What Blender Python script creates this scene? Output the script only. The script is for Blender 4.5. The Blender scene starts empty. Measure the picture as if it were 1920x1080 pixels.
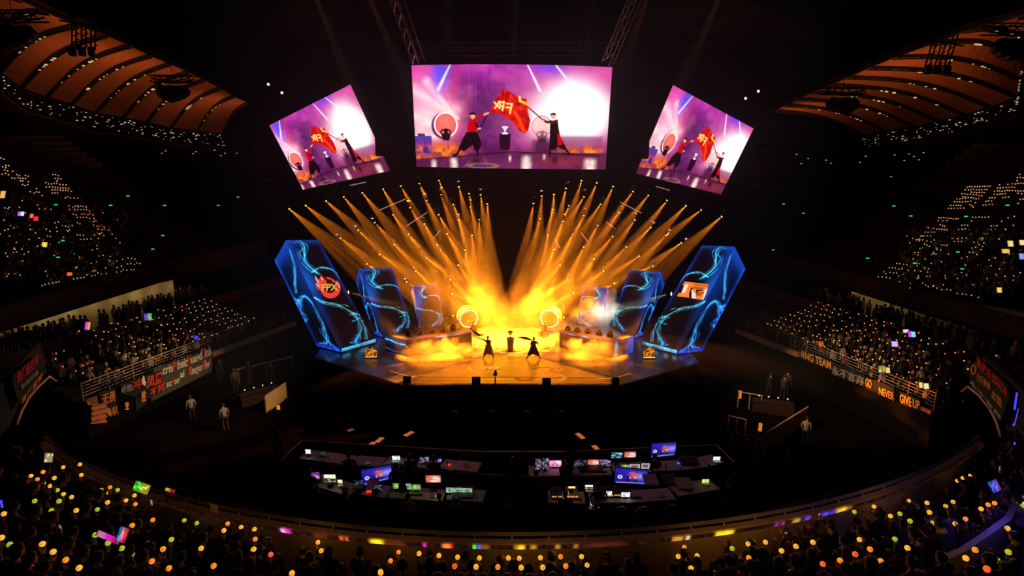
import bpy, math, random
import numpy as np
from mathutils import Vector, Matrix, Euler
random.seed(7)
RNG = np.random.default_rng(11)
sc = bpy.context.scene; SCENE = sc
COL = sc.collection
PI = math.pi

# ------------------------------------------------------------------ camera
CAM_Z, FPX, TANP = 15.0, 1000.0, 0.21
PITCH = math.atan(TANP)
CP, SP = math.cos(PITCH), math.sin(PITCH)
cd = bpy.data.cameras.new('camera'); cam = bpy.data.objects.new('camera', cd); COL.objects.link(cam)
cam.location = (0, 0, CAM_Z); cam.rotation_euler = (PI/2 - PITCH, 0, 0)
cd.sensor_width = 36.0; cd.lens = 36.0*FPX/1920.0; cd.clip_end = 500; cd.clip_start = 0.1
sc.camera = cam
CAMP = Vector((0, 0, CAM_Z))

def ray(px, py):
    x = (px-960)/FPX; y = -(py-540)/FPX
    return Vector((x, CP + y*SP, -SP + y*CP))
def at_y(px, py, Y):
    d = ray(px, py); return CAMP + d*(Y/d.y)
def at_z(px, py, z):
    d = ray(px, py); return CAMP + d*((z-CAM_Z)/d.z)
def at_x(px, py, X):
    d = ray(px, py); return CAMP + d*(X/d.x)
def at_pl(px, py, p0, n):
    d = ray(px, py); return CAMP + d*((Vector(p0)-CAMP).dot(n)/d.dot(n))
def to_px(p):
    v = Vector(p)-CAMP
    zc = v.y*CP - v.z*SP; yc = v.y*SP + v.z*CP
    return (960+FPX*v.x/zc, 540-FPX*yc/zc)

# ------------------------------------------------------------------ materials
MATS = {}
def mat(name, col=(0.5,0.5,0.5), rough=0.6, metal=0.0, emit=None, estr=0.0, noise=0.0, nscale=8.0, sample=False, spec=0.5):
    if name in MATS: return MATS[name]
    m = bpy.data.materials.new(name); m.use_nodes = True
    nt = m.node_tree; b = nt.nodes['Principled BSDF']
    b.inputs['Base Color'].default_value = (*col, 1); b.inputs['Roughness'].default_value = rough
    b.inputs['Metallic'].default_value = metal
    b.inputs['Specular IOR Level'].default_value = spec
    if noise > 0:
        tc = nt.nodes.new('ShaderNodeTexCoord'); n = nt.nodes.new('ShaderNodeTexNoise'); n.inputs['Scale'].default_value = nscale
        r = nt.nodes.new('ShaderNodeMix'); r.data_type = 'RGBA'
        r.inputs['A'].default_value = (*[max(0, c*(1-noise)) for c in col], 1); r.inputs['B'].default_value = (*[min(1, c*(1+noise)) for c in col], 1)
        nt.links.new(tc.outputs['Object'], n.inputs['Vector']); nt.links.new(n.outputs['Fac'], r.inputs['Factor']); nt.links.new(r.outputs['Result'], b.inputs['Base Color'])
    if emit is not None:
        b.inputs['Emission Color'].default_value = (*emit, 1); b.inputs['Emission Strength'].default_value = estr
        if not sample: m.cycles.emission_sampling = 'NONE'
    MATS[name] = m
    return m
def led_mat(name, strength=1.0, sample=True):
    """LED panel: shows the picture held by the panel's own pixels (colour attribute)"""
    if name in MATS: return MATS[name]
    m = bpy.data.materials.new(name); m.use_nodes = True; nt = m.node_tree
    b = nt.nodes['Principled BSDF']; b.inputs['Base Color'].default_value = (0.004,0.004,0.005,1); b.inputs['Roughness'].default_value = 0.7; b.inputs['Specular IOR Level'].default_value = 0.12
    a = nt.nodes.new('ShaderNodeAttribute'); a.attribute_name = 'pixels'
    nt.links.new(a.outputs['Color'], b.inputs['Emission Color']); b.inputs['Emission Strength'].default_value = strength
    m.cycles.emission_sampling = 'AUTO' if sample else 'NONE'
    MATS[name] = m
    return m

# ------------------------------------------------------------------ mesh builder
class MB:
    def __init__(s): s.v = []; s.f = []; s.m = []; s.mats = []
    def _mi(s, m):
        if m is None: m = s.mats[0] if s.mats else None
        if m not in s.mats: s.mats.append(m)
        return s.mats.index(m)
    def add(s, vs, fs, m=None):
        o = len(s.v); s.v.extend(tuple(v) for v in vs); k = s._mi(m)
        for f in fs: s.f.append(tuple(o+i for i in f)); s.m.append(k)
        return s
    def box(s, c, size, m=None, rz=0.0, rot=None, bev=0.0):
        hx, hy, hz = size[0]/2, size[1]/2, size[2]/2
        R = rot if rot is not None else Matrix.Rotation(rz, 3, 'Z')
        if bev > 0:
            b = min(bev, hx*.9, hy*.9, hz*.9)
            pts = [(-hx+b,-hy),(hx-b,-hy),(hx,-hy+b),(hx,hy-b),(hx-b,hy),(-hx+b,hy),(-hx,hy-b),(-hx,-hy+b)]
            q = [(-hx+b,-hy+b),(hx-b,-hy+b),(hx-b,-hy+b),(hx-b,hy-b),(hx-b,hy-b),(-hx+b,hy-b),(-hx+b,hy-b),(-hx+b,-hy+b)]
            vs = [(x,y,-hz) for x,y in q]+[(x,y,-hz+b) for x,y in pts]+[(x,y,hz-b) for x,y in pts]+[(x,y,hz) for x,y in q]
            fs = [tuple(range(7,-1,-1)), tuple(range(24,32))]
            for k in range(3):
                for i in range(8):
                    j=(i+1)%8; fs.append((k*8+i,k*8+j,(k+1)*8+j,(k+1)*8+i))
        else:
            vs = [(x,y,z) for z in (-hz,hz) for x,y in ((-hx,-hy),(hx,-hy),(hx,hy),(-hx,hy))]
            fs = [(3,2,1,0),(4,5,6,7),(0,1,5,4),(1,2,6,5),(2,3,7,6),(3,0,4,7)]
        c = Vector(c)
        return s.add([R@Vector(v)+c for v in vs], fs, m)
    def tube(s, p0, p1, r0, m=None, r1=None, n=8, caps=True):
        p0 = Vector(p0); p1 = Vector(p1); r1 = r0 if r1 is None else r1
        d = (p1-p0).normalized(); a = d.orthogonal().normalized(); b = d.cross(a)
        vs = [p+ (a*math.cos(2*PI*i/n)+b*math.sin(2*PI*i/n))*r for p, r in ((p0,r0),(p1,r1)) for i in range(n)]
        fs = [(i,(i+1)%n,n+(i+1)%n,n+i) for i in range(n)]
        if caps: fs += [tuple(range(n-1,-1,-1)), tuple(range(n,2*n))]
        return s.add(vs, fs, m)
    def path(s, pts, r, m=None, n=6, closed=False):
        pts = [Vector(p) for p in pts]; k = len(pts); rs = r if isinstance(r,(list,tuple)) else [r]*k
        vs = []; ref = None
        for i,p in enumerate(pts):
            a = pts[(i-1)%k] if (closed or i>0) else p; c = pts[(i+1)%k] if (closed or i<k-1) else p
            d = (c-a).normalized()
            if ref is None: ref = d.orthogonal().normalized()
            ref = (ref - d*ref.dot(d)).normalized(); b = d.cross(ref)
            vs += [p+(ref*math.cos(2*PI*j/n)+b*math.sin(2*PI*j/n))*rs[i] for j in range(n)]
        fs = []
        for i in range(k if closed else k-1):
            i2=(i+1)%k
            fs += [(i*n+j,i*n+(j+1)%n,i2*n+(j+1)%n,i2*n+j) for j in range(n)]
        if not closed: fs += [tuple(range(n-1,-1,-1)), tuple((k-1)*n+j for j in range(n))]
        return s.add(vs, fs, m)
    def lathe(s, prof, m=None, n=16, M=None):
        """prof: list of (r,z) bottom to top, about local z"""
        M = M or Matrix(); vs = []; fs = []; k = len(prof)
        for r,z in prof: vs += [M@Vector((r*math.cos(2*PI*i/n), r*math.sin(2*PI*i/n), z)) for i in range(n)]
        for a in range(k-1): fs += [(a*n+i,a*n+(i+1)%n,(a+1)*n+(i+1)%n,(a+1)*n+i) for i in range(n)]
        fs += [tuple(range(n-1,-1,-1)), tuple((k-1)*n+i for i in range(n))]
        return s.add(vs, fs, m)
    def ball(s, c, r, m=None, n=10, k=6, sc=(1,1,1), M=None):
        c = Vector(c); prof=[]; vs=[]; fs=[]
        for a in range(1,k):
            t = -PI/2+PI*a/k
            for i in range(n):
                v = Vector((r*sc[0]*math.cos(t)*math.cos(2*PI*i/n), r*sc[1]*math.cos(t)*math.sin(2*PI*i/n), r*sc[2]*math.sin(t)))
                vs.append((M@v if M else v)+c)
        lo = Vector((0,0,-r*sc[2])); hi = Vector((0,0,r*sc[2]))
        vs += [(M@lo if M else lo)+c, (M@hi if M else hi)+c]; L=len(vs)-2
        for a in range(k-2): fs += [(a*n+i,a*n+(i+1)%n,(a+1)*n+(i+1)%n,(a+1)*n+i) for i in range(n)]
        fs += [(L,(i+1)%n,i) for i in range(n)] + [(L+1,(k-2)*n+i,(k-2)*n+(i+1)%n) for i in range(n)]
        return s.add(vs, fs, m)
    def prism(s, poly, off, m=None):
        """poly: list of 3D points (planar), off: vector of thickness"""
        n=len(poly); off=Vector(off); vs=[Vector(p) for p in poly]+[Vector(p)+off for p in poly]
        fs=[tuple(range(n)), tuple(range(2*n-1,n-1,-1))]+[(i,n+i,n+(i+1)%n,(i+1)%n) for i in range(n)]
        return s.add(vs, fs, m)
    def build(s, name, m=None, parent=None, world=True, smooth=False):
        me = bpy.data.meshes.new(name)
        off = Vector((0,0,0))
        if parent is not None and world: off = wloc(parent)
        me.from_pydata([Vector(v)-off for v in s.v], [], s.f)
        ms = [x for x in s.mats] if any(x is not None for x in s.mats) else [m]
        for x in ms: me.materials.append(x if x is not None else m)
        if len(ms)>1: me.polygons.foreach_set('material_index', s.m)
        if smooth: me.shade_smooth()
        me.update()
        o = bpy.data.objects.new(name, me); COL.objects.link(o)
        if parent is not None: o.parent = parent
        return o
def wloc(o):
    v = Vector((0,0,0))
    while o is not None: v += o.location; o = o.parent
    return v
def tag(o, label=None, cat=None, group=None, kind=None):
    if label: o['label'] = label
    if cat: o['category'] = cat
    if group: o['group'] = group
    if kind: o['kind'] = kind
    return o
def thing(name, label, cat, loc=(0,0,0), group=None, rz=0.0):
    o = bpy.data.objects.new(name, None); COL.objects.link(o); o.location = loc; o.rotation_euler = (0,0,rz)
    o.empty_display_size = 0.2
    return tag(o, label, cat, group)
KIDS = {}
def kids(o): return [c for c in bpy.data.objects if c.parent == o]
def copy_tree(o, loc=None, rz=None, label=None, group=None, scale=None, parent=None, cache={}):
    c = o.copy(); COL.objects.link(c)
    if parent is not None: c.parent = parent
    if loc is not None: c.location = loc
    if rz is not None: c.rotation_euler = (0,0,rz)
    if scale is not None: c.scale = (scale,)*3
    if label: c['label'] = label
    if group: c['group'] = group
    if o.name not in cache: cache[o.name] = kids(o)
    for ch in cache[o.name]: copy_tree(ch, parent=c)
    return c
def frame_mat(x, y, z, o=(0,0,0)):
    M = Matrix((Vector(x),Vector(y),Vector(z))).transposed().to_4x4(); M.translation = Vector(o); return M
def look_rot(d):
    return Vector(d).to_track_quat('-Z','Y')

# ordinals for labels
ORD = ['first','second','third','fourth','fifth','sixth','seventh','eighth','ninth','tenth','eleventh','twelfth','thirteenth',
       'fourteenth','fifteenth','sixteenth','seventeenth','eighteenth','nineteenth','twentieth']
def text_mesh(body, name, m, parent, M, size=1.0, extrude=0.005, align='LEFT', xscale=1.0, shear=0.0, world=True, bold=0.0):
    """lettering as a mesh; M places it: local x = reading direction, local y = up"""
    cu = bpy.data.curves.new(name, 'FONT'); cu.body = body; cu.size = size; cu.extrude = extrude; cu.align_x = align; cu.shear = shear; cu.offset = bold
    cu.resolution_u = 3
    o = bpy.data.objects.new(name, cu); COL.objects.link(o)
    dg = bpy.context.evaluated_depsgraph_get(); me = bpy.data.meshes.new_from_object(o.evaluated_get(dg))
    bpy.data.objects.remove(o); bpy.data.curves.remove(cu)
    off = wloc(parent) if (parent is not None and world) else Vector((0,0,0))
    for v in me.vertices:
        p = M @ Vector((v.co.x*xscale, v.co.y, v.co.z)); v.co = p - off
    me.materials.clear(); me.materials.append(m); me.name = name
    r = bpy.data.objects.new(name, me); COL.objects.link(r)
    if parent is not None: r.parent = parent
    return r
# ------------------------------------------------------------------ people
def skin_mesh(chains, mats, name, sub=1):
    """chains: list of (points, radii, material index, root?) ; a chain whose first point equals an existing point joins it.
    returns a mesh whose polygons take the material of the nearest bone"""
    vs=[]; es=[]; rad=[]; segs=[]; roots=[]
    def idx(p, r, new):
        if not new:
            for i,q in enumerate(vs):
                if (q-p).length < 1e-4: return i
        vs.append(p); rad.append(r); return len(vs)-1
    for pts, rs, mi, sep in chains:
        prev=None
        for k,(p,r) in enumerate(zip(pts, rs)):
            p=Vector(p); i = idx(p, r, sep and k==0)
            if sep and k==0: roots.append(i)
            if prev is not None and prev!=i:
                es.append((prev,i)); segs.append((vs[prev],vs[i],mi))
            prev=i
    me=bpy.data.meshes.new(name); me.from_pydata(vs,es,[]); o=bpy.data.objects.new(name,me); COL.objects.link(o)
    md=o.modifiers.new('s','SKIN'); md.use_smooth_shade=True
    for i,sv in enumerate(me.skin_vertices[0].data):
        sv.radius=(rad[i],rad[i]); sv.use_root = (i==0 or i in roots)
    if sub: s=o.modifiers.new('u','SUBSURF'); s.levels=sub; s.render_levels=sub
    dg=bpy.context.evaluated_depsgraph_get(); ev=o.evaluated_get(dg)
    out=bpy.data.meshes.new_from_object(ev)
    bpy.data.objects.remove(o); bpy.data.meshes.remove(me)
    out.materials.clear()
    for m in mats: out.materials.append(m)
    A=np.array([s[0] for s in segs]); B=np.array([s[1] for s in segs]); MI=np.array([s[2] for s in segs]); D=B-A; DD=(D*D).sum(1)+1e-9
    R=np.array([0.5*(1) for s in segs])
    cs=np.array([p.center for p in out.polygons]); mi=np.zeros(len(cs),int)
    for k in range(0,len(cs),2000):
        c=cs[k:k+2000,None,:]; t=np.clip(((c-A)*D).sum(2)/DD,0,1); d=((c-A-t[...,None]*D)**2).sum(2); mi[k:k+2000]=MI[d.argmin(1)]
    out.polygons.foreach_set('material_index', mi.astype(np.int32)); out.name=name
    return out
def finger_chains(wrist, dirv, side, mi, curl=0.5, s=1.0):
    """palm and five fingers from the wrist along dirv; side: direction of the thumb; the fingers curl towards dirv x side"""
    d=Vector(dirv).normalized(); t=Vector(side); t=(t-d*t.dot(d)).normalized(); n=d.cross(t); w=Vector(wrist); ch=[]
    ch.append(([w, w+d*0.05*s, w+d*0.085*s],[0.026*s,0.036*s,0.034*s],mi,False))
    for k,(off,L) in enumerate(((0.028,0.072),(0.010,0.080),(-0.009,0.074),(-0.027,0.060))):
        b=w+d*0.085*s+t*off*s; c=curl; L*=s
        p1=b+(d*math.cos(c*.6)+n*math.sin(c*.6))*L*.45; p2=p1+(d*math.cos(c*1.5)+n*math.sin(c*1.5))*L*.33; p3=p2+(d*math.cos(c*2.4)+n*math.sin(c*2.4))*L*.24
        ch.append(([b-d*0.03*s,b,p1,p2,p3],[0.011*s,0.0105*s,0.0095*s,0.0085*s,0.007*s],mi,True))
    b=w+d*0.035*s+t*0.028*s
    ch.append(([b-t*0.012*s,b+(d*.5+t*.8)*0.03*s,b+(d*.75+t*.65+n*.3)*0.058*s,b+(d*.85+t*.35+n*.5)*0.08*s],[0.013*s,0.0125*s,0.0105*s,0.008*s],mi,True))
    return ch
def head_mb(c, fwd, r=0.105, tilt=0.0):
    """head with brow, nose, lips, chin, ears and eyes; fwd = where the face looks. returns MB with skin / dark / white slots"""
    f=Vector(fwd).normalized(); up=Vector((0,0,1)); x=f.cross(up).normalized(); u=x.cross(f)
    F=Matrix((x,f,u)).transposed()       # local x right, y forward, z up
    mb=MB(); c=Vector(c); n=14; rows=[]
    prof=[(-1.12,.30,.42,.30),(-1.05,.48,.62,.22),(-.85,.62,.78,.12),(-.55,.74,.86,.04),(-.25,.79,.90,.0),(.05,.81,.93,-.03),(.35,.82,.97,-.06),(.65,.76,.92,-.08),(.9,.55,.68,-.08),(1.08,.25,.32,-.08)]
    vs=[];fs=[]
    for z,rx,ry,oy in prof:
        for i in range(n):
            a=2*PI*i/n; vs.append(F@Vector((rx*math.cos(a)*r,(ry*math.sin(a)+oy)*r,z*r))+c)
    k=len(prof)
    for a in range(k-1): fs+=[(a*n+i,a*n+(i+1)%n,(a+1)*n+(i+1)%n,(a+1)*n+i) for i in range(n)]
    fs+=[tuple(range(n-1,-1,-1)),tuple((k-1)*n+i for i in range(n))]
    mb.add(vs,fs,M_SKIN)
    P=lambda a,b,z: F@Vector((a*r,b*r,z*r))+c
    mb.add([P(-.1,.86,.12),P(.1,.86,.12),P(.17,.86,-.3),P(-.17,.86,-.3),P(0,1.16,-.24),P(0,.95,.1)],[(0,5,4,3),(5,1,2,4),(3,4,2),(0,1,5)],M_SKIN)
    for sx in (-1,1):
        mb.ball(P(.32*sx,.80,.06),.10*r,M_EYE,6,4); mb.ball(P(.83*sx,-.05,-.05),.2*r,M_SKIN,6,4,sc=(.4,.8,1.2),M=F)
        mb.tube(P(.18*sx,.9,.25),P(.46*sx,.74,.24),.04*r,M_HAIR,n=5)
    mb.tube(P(-.22,.83,-.56),P(.22,.83,-.56),.055*r,M_LIP,n=5)
    return mb, F
def hair_mb(c, F, r=0.105, style=0, m=None):
    mb=MB(); c=Vector(c); n=14; vs=[];fs=[]; lows={0:-.35,1:-1.5,2:-.2}[style]
    rows=[(lows,.86,.90),(.0,.93,.99),(.4,.95,1.02),(.75,.84,.92),(1.02,.58,.66),(1.17,.22,.28)]
    for z,rx,ry in rows:
        for i in range(n):
            a=2*PI*i/n; s=math.sin(a); zz=z
            if s>0.25: zz=max(z,.42)
            k=1.0 if zz==z else .97
            vs.append(F@Vector((rx*k*math.cos(a)*r,(ry*s*k-.07)*r,zz*r))+c)
    k=len(rows)
    for a in range(k-1): fs+=[(a*n+i,a*n+(i+1)%n,(a+1)*n+(i+1)%n,(a+1)*n+i) for i in range(n)]
    fs.append(tuple((k-1)*n+i for i in range(n)))
    mb.add(vs,fs,m)
    if style==2: mb.ball(F@Vector((0,-.95*r,.55*r))+c,.42*r,m,8,6)
    return mb
M_SKIN=mat('skin',(0.55,0.33,0.22),0.55,noise=.1); M_HAIR=mat('hair',(0.012,0.009,0.008),0.5,noise=.3,nscale=40); M_EYE=mat('eye',(0.02,0.015,0.012),0.2); M_LIP=mat('lip',(0.40,0.16,0.13),0.5)
def join_meshes(me, mb):
    """append the shapes of an MB to a mesh (one continuous figure object)"""
    vs=[v.co.copy() for v in me.vertices]; fs=[tuple(p.vertices) for p in me.polygons]; mi=[p.material_index for p in me.polygons]
    mats=list(me.materials); o=len(vs); vs+=[Vector(v) for v in mb.v]; fs+=[tuple(o+i for i in f) for f in mb.f]
    for m in mb.m:
        x=mb.mats[m]
        if x not in mats: mats.append(x)
        mi.append(mats.index(x))
    n=bpy.data.meshes.new(me.name); n.from_pydata(vs,[],fs)
    for m in mats: n.materials.append(m)
    n.polygons.foreach_set('material_index', np.array(mi,np.int32)); n.shade_smooth(); nm=me.name; bpy.data.meshes.remove(me); n.name=nm
    return n
def person_mesh(name, top, bottom, pelvis=(0,0,.95), chest=None, neck=None, head=None, face=(0,1,0), arms=(), legs=(), fat=1.0, shoe=None, grip=0.6):
    """arms / legs: (left, right) as lists of joint positions. torso materials: top; legs: bottom"""
    pv=Vector(pelvis); ch=Vector(chest) if chest else pv+Vector((0,0,.34)); nk=Vector(neck) if neck else ch+Vector((0,0,.2)); hd=Vector(head) if head else nk+Vector((0,.02,.17))
    T,B,S,SH=0,1,2,3; f=fat
    c=[([pv,(pv+ch)/2,ch,nk],[.145*f,.135*f,.16*f,.062],T,False),([nk,nk+(hd-nk)*.5],[.055,.052],S,False)]
    for k,a in enumerate(arms):
        sh,el,wr,hand_side=a
        c.append(([ch,Vector(sh),Vector(el)],[.15*f,.066*f,.05*f],T,False)); c.append(([Vector(el),Vector(wr)],[.048*f,.034],T,False))
        c+=finger_chains(wr,Vector(wr)-Vector(el),hand_side,S,grip)
    for k,(hp,kn,an,toe) in enumerate(legs):
        c.append(([pv,Vector(hp),Vector(kn),Vector(an)],[.14*f,.095*f,.068*f,.046],B,False))
        c.append(([Vector(an),Vector(toe)],[.046,.034],SH,False))
    me=skin_mesh(c,[top,bottom,M_SKIN,shoe or mat('shoe',(0.02,0.02,0.02),.5)],name)
    hmb,F=head_mb(hd,face)
    return join_meshes(me,hmb), hd, F
# ------------------------------------------------------------------ pictures shown by LED panels, worked out per pixel
def smooth_noise(x, y, seed=0, octv=4):
    r = np.random.default_rng(seed); out = np.zeros_like(x); amp = 1.0; tot = 0
    G = 64
    for o in range(octv):
        g = r.random((G,G)); xi = np.floor(x).astype(int); yi = np.floor(y).astype(int); fx = x-xi; fy = y-yi
        fx = fx*fx*(3-2*fx); fy = fy*fy*(3-2*fy)
        a = g[yi%G, xi%G]; b = g[yi%G,(xi+1)%G]; c = g[(yi+1)%G, xi%G]; d = g[(yi+1)%G,(xi+1)%G]
        out += amp*((a*(1-fx)+b*fx)*(1-fy)+(c*(1-fx)+d*fx)*fy); tot += amp; amp *= .5; x = x*2.03+3.1; y = y*2.03+1.7
    return out/tot
def lin(c):
    c = np.asarray(c, float)/255.0
    return np.where(c<=0.04045, c/12.92, ((c+0.055)/1.055)**2.4)
class Pic:
    """a picture in a pixel frame; x, y are arrays of positions"""
    def __init__(s, x, y): s.x=x; s.y=y; s.c=np.zeros(x.shape+(3,))
    def over(s, a, col):
        a=np.clip(a,0,1)[...,None]; s.c = s.c*(1-a)+lin(col)*a
    def plus(s, a, col): s.c = s.c + np.clip(a,0,None)[...,None]*lin(col)
    def fill(s, col): s.c[...] = lin(col)
    def blob(s, cx, cy, rx, ry, rot=0.0, hard=1.0):
        dx=s.x-cx; dy=s.y-cy; c,n=math.cos(rot),math.sin(rot); u=(dx*c+dy*n)/rx; v=(-dx*n+dy*c)/ry
        return np.exp(-(u*u+v*v)**hard)
    def seg(s, p, q, w0, w1=None):
        w1 = w0 if w1 is None else w1
        dx=q[0]-p[0]; dy=q[1]-p[1]; L=dx*dx+dy*dy+1e-9; t=np.clip(((s.x-p[0])*dx+(s.y-p[1])*dy)/L,0,1)
        d=np.hypot(s.x-p[0]-t*dx, s.y-p[1]-t*dy); w=w0+(w1-w0)*t
        return d/w
    def line(s, pts, w0, w1=None, soft=0.5):
        w1=w0 if w1 is None else w1; k=len(pts)-1; a=np.full(s.x.shape,9e9)
        for i in range(k): a=np.minimum(a, s.seg(pts[i],pts[i+1],w0+(w1-w0)*i/k,w0+(w1-w0)*(i+1)/k))
        return np.clip((1+soft-a)/(2*soft),0,1)
    def poly(s, pts, soft=0.8):
        ins=np.zeros(s.x.shape,bool); dmin=np.full(s.x.shape,9e9); n=len(pts)
        for i in range(n):
            (x0,y0),(x1,y1)=pts[i],pts[(i+1)%n]
            cond=((y0>s.y)!=(y1>s.y)); xx=(x1-x0)*(s.y-y0)/((y1-y0) if y1!=y0 else 1e-9)+x0
            ins^=(cond&(s.x<xx)); dmin=np.minimum(dmin,s.seg((x0,y0),(x1,y1),1.0))
        sd=np.where(ins,dmin,-dmin)
        return np.clip(sd/soft+.5,0,1)
    def ring(s, cx, cy, rx, ry, w, soft=0.7, rot=0):
        dx=s.x-cx; dy=s.y-cy; d=np.hypot(dx/rx,dy/ry)-1; return np.clip((w-np.abs(d)*min(rx,ry))/soft+.5,0,1)
    def disc(s, cx, cy, rx, ry, soft=0.8):
        d=(1-np.hypot((s.x-cx)/rx,(s.y-cy)/ry))*min(rx,ry); return np.clip(d/soft+.5,0,1)
def led_grid(name, corner, nu, nv, paint, m, parent=None, keep=None):
    """corner(u,v)->3D point; paint(U,V)->(nv+1,nu+1,3) linear colours; keep(u,v): whether a cell is part of the panel"""
    us=np.linspace(0,1,nu+1); vs=np.linspace(0,1,nv+1); U,V=np.meshgrid(us,vs); C=paint(U,V)
    off=wloc(parent) if parent is not None else Vector((0,0,0))
    P=corner(U,V)-np.array(off); n1=nu+1
    fs=[(j*n1+i,(j+1)*n1+i,(j+1)*n1+i+1,j*n1+i+1) for j in range(nv) for i in range(nu) if keep is None or keep((i+.5)/nu,(j+.5)/nv)]
    me=bpy.data.meshes.new(name); me.from_pydata(P.reshape(-1,3).tolist(),[],fs)
    a=me.color_attributes.new('pixels','FLOAT_COLOR','POINT'); col=np.ones((P.shape[0]*P.shape[1],4),np.float32); col[:,:3]=C.reshape(-1,3); a.data.foreach_set('color',col.ravel())
    me.materials.append(m); o=bpy.data.objects.new(name,me); COL.objects.link(o)
    if parent is not None: o.parent=parent
    return o
def quad(tl,tr,br,bl):
    tl,tr,br,bl=[np.array(p) for p in (tl,tr,br,bl)]
    return lambda U,V: (tl*(1-U[...,None])+tr*U[...,None])*(1-V[...,None])+(bl*(1-U[...,None])+br*U[...,None])*V[...,None]
# ------------------------------------------------------------------ the three LED video walls
def show_picture(U, V):
    x=771.5+U*377; y=119+V*195; p=Pic(x,y); wn=smooth_noise(x/26,y/20,3,5); wn2=smooth_noise(x/60+9,y/40,5,4); st=smooth_noise(x/9,y/9,8,3)
    p.fill((112,30,112))
    p.over(p.blob(930,210,85,80)*.75,(72,22,98)); p.over(p.blob(960,120,170,36)*.75,(196,70,190)); p.over(p.blob(1130,130,60,60)*.8,(226,92,178)); p.over(p.blob(785,140,40,40)*.8,(224,92,188))
    p.over(p.blob(800,195,66,66)*(.35+1.1*wn),(248,130,186)); p.over(p.blob(800,205,40,40)*wn*1.0,(255,214,226)); p.over(p.blob(790,245,48,40)*.8,(250,150,165)); p.over(p.blob(1010,175,60,60)*(.2+wn)*.6,(225,90,190))
    p.over(p.blob(1060,215,95,78)*(.55+.8*wn2),(252,140,190)); p.over(p.blob(1072,200,72,58,0,1.4)*1.1,(255,214,222)); p.over(p.blob(1078,196,56,46,0,1.6)*1.2,(255,253,250)); p.over(p.blob(1106,215,38,44,0,1.6),(255,250,246))
    p.over(p.blob(840,225,26,40)*.5,(250,130,150))
    for a,b,w in (((858,218),(775,165),9),((850,212),(800,150),7),((840,240),(772,215),8),((836,252),(772,255),7)):
        p.over(np.clip(1.2-p.seg(a,b,w*.5,w*1.6),0,1)*.85,(255,226,226))
    p.over(np.clip(1-p.seg((862,120),(846,190),3,4),0,1)*.7,(236,40,110)); p.over(np.clip(1-p.seg((876,200),(858,235),5,7),0,1)*.35,(236,60,120))
    p.over(p.blob(826,138,15,32,.12)*.95,(92,108,250)); p.over(np.clip(1.3-p.seg((846,119),(822,164),1.5,4),0,1),(240,240,255))
    p.over(p.blob(1030,122,30,16)*.7,(120,80,230))
    for a,b in (((989,120),(1013,166)),((1040,118),(1070,152))): p.over(np.clip(1.4-p.seg(a,b,1.2,3.2),0,1),(238,224,255))
    p.over(p.blob(1068,152,10,12)*.8,(255,250,255))
    for k in range(14):
        xx=880+k*6.5+RNG.random()*4; p.over(np.clip(1-p.seg((xx,119),(xx,150+RNG.random()*50),.7),0,1)*.3,(214,140,220))
    bl=np.clip(p.blob(1078,205,72,62,0,1.4)*1.2,0,1)
    p.over(np.clip(wn*1.9-.75,0,.8)*np.clip(1.1-p.blob(940,210,60,60),0,1)*.5*(1-bl),(226,124,186)); p.over(np.clip(wn2*2.2-1.0,0,.8)*.4*(1-bl),(74,30,104)); p.over(np.clip(st*1.6-.7,0,1)*.08,(255,200,230))
    p.over(p.blob(1082,205,68,50,0,1.8)*(.75+.5*wn),(255,252,250)); p.over(p.blob(795,228,34,34)*(.3+wn)*.9,(255,232,234)); p.over(p.blob(842,205,20,22)*wn,(255,226,222)); p.over(p.blob(1006,222,16,26)*.8,(255,246,236))
    for a,b in (((989,120),(1012,164)),((1040,118),(1066,148))): p.over(np.clip(1.2-p.seg(a,b,1.0,3.2),0,1)*.9,(236,224,255))
    # haze above the floor, equipment, flames
    p.over(np.clip((y-255)/30,0,1)*.55,(84,26,70)); p.over(p.poly([(1000,258),(1050,250),(1138,250),(1138,286),(1000,284)],6)*.65,(112,44,92))
    p.over(p.blob(1100,262,40,12)*wn*1.1,(190,110,160))
    p.over(p.poly([(771,253),(805,252),(806,284),(771,288)])*.9,(66,40,160)); p.over(p.poly([(777,248),(792,248),(792,253),(777,253)])*.9,(40,20,90))
    for cx,cy,rx,ry in ((812,281,50,14),(1105,278,36,11),(1070,282,18,8),(842,276,18,10),(790,292,18,7)):
        p.over(np.clip(p.blob(cx,cy,rx,ry)*(st*2.6-.55),0,1)*.95,(236,120,40)); p.over(np.clip(p.blob(cx,cy+3,rx*.7,ry*.5)*(st*3-1.2),0,1)*.8,(255,196,90))
    # drums
    p.over(p.disc(830,233,24.5,25.5)*.9,(84,30,84)); p.over(p.disc(834,231,22.5,23.5),(226,116,122)); p.over(p.blob(834,226,15,14)*.6,(246,160,130)); p.over(p.ring(834,231,22,23,1.3),(255,240,244))
    p.over(p.disc(1018,232,17,19)*.45,(250,170,160)); p.over(p.ring(1018,232,18.5,19.5,1.1)*.8,(206,130,180))
    # drummers seen dark
    for cx,cy,al in ((834,252,1),(1019,254,.6)):
        p.over(p.disc(cx,cy-10,4.2,4.6)*al,(52,10,40)); p.over(p.poly([(cx-9,cy-2),(cx-3,cy-6),(cx+4,cy-6),(cx+9,cy-2),(cx+6,cy+9),(cx-6,cy+9)])*al,(52,10,40)); p.over(p.line([(cx-8,cy-1),(cx-10,cy-9),(cx-5,cy-12)],1.4)*al,(52,10,40)); p.over(p.line([(cx+8,cy-1),(cx+9,cy-9),(cx+4,cy-12)],1.4)*al,(52,10,40))
    p.over(p.poly([(1008,262),(1016,252),(1024,254),(1032,264),(1034,281),(1007,281)],2)*.6,(76,28,62))
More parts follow.
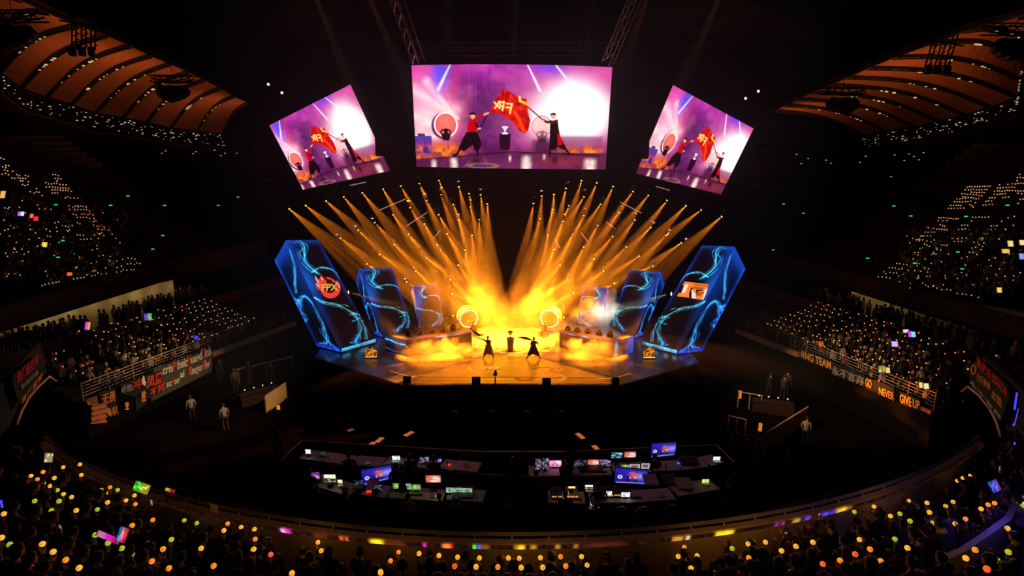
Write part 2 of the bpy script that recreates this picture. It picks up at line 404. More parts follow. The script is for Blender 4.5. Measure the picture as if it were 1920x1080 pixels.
    # floor
    fl=np.clip((y-(298-np.clip((x-782)/190,0,1)*17))/1.5,0,1); p.over(fl,(70,24,58)); p.over(fl*(.15+.9*st*wn),(150,76,120)); p.over(fl*p.blob(960,308,120,14)*.6,(140,70,130)); p.over(fl*p.blob(1060,300,60,12)*.6,(170,70,80))
    p.over(fl*p.ring(905,309,26,4.5,1.2)*.5,(190,150,90)); p.over(fl*np.clip(1-p.seg((884,311),(925,308),2.5),0,1)*.6,(60,70,150))
    for cx,w,t,b in ((808,6,296,318),(848,8,291,319),(990,10,285,319),(1116,13,290,320),(958,3,286,300),(1024,3,283,296)):
        p.over(np.clip(1.25-np.abs(x-cx)/w,0,1)*np.clip((y-t)/9,0,1)*np.clip((b-y)/10+.3,0,1)*(.35+1.0*st),(255,236,226))
    p.over(p.line([(782,299),(960,281),(1137,287)],.9)*.8,(42,10,36)); p.over(p.line([(880,299),(866,313)],.6)*.5,(190,120,160)); p.over(p.line([(905,286),(915,312)],.5)*.4,(190,120,160)); p.over(p.line([(1060,290),(1100,316)],.6)*.4,(30,6,20))
    # podium and trophy
    p.over(p.poly([(937,247),(959,247),(957,278),(939,278)]),(62,16,48)); p.over(p.line([(944,246),(952,246)],1.6),(240,240,255)); p.over(p.line([(948,246),(948,240)],1.1),(240,240,255)); p.over(p.disc(948,236,3.8,4),(236,236,255)); p.over(p.disc(948,234.5,2,2.2),(120,100,190)); p.over(p.line([(942.5,234),(953.5,234)],.8),(255,255,255))
    # banner
    fl_=p.poly([(917,208),(932,180),(942,164),(960,170),(974,180),(988,181),(991,205),(996,222),(992,240),(985,246),(974,240),(962,224),(945,212),(928,207)])
    p.over(fl_,(206,26,30)); p.over(fl_*p.blob(955,205,16,12)*.8,(240,60,40)); p.over(fl_*np.clip(wn*2-1.1,0,1),(120,10,20)); p.over(fl_*np.clip(st*2.4-1.0,0,1)*.7,(130,8,18)); p.over(fl_*np.clip(smooth_noise(x/7+40,y/11,12,3)*2.4-1.15,0,1)*.8,(250,92,60)); p.over(fl_*p.line([(966,206),(976,222),(984,240)],3)*.7,(246,110,50)); p.over(fl_*p.line([(944,170),(936,186),(930,200)],2.5)*.5,(120,10,20))
    for s in (((928,188),(938,199)),((937,186),(929,199)),((946,187),(943,203)),((946,187),(939,188),(938,194),(945,196)),((961,191),(957,208)),((961,191),(951,190)),((959,198),(951,197))):
        p.over(p.line(s,1.5),(250,224,150))
    p.over(p.line([(898,243),(916,207)],1.1),(60,14,30)); p.over(p.line([(1020,220),(985,191),(977,184)],1.2),(140,60,20)); p.over(p.line([(992,192),(976,185)],2.4),(236,190,90)); p.over(p.line([(976,185),(975,178)],2),(255,226,120))
    # left performer
    sk=(238,180,140); dk=(38,8,26); rd=(196,22,34)
    p.over(p.poly([(876,228),(882,220),(892,218),(894,232),(892,246),(877,246)]),rd); p.over(p.line([(890,221),(903,214),(911,210)],2.4),rd); p.over(p.line([(909,211),(916,208)],1.8),sk); p.over(p.line([(892,228),(898,238)],2.2),(90,10,26)); p.over(p.line([(897,238),(901,237)],1.7),sk)
    p.over(p.poly([(875,244),(895,244),(902,262),(902,270),(898,278),(890,280),(886,268),(876,276),(868,282),(858,276),(866,258)]),dk); p.over(p.line([(862,274),(855,287),(848,291)],2.2),dk); p.over(p.line([(895,272),(895,288)],2),dk)
    p.over(p.disc(886.5,214,4.6,5.4),sk); p.over(p.poly([(881,213),(881,208),(887,206.5),(892,209),(892,212),(886,211)]),dk)
    # right performer
    p.over(p.poly([(1034,222),(1048,218),(1050,232),(1054,250),(1068,274),(1060,276),(1050,270),(1046,277),(1033,276),(1034,250)]),dk); p.over(p.poly([(1048,243),(1056,252),(1060,266),(1050,268)]),(206,24,34)); p.over(p.line([(1036,222),(1028,224),(1021,220)],2.2),(60,8,24)); p.over(p.line([(1034,226),(1047,222)],1.4),(150,20,30))
    p.over(p.line([(1035,272),(1035,288)],2),dk); p.over(p.line([(1063,272),(1074,284)],2),dk); p.over(p.disc(1039.5,212,4.4,5.6),sk); p.over(p.poly([(1034,212),(1034,207.5),(1040,205.5),(1045,208),(1044.5,210.5),(1038,209.5)]),(24,8,16)); p.over(p.disc(1021,221,1.9,1.8),sk)
    p.over(fl*p.blob(1045,296,6,8)*.8,(34,8,24)); p.over(fl*p.blob(893,300,9,5)*.6,(34,8,24))
    p.c=np.clip(p.c,0,1.2); g=p.c.mean(-1,keepdims=True); p.c=np.clip(g+(p.c-g)*1.04,0,1.3)**1.32
    return p.c
M_LEDV=led_mat('video_wall_picture',1.4); M_BLK=mat('black_metal',(0.012,0.012,0.013),.5,.3); M_CASE=mat('black_case',(0.008,0.008,0.009),.6)
def video_wall(label, tl,tr,br,bl, nu,nv, uoff, uscale, keep=None, bow=0.0):
    c=(Vector(tl)+Vector(tr)+Vector(br)+Vector(bl))/4
    t=thing('video_wall',label,'screen',c,'hanging video walls')
    q=quad(tl,tr,br,bl); n=(Vector(tr)-Vector(tl)).cross(Vector(bl)-Vector(tl)).normalized()
    if n.y>0: n=-n            # towards the audience
    nn=np.array(n)
    f=lambda U,V: q(U,V)+nn*(bow*4*U*(1-U))[...,None]
    led_grid('display',f,nu,nv,lambda U,V: show_picture(np.clip(U*uscale+uoff,0,1),V),M_LEDV,t,keep)
    # cabinet behind the panel, and its frame tubes
    mb=MB(); k=24; vs=[];
    for dz in (-.06,-.55):
        for i in range(k+1):
            u=i/k
            for v in (-.004,1.004):
                vs.append(f(np.array([u]),np.array([v]))[0]+nn*dz)
    N=2*(k+1); fs=[]
    for i in range(k):
        a=2*i; fs+=[(a,a+2,a+3,a+1),(N+a,N+a+1,N+a+3,N+a+2),(a,N+a,N+a+2,a+2),(a+1,a+3,N+a+3,N+a+1)]
    fs+=[(0,1,N+1,N),(2*k,N+2*k,N+2*k+1,2*k+1)]
    if keep is None: mb.add(vs,fs,M_CASE); mb.build('cabinet',M_CASE,t)
    return t,f,n
tl,tr,br,bl=at_y(771.5,122.5,45.9),at_y(1148,126,45.9),at_y(1135,317.5,46.4),at_y(781,312.5,46.4)
wall_c,fc,nc=video_wall('wide middle video wall hanging above the stage showing two performers and a red banner',tl,tr,br,bl,380,196,0,1,bow=1.1)
def inside_poly(pts):
    def f(x,y):
        r=False;n=len(pts)
        for i in range(n):
            (x0,y0),(x1,y1)=pts[i],pts[(i+1)%n]
            if (y0>y)!=(y1>y) and x<(x1-x0)*(y-y0)/(y1-y0)+x0: r=not r
        return r
    return f
def side_wall(label, px, Ys, poly, uoff, usc):
    cs=[at_y(px[i][0],px[i][1],Ys[i]) for i in range(4)]
    # make the four corners lie in one plane
    n=(cs[1]-cs[0]).cross(cs[3]-cs[0]).normalized(); cs[2]=at_pl(px[2][0],px[2][1],cs[0],n)
    q=quad(*cs); ins=inside_poly(poly)
    def keep(u,v):
        p=q(np.array([u]),np.array([v]))[0]; return ins(*to_px(p))
    t,f,nn=video_wall(label,*cs,170,190,uoff,usc,keep)
    mb=MB(); d=[at_pl(x,y,cs[0]-nn*.05,n) for x,y in poly]; mb.prism(d,-nn*.5); mb.build('cabinet',M_CASE,t)
    return t,f,nn,cs
PL=[(505,235),(657,158.5),(702.5,257),(704,292.5),(719.5,293.3),(731,320),(568,355.5)]
PR=[(1262,159.5),(1413,241),(1352,364.5),(1192.5,325),(1202.2,298.3),(1216.3,297.6),(1217.8,265.8)]
wall_l,fl_,nl,csl=side_wall('tilted video wall hanging over the tower with the red phoenix emblem',[(505,235),(657,158.5),(731,320),(568,355.5)],(44.5,46.5,46.5,44.5),PL,.09,.92)
wall_r,fr_,nr,csr=side_wall('tilted video wall hanging over the tower with the orange letter emblem',[(1262,159.5),(1413,241),(1352,364.5),(1192.5,325)],(46.5,44.5,44.5,46.5),PR,-.03,.9)
# ------------------------------------------------------------------ slanted LED towers
STRK=[ # strokes on the big face, in the frame of the tower's own face (u right, v down)
 dict(p=[(.42,0),(.48,.06),(.30,.13),(.24,.2),(.36,.27),(.42,.30)],n=6,w=.030,j=.055,c=(60,190,250)),
 dict(p=[(.15,.10),(.12,.18),(.20,.25),(.30,.285)],n=3,w=.02,j=.04,c=(40,150,240)),
 dict(p=[(.30,.285),(.55,.25),(.80,.255),(.98,.29),(1.02,.37)],n=3,w=.022,j=.012,c=(70,200,255)),
 dict(p=[(.02,.50),(.14,.545),(.36,.575),(.60,.60),(.72,.655),(.86,.70)],n=7,w=.013,j=.03,c=(110,200,225)),
 dict(p=[(.02,.50),(.14,.555),(.20,.56)],n=4,w=.03,j=.03,c=(50,170,240)),
 dict(p=[(.56,.61),(.70,.60),(.80,.625)],n=3,w=.012,j=.02,c=(90,190,225)),
 dict(p=[(.72,.70),(.98,.70),(.80,.735),(.92,.76),(.70,.765)],n=3,w=.016,j=.02,c=(70,190,230)),
 dict(p=[(.86,.70),(.90,.78),(.82,.86),(.62,.92),(.40,.955)],n=6,w=.014,j=.045,c=(80,195,235)),
 dict(p=[(.92,.74),(.97,.82),(.88,.90),(.84,.96)],n=3,w=.016,j=.02,c=(80,190,235)),
 dict(p=[(.62,.90),(.50,.96),(.36,.985)],n=4,w=.05,j=.06,c=(30,130,220))]
SIDE=[dict(p=[(.95,.08),(.80,.20),(.45,.30),(.30,.40)],n=4,w=.04,j=.06,c=(60,170,245)),
 dict(p=[(.0,.50),(.35,.46),(.62,.455),(.80,.52),(.78,.66),(.80,.80),(.62,.92),(.30,1.0)],n=5,w=.035,j=.07,c=(50,160,245)),
 dict(p=[(.03,.44),(.25,.50),(.0,.58),(.16,.66),(.0,.72)],n=3,w=.05,j=.06,c=(40,140,245)),
 dict(p=[(.80,.76),(.55,.85),(.70,.92),(.95,.99)],n=4,w=.03,j=.10,c=(40,130,245)),
 dict(p=[(0,0),(0,.3),(.02,.7)],n=1,w=.05,j=.0,c=(30,80,235))]
def strokes(p, U, V, S, asp, seed=1, gain=1.0):
    r=np.random.default_rng(seed)
    for s in S:
        pts=np.array(s['p'],float)
        for k in range(s['n']):
            j=s['j']*(k>0)
            q=pts+r.normal(size=pts.shape)*np.array([j*1.3,j*.35])
            # smooth the stroke
            for _ in range(2):
                q=np.concatenate([q[:1],np.stack([q[:-1]*.75+q[1:]*.25,q[:-1]*.25+q[1:]*.75],1).reshape(-1,2),q[-1:]])
            d=np.full(U.shape,9.)
            for a,b in zip(q[:-1],q[1:]):
                dx=b[0]-a[0]; dy=(b[1]-a[1])*asp; t=np.clip(((U-a[0])*dx+(V-a[1])*asp*dy)/(dx*dx+dy*dy+1e-9),0,1)
                d=np.minimum(d,np.hypot(U-a[0]-t*dx,(V-a[1])*asp-t*dy))
            w=s['w']*(.45 if k else .7)
            n=smooth_noise(U*9+k*3,V*22,seed+k,3)
            p.plus((np.exp(-(d/(w*.5))**2)*(.75 if k else 1.0)+np.exp(-d/(w*1.2))*.055)*np.clip(n*3.2-.7,0.03,2.2)*gain,s['c'])
def front_paint(mirror,seed,gain=1.0,asp=3.2):
    def f(U,V):
        if mirror: U=1-U
        p=Pic(U,V); p.fill((5,4,8))
        p.plus(np.exp(-(U/.14)**2)*np.clip(1.25-abs(V-.30)*2.4,0,1)*.6,(14,62,180)); p.plus(np.exp(-((U-.1)/.16)**2)*np.exp(-((V-.36)/.12)**2)*.5,(20,110,210))
        p.plus(np.exp(-((1-U)/.07)**2)*np.clip(1-abs(V-.30)*2.6,0,1)*.55,(26,64,200)); p.plus(np.exp(-(V/.03)**2)*.35,(30,90,210)); p.plus(np.exp(-(V/.12)**2)*np.exp(-(U/.4)**2)*.4,(14,60,160))
        p.plus(np.exp(-((1-U)/.05)**2)*np.clip(V-.4,0,1)*.12,(110,70,130)); p.plus(np.exp(-((1-V)/.25)**2)*.10,(60,24,40))
        p.plus(np.exp(-((U-.05)/.1)**2)*np.exp(-((V-.9)/.2)**2)*.10,(90,80,140))
        strokes(p,U,V,STRK,asp,seed,gain); return p.c
    return f
def side_paint(mirror,seed):
    def f(U,V):
        if mirror: U=1-U
        p=Pic(U,V); p.fill((5,6,14))
        p.plus(np.exp(-(U/.10)**2)*(1-V*.75)*.55,(20,74,215)); p.plus(np.exp(-((1-U)/.5)**2)*np.clip(1.1-abs(V-.3)*2.6,0,1)*.45,(14,60,165)); p.plus(np.exp(-(V/.09)**2)*.6,(24,84,220)); p.plus(np.exp(-((1-V)/.03)**2)*.8,(20,60,240))
        p.plus(np.exp(-((1-U)/.25)**2)*.10*(1-V),(30,60,140))
        strokes(p,U,V,SIDE,1.9,seed); return p.c
    return f
M_LEDT=led_mat('tower_picture',1.0); M_LEDGE=led_mat('ledge_picture',1.3)
def lip_paint(U,V):
    p=Pic(U,V); p.fill((20,90,130)); n=smooth_noise(U*14,V*3,4,3); p.plus(np.exp(-((V-.3)/.22)**2)*(.6+n),(90,215,240)); p.plus(np.exp(-((V-.75)/.2)**2)*n,(60,180,230)); p.plus(np.exp(-((U-.75)/.2)**2)*.25,(200,200,240)); return p.c
def led_tower(label, near_b, in_b, out_b, apex, in_t, out_t, mirror, seed, lean, zb=1.5, lip=True, res=1, n_in=None):
    """corners by where they stand: near bottom edge on the floor, its inner and outer neighbours; apex = nearest top corner"""
    A=at_z(*near_b,zb); B=at_z(*in_b,zb); C=at_z(*out_b,zb)
    T=at_y(*apex,A.y+lean)
    nf=(B-A).cross(T-A).normalized(); ns=(C-A).cross(T-A).normalized()
    TI=at_pl(*in_t,A,nf); TO=at_pl(*out_t,A,ns); D=B+C-A; TD=TI+TO-T
    t=thing('led_tower',label,'LED tower',(A+B+C+D)/4,'slanted LED towers')
    if mirror: led_grid('front_display',quad(TI,T,A,B),60*res,190*res,front_paint(True,seed),M_LEDT,t); led_grid('side_display',quad(T,TO,C,A),50*res,150*res,side_paint(True,seed),M_LEDT,t)
    else: led_grid('front_display',quad(T,TI,B,A),60*res,190*res,front_paint(False,seed),M_LEDT,t); led_grid('side_display',quad(TO,T,A,C),50*res,150*res,side_paint(False,seed),M_LEDT,t)
    mb=MB(); e=(D-A).normalized()*.03; c=[A+e,B+e,D,C+e,T+e,TI+e,TD,TO+e]
    mb.add(c,[(0,1,2,3),(4,7,6,5),(1,5,6,2),(2,6,7,3),(0,4,5,1),(3,7,4,0)],M_CASE); mb.build('cabinet',M_CASE,t)
    if lip:
        nrm=Vector((nf.x,nf.y,0)).normalized(); nrm = -nrm if nrm.y>0 else nrm
        up=Vector((0,0,.30)); o=nrm*.12
        a,b=A+o,B+o
        q=quad(a+up,b+up,b,a) if not mirror else quad(b+up,a+up,a,b)
        l=led_grid('lit_ledge',q,60,8,lip_paint,M_LEDGE,t); l['label']='glowing cyan ledge'
        MB().prism([A+up,B+up,b+up,a+up],Vector((0,0,-.3))).build('ledge_body',M_CASE,t)
    return t,dict(A=A,B=B,C=C,T=T,TI=TI,TO=TO,nf=nf,ns=ns)
tw1,g1=led_tower('large slanted LED tower with blue lightning and the red phoenix emblem',(638.5,660),(703,641),(594,648.5),(536,450.5),(597,450),(515,488.5),False,3,0.0,lip=True)
tw2,g2=led_tower('large slanted LED tower with blue lightning and the orange letter emblem',(1271,663),(1206,646),(1317,658),(1377.5,462.5),(1316,460),(1397.6,503.7),True,3,0.0)
tw3,g3=led_tower('middle-sized slanted LED tower just behind the phoenix tower',(717,632),(776,617.5),(702,626),(673,504),(735,503),(668,530),False,3,0.0,lip=False)
tw4,g4=led_tower('middle-sized slanted LED tower just behind the orange letter emblem tower',(1190,633),(1142,612),(1206,628),(1239,510),(1180,506),(1246,533),True,3,0.0,lip=False)
tw5,g5=led_tower('small slanted LED tower nearest the drum, on the phoenix side of the stage',(790,618),(833,610),(786,614),(774,536),(820,533),(770.5,548),False,3,0.0,lip=False)
tw6,g6=led_tower('small slanted LED tower nearest the drum, on the orange emblem side, behind grey smoke',(1126,618),(1079,608),(1129,614),(1139,539),(1094,536),(1142,549),True,3,0.0,lip=False)
# emblems standing proud of the two big towers
def px_emb(name,label,g,tower,conv,shapes):
    """shapes: (material, proud, polygon in picture px)"""
    n=g['nf'] if g['nf'].y<0 else -g['nf']; root=None
    for i,(m,pr,poly) in enumerate(shapes):
        pts=[at_pl(*conv(x,y),g['A']+n*(.05+pr),g['nf']) for x,y in poly]
        mb=MB().prism(pts,n*.04,m)
        if root is None: root=mb
        else: root.add(mb.v,mb.f,m)
    o=root.build(name,shapes[0][0],tower); o['label']=label; return o
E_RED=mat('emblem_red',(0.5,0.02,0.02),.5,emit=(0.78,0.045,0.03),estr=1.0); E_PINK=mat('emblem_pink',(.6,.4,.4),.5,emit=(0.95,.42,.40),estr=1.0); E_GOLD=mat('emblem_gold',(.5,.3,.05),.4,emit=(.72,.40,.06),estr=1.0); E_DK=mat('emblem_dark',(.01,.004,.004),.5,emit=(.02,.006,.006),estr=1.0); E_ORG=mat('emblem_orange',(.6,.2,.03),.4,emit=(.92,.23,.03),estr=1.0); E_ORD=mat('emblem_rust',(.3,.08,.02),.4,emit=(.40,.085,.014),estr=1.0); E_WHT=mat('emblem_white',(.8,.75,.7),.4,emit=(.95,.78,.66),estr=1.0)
cv=lambda x,y:(500+x/4.155,430+y/4.155)
arc=lambda cx,cy,rx,ry,a0,a1,n:[(cx+rx*math.cos(math.radians(a0+(a1-a0)*i/n)),cy+ry*math.sin(math.radians(a0+(a1-a0)*i/n))) for i in range(n+1)]
cres=arc(497,462,76,76,-55,170,16)+arc(492,448,50,48,165,-40,14)
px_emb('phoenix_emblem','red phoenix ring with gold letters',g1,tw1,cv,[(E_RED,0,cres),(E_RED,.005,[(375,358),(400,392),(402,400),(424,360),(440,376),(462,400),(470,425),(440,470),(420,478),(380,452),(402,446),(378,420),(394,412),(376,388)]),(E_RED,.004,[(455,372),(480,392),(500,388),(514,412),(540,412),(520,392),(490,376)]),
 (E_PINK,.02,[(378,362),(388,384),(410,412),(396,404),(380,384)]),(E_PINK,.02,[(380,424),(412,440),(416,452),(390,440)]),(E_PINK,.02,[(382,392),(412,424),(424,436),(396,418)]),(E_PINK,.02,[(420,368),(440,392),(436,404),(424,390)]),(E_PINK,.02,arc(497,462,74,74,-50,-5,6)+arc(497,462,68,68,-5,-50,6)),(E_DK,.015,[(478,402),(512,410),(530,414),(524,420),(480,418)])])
def emb_text(body,g,tower,conv,p0,p1,h,m,name,label,pr=.12,shear=0.0):
    n=g['nf'] if g['nf'].y<0 else -g['nf']
    a=at_pl(*conv(*p0),g['A']+n*pr,g['nf']); b=at_pl(*conv(*p1),g['A']+n*pr,g['nf']); c=at_pl(*conv(p0[0],p0[1]-h),g['A']+n*pr,g['nf'])
    x=b-a; y=c-a; M=Matrix((x,y,n*.5)).transposed().to_4x4(); M.translation=a
    cu_w={'FPX':1.75}.get(body,1.0)
    o=text_mesh(body,name,m,tower,M,size=1.37,xscale=1/ (1.37*cu_w),extrude=.03,bold=.03); o['label']=label
# gold plate shadow and letters
emb_text('FPX',g1,tw1,cv,(424,482),(556,474),56,E_GOLD,'lettering','gold letters FPX')
cv2=lambda x,y:(1190+x/4.318,440+y/4.318)
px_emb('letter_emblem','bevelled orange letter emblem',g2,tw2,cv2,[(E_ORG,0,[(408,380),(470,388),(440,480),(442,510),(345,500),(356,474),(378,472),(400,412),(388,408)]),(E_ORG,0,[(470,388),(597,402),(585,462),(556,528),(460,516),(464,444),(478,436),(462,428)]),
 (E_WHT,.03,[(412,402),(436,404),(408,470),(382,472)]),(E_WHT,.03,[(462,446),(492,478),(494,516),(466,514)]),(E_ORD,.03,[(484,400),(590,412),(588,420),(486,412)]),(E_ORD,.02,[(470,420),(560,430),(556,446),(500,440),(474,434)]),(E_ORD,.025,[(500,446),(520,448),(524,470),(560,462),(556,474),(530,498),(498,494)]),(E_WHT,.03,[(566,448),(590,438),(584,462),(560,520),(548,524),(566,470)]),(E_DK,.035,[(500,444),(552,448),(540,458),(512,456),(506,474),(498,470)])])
# ------------------------------------------------------------------ arena floor and stage
ZS=1.4
def glossy_floor(name,col,rough,nz):
    m=bpy.data.materials.new(name); m.use_nodes=True; nt=m.node_tree; b=nt.nodes['Principled BSDF']; b.inputs['Roughness'].default_value=rough
    tc=nt.nodes.new('ShaderNodeTexCoord'); br=nt.nodes.new('ShaderNodeTexBrick'); br.inputs['Scale'].default_value=1.0; br.inputs['Brick Width'].default_value=1.0; br.inputs['Row Height'].default_value=1.0; br.offset=0; br.inputs['Mortar Size'].default_value=.006
    br.inputs['Color1'].default_value=(*col,1); br.inputs['Color2'].default_value=(*[c*1.25 for c in col],1); br.inputs['Mortar'].default_value=(*[c*.3 for c in col],1)
    n=nt.nodes.new('ShaderNodeTexNoise'); n.inputs['Scale'].default_value=1.3; n.inputs['Detail'].default_value=3
    mr=nt.nodes.new('ShaderNodeMapRange'); mr.inputs['To Min'].default_value=rough-nz; mr.inputs['To Max'].default_value=rough+nz
    nt.links.new(tc.outputs['Object'],br.inputs['Vector']); nt.links.new(tc.outputs['Object'],n.inputs['Vector']); nt.links.new(n.outputs['Fac'],mr.inputs['Value']); nt.links.new(mr.outputs[0],b.inputs['Roughness']); nt.links.new(br.outputs['Color'],b.inputs['Base Color'])
    MATS[name]=m; return m
M_DECK=glossy_floor('stage_gloss',(0.17,0.16,0.15),.21,.07); M_EDGE=mat('stage_edge',(0.10,0.07,0.05),.4,noise=.2); M_APRON=mat('stage_apron',(0.012,0.011,0.011),.7); M_STEP=mat('step_red',(0.42,0.09,0.06),.6,noise=.2)
sp=[(1310,680),(1162,721.5),(752,721),(590,669)]
base=[at_z(x,y,ZS) for x,y in sp]
fr=base[:]; 
stage=thing('stage','dark glossy angular stage with an orange lit floor in the middle of the arena','stage',(0,44,0))
L0=Vector((fr[3].x-1.5,51,ZS)); R0=Vector((fr[0].x+1.5,51,ZS))
outl=[R0]+fr+[L0]
MB().prism(outl,(0,0,-.18),M_DECK).build('deck',M_DECK,stage)
ins=lambda p,k: Vector((p.x*k,44+(p.y-44)*k,p.z))
MB().prism([ins(p,.985)-Vector((0,0,.2)) for p in outl],(0,0,-1.2),M_APRON).build('apron',M_APRON,stage)
e=MB()
for a,b in zip(fr[:-1],fr[1:]):
    d=(b-a).normalized(); nrm=Vector((d.y,-d.x,0)); nrm = nrm if nrm.y<0 else -nrm
    e.prism([a+nrm*.02+Vector((0,0,-.02)),b+nrm*.02+Vector((0,0,-.02)),b+nrm*.09+Vector((0,0,-.02)),a+nrm*.09+Vector((0,0,-.02))],(0,0,-.09))
eo=e.build('edge_trim',M_EDGE,stage)
# LED lines and seams let into the deck
M_SEAM=mat('seam',(0.006,0.004,0.003),.6); M_LINE=mat('led_line',(.9,.6,.3),.4,emit=(1.0,.50,.16),estr=.8); M_RING=mat('led_ring',(.9,.7,.3),.4,emit=(1.0,.72,.2),estr=1.6)
def floor_line(pts,w,m,name,label=None,z=.006,closed=False):
    q=[at_z(x,y,ZS+z) for x,y in pts]; mb=MB(); n=len(q)
    for i in range(n if closed else n-1):
        a,b=q[i],q[(i+1)%n]; d=(b-a).normalized(); s=Vector((-d.y,d.x,0))*w/2
        mb.prism([a-s,b-s,b+s,a+s],(0,0,-.004),m)
    o=mb.build(name,m,stage)
    if label: o['label']=label
    return o
for k,pts in enumerate(([(905,668.5),(850,684),(780,703)],[(1010,670),(1075,687),(1142,706)])): floor_line(pts,.07,M_SEAM,'floor_seam')
floor_line([(1080,685),(1143,706)],.05,M_SEAM,'floor_seam'); floor_line([(776,706.5),(1148,708)],.03,M_SEAM,'floor_seam'); floor_line([(772,714),(1152,714.5)],.03,M_SEAM,'floor_seam')
floor_line([(732,695.5),(767,705.5),(778,706)],.035,M_LINE,'edge_light','glowing orange edge line'); floor_line([(1120,709.5),(1152,709),(1183,699.5)],.035,M_LINE,'edge_light','glowing orange edge line')
oct_=[(938,660.5),(980,660.5),(996,652),(980,645.5),(938,645.5),(921,652)]
floor_line(oct_,.07,M_RING,'ring_light','glowing hexagon line round the trophy stand',closed=True)
# the middle of the deck is an LED floor glowing amber
def led_floor_paint(U,V):
    p=Pic(U,V); n=smooth_noise(U*9,V*26,21,4); m=smooth_noise(U*26,V*5,5,3); p.fill((120,50,3)); p.plus(np.exp(-((U-.5)/.42)**2)*(.35+.75*n)*.55,(255,150,14)); p.plus(np.exp(-((U-.42)/.16)**2)*np.exp(-((V-.4)/.4)**2)*.25*(.4+m),(255,190,40))
    e=np.clip(np.minimum(U,1-U)/.05,0,1)*np.clip((1-V)/.05+.3,0,1); p.c*=(.35+.65*e)[...,None]; return p.c
lf=led_grid('led_floor',quad(at_z(913,667.5,ZS+.004),at_z(1004,668.5,ZS+.004),at_z(1146,709,ZS+.004),at_z(776,707.5,ZS+.004)),90,60,led_floor_paint,led_mat('led_floor_picture',1.0),stage); lf['label']='glowing amber LED floor'
for p_ in lf.data.polygons: pass
lf2=led_grid('led_floor',quad(at_z(776,708,ZS+.004),at_z(1146,709.5,ZS+.004),at_z(1154,719,ZS+.004),at_z(764,718.5,ZS+.004)),90,12,lambda U,V: led_floor_paint(U,V*.3+.2)*.8,MATS['led_floor_picture'],stage); lf2['label']='glowing amber LED floor strip at the front'
MATS['led_floor_picture'].node_tree.nodes['Principled BSDF'].inputs['Roughness'].default_value=.22; MATS['led_floor_picture'].node_tree.nodes['Principled BSDF'].inputs['Specular IOR Level'].default_value=.5
# team emblems shown by the LED floor
M_FLG=mat('floor_emblem',(.7,.4,.12),.35,emit=(1.0,.36,.03),estr=.55); M_FLG2=mat('floor_emblem_dark',(.3,.09,.02),.35,emit=(.5,.09,.01),estr=.6)
def ring_px(cx,cy,rx,ry,n=36,a0=0,a1=360): return [(cx+rx*math.cos(math.radians(a0+(a1-a0)*i/n)),cy+ry*math.sin(math.radians(a0+(a1-a0)*i/n))) for i in range(n+1)]
floor_line(ring_px(912,690,34,6.2,36,-30,210),.16,M_FLG,'floor_emblem','orange emblem on the floor by the performer with the raised arm',.008)
floor_line(ring_px(912,690,28,4.5,24,20,200),.10,M_FLG2,'floor_emblem',None,.009)
A=at_z(905,693,ZS+.01); B=at_z(938,692,ZS+.01); M_=Matrix(((B-A).normalized(),Vector((0,1,0)),Vector((0,0,1)))).transposed().to_4x4(); M_.translation=A
text_mesh('FPX','floor_lettering',M_FLG,stage,M_,size=.9,extrude=.003,xscale=.9)
floor_line(ring_px(1020,692,34,6,36,-20,200),.14,M_FLG,'floor_emblem','orange emblem on the floor by the second performer',.008); floor_line([(1000,692),(1012,689),(1030,689),(1038,692),(1030,695),(1044,698)],.16,M_FLG2,'floor_emblem',None,.009)
floor_line(ring_px(984,708,16,5,20,20,170),.35,M_FLG2,'floor_emblem',None,.009); floor_line(ring_px(1045,708,14,5,20,-80,80),.30,M_FLG,'floor_emblem',None,.009)
# arena floor
MB().prism([(-60,8,0),(60,8,0),(60,95,0),(-60,95,0)],(0,0,-.3)).build('floor',mat('arena_floor',(0.005,0.0035,0.003),1.0,noise=.3,nscale=.5,spec=.0))['kind']='structure'
# low steps in front of the stage
for k,(pts,lab) in enumerate((([(697,722),(712,719),(746,729),(741,734.5)],'dark red step unit at the stage corner on the phoenix tower side'),([(747,731),(811,731),(808,738),(752,737)],'dark red step unit in front of the stage, phoenix tower side'),([(1106,733),(1170,732),(1168,739),(1110,739)],'dark red step unit in front of the stage, orange emblem side'),([(1172,731),(1208,722),(1219,727),(1178,738)],'dark red step unit at the stage corner on the orange emblem side'))):
    q=[at_z(x,y,.55) for x,y in pts]; c=sum(q,Vector())/4
    s=thing('stage_step',lab,'steps',(c.x,c.y,0),'step units in front of the stage')
    MB().prism(q,(0,0,-.06)).build('tread',M_STEP,s); MB().prism([c+(p-c)*.93-Vector((0,0,.06)) for p in q],(0,0,-.49)).build('body',M_APRON,s)
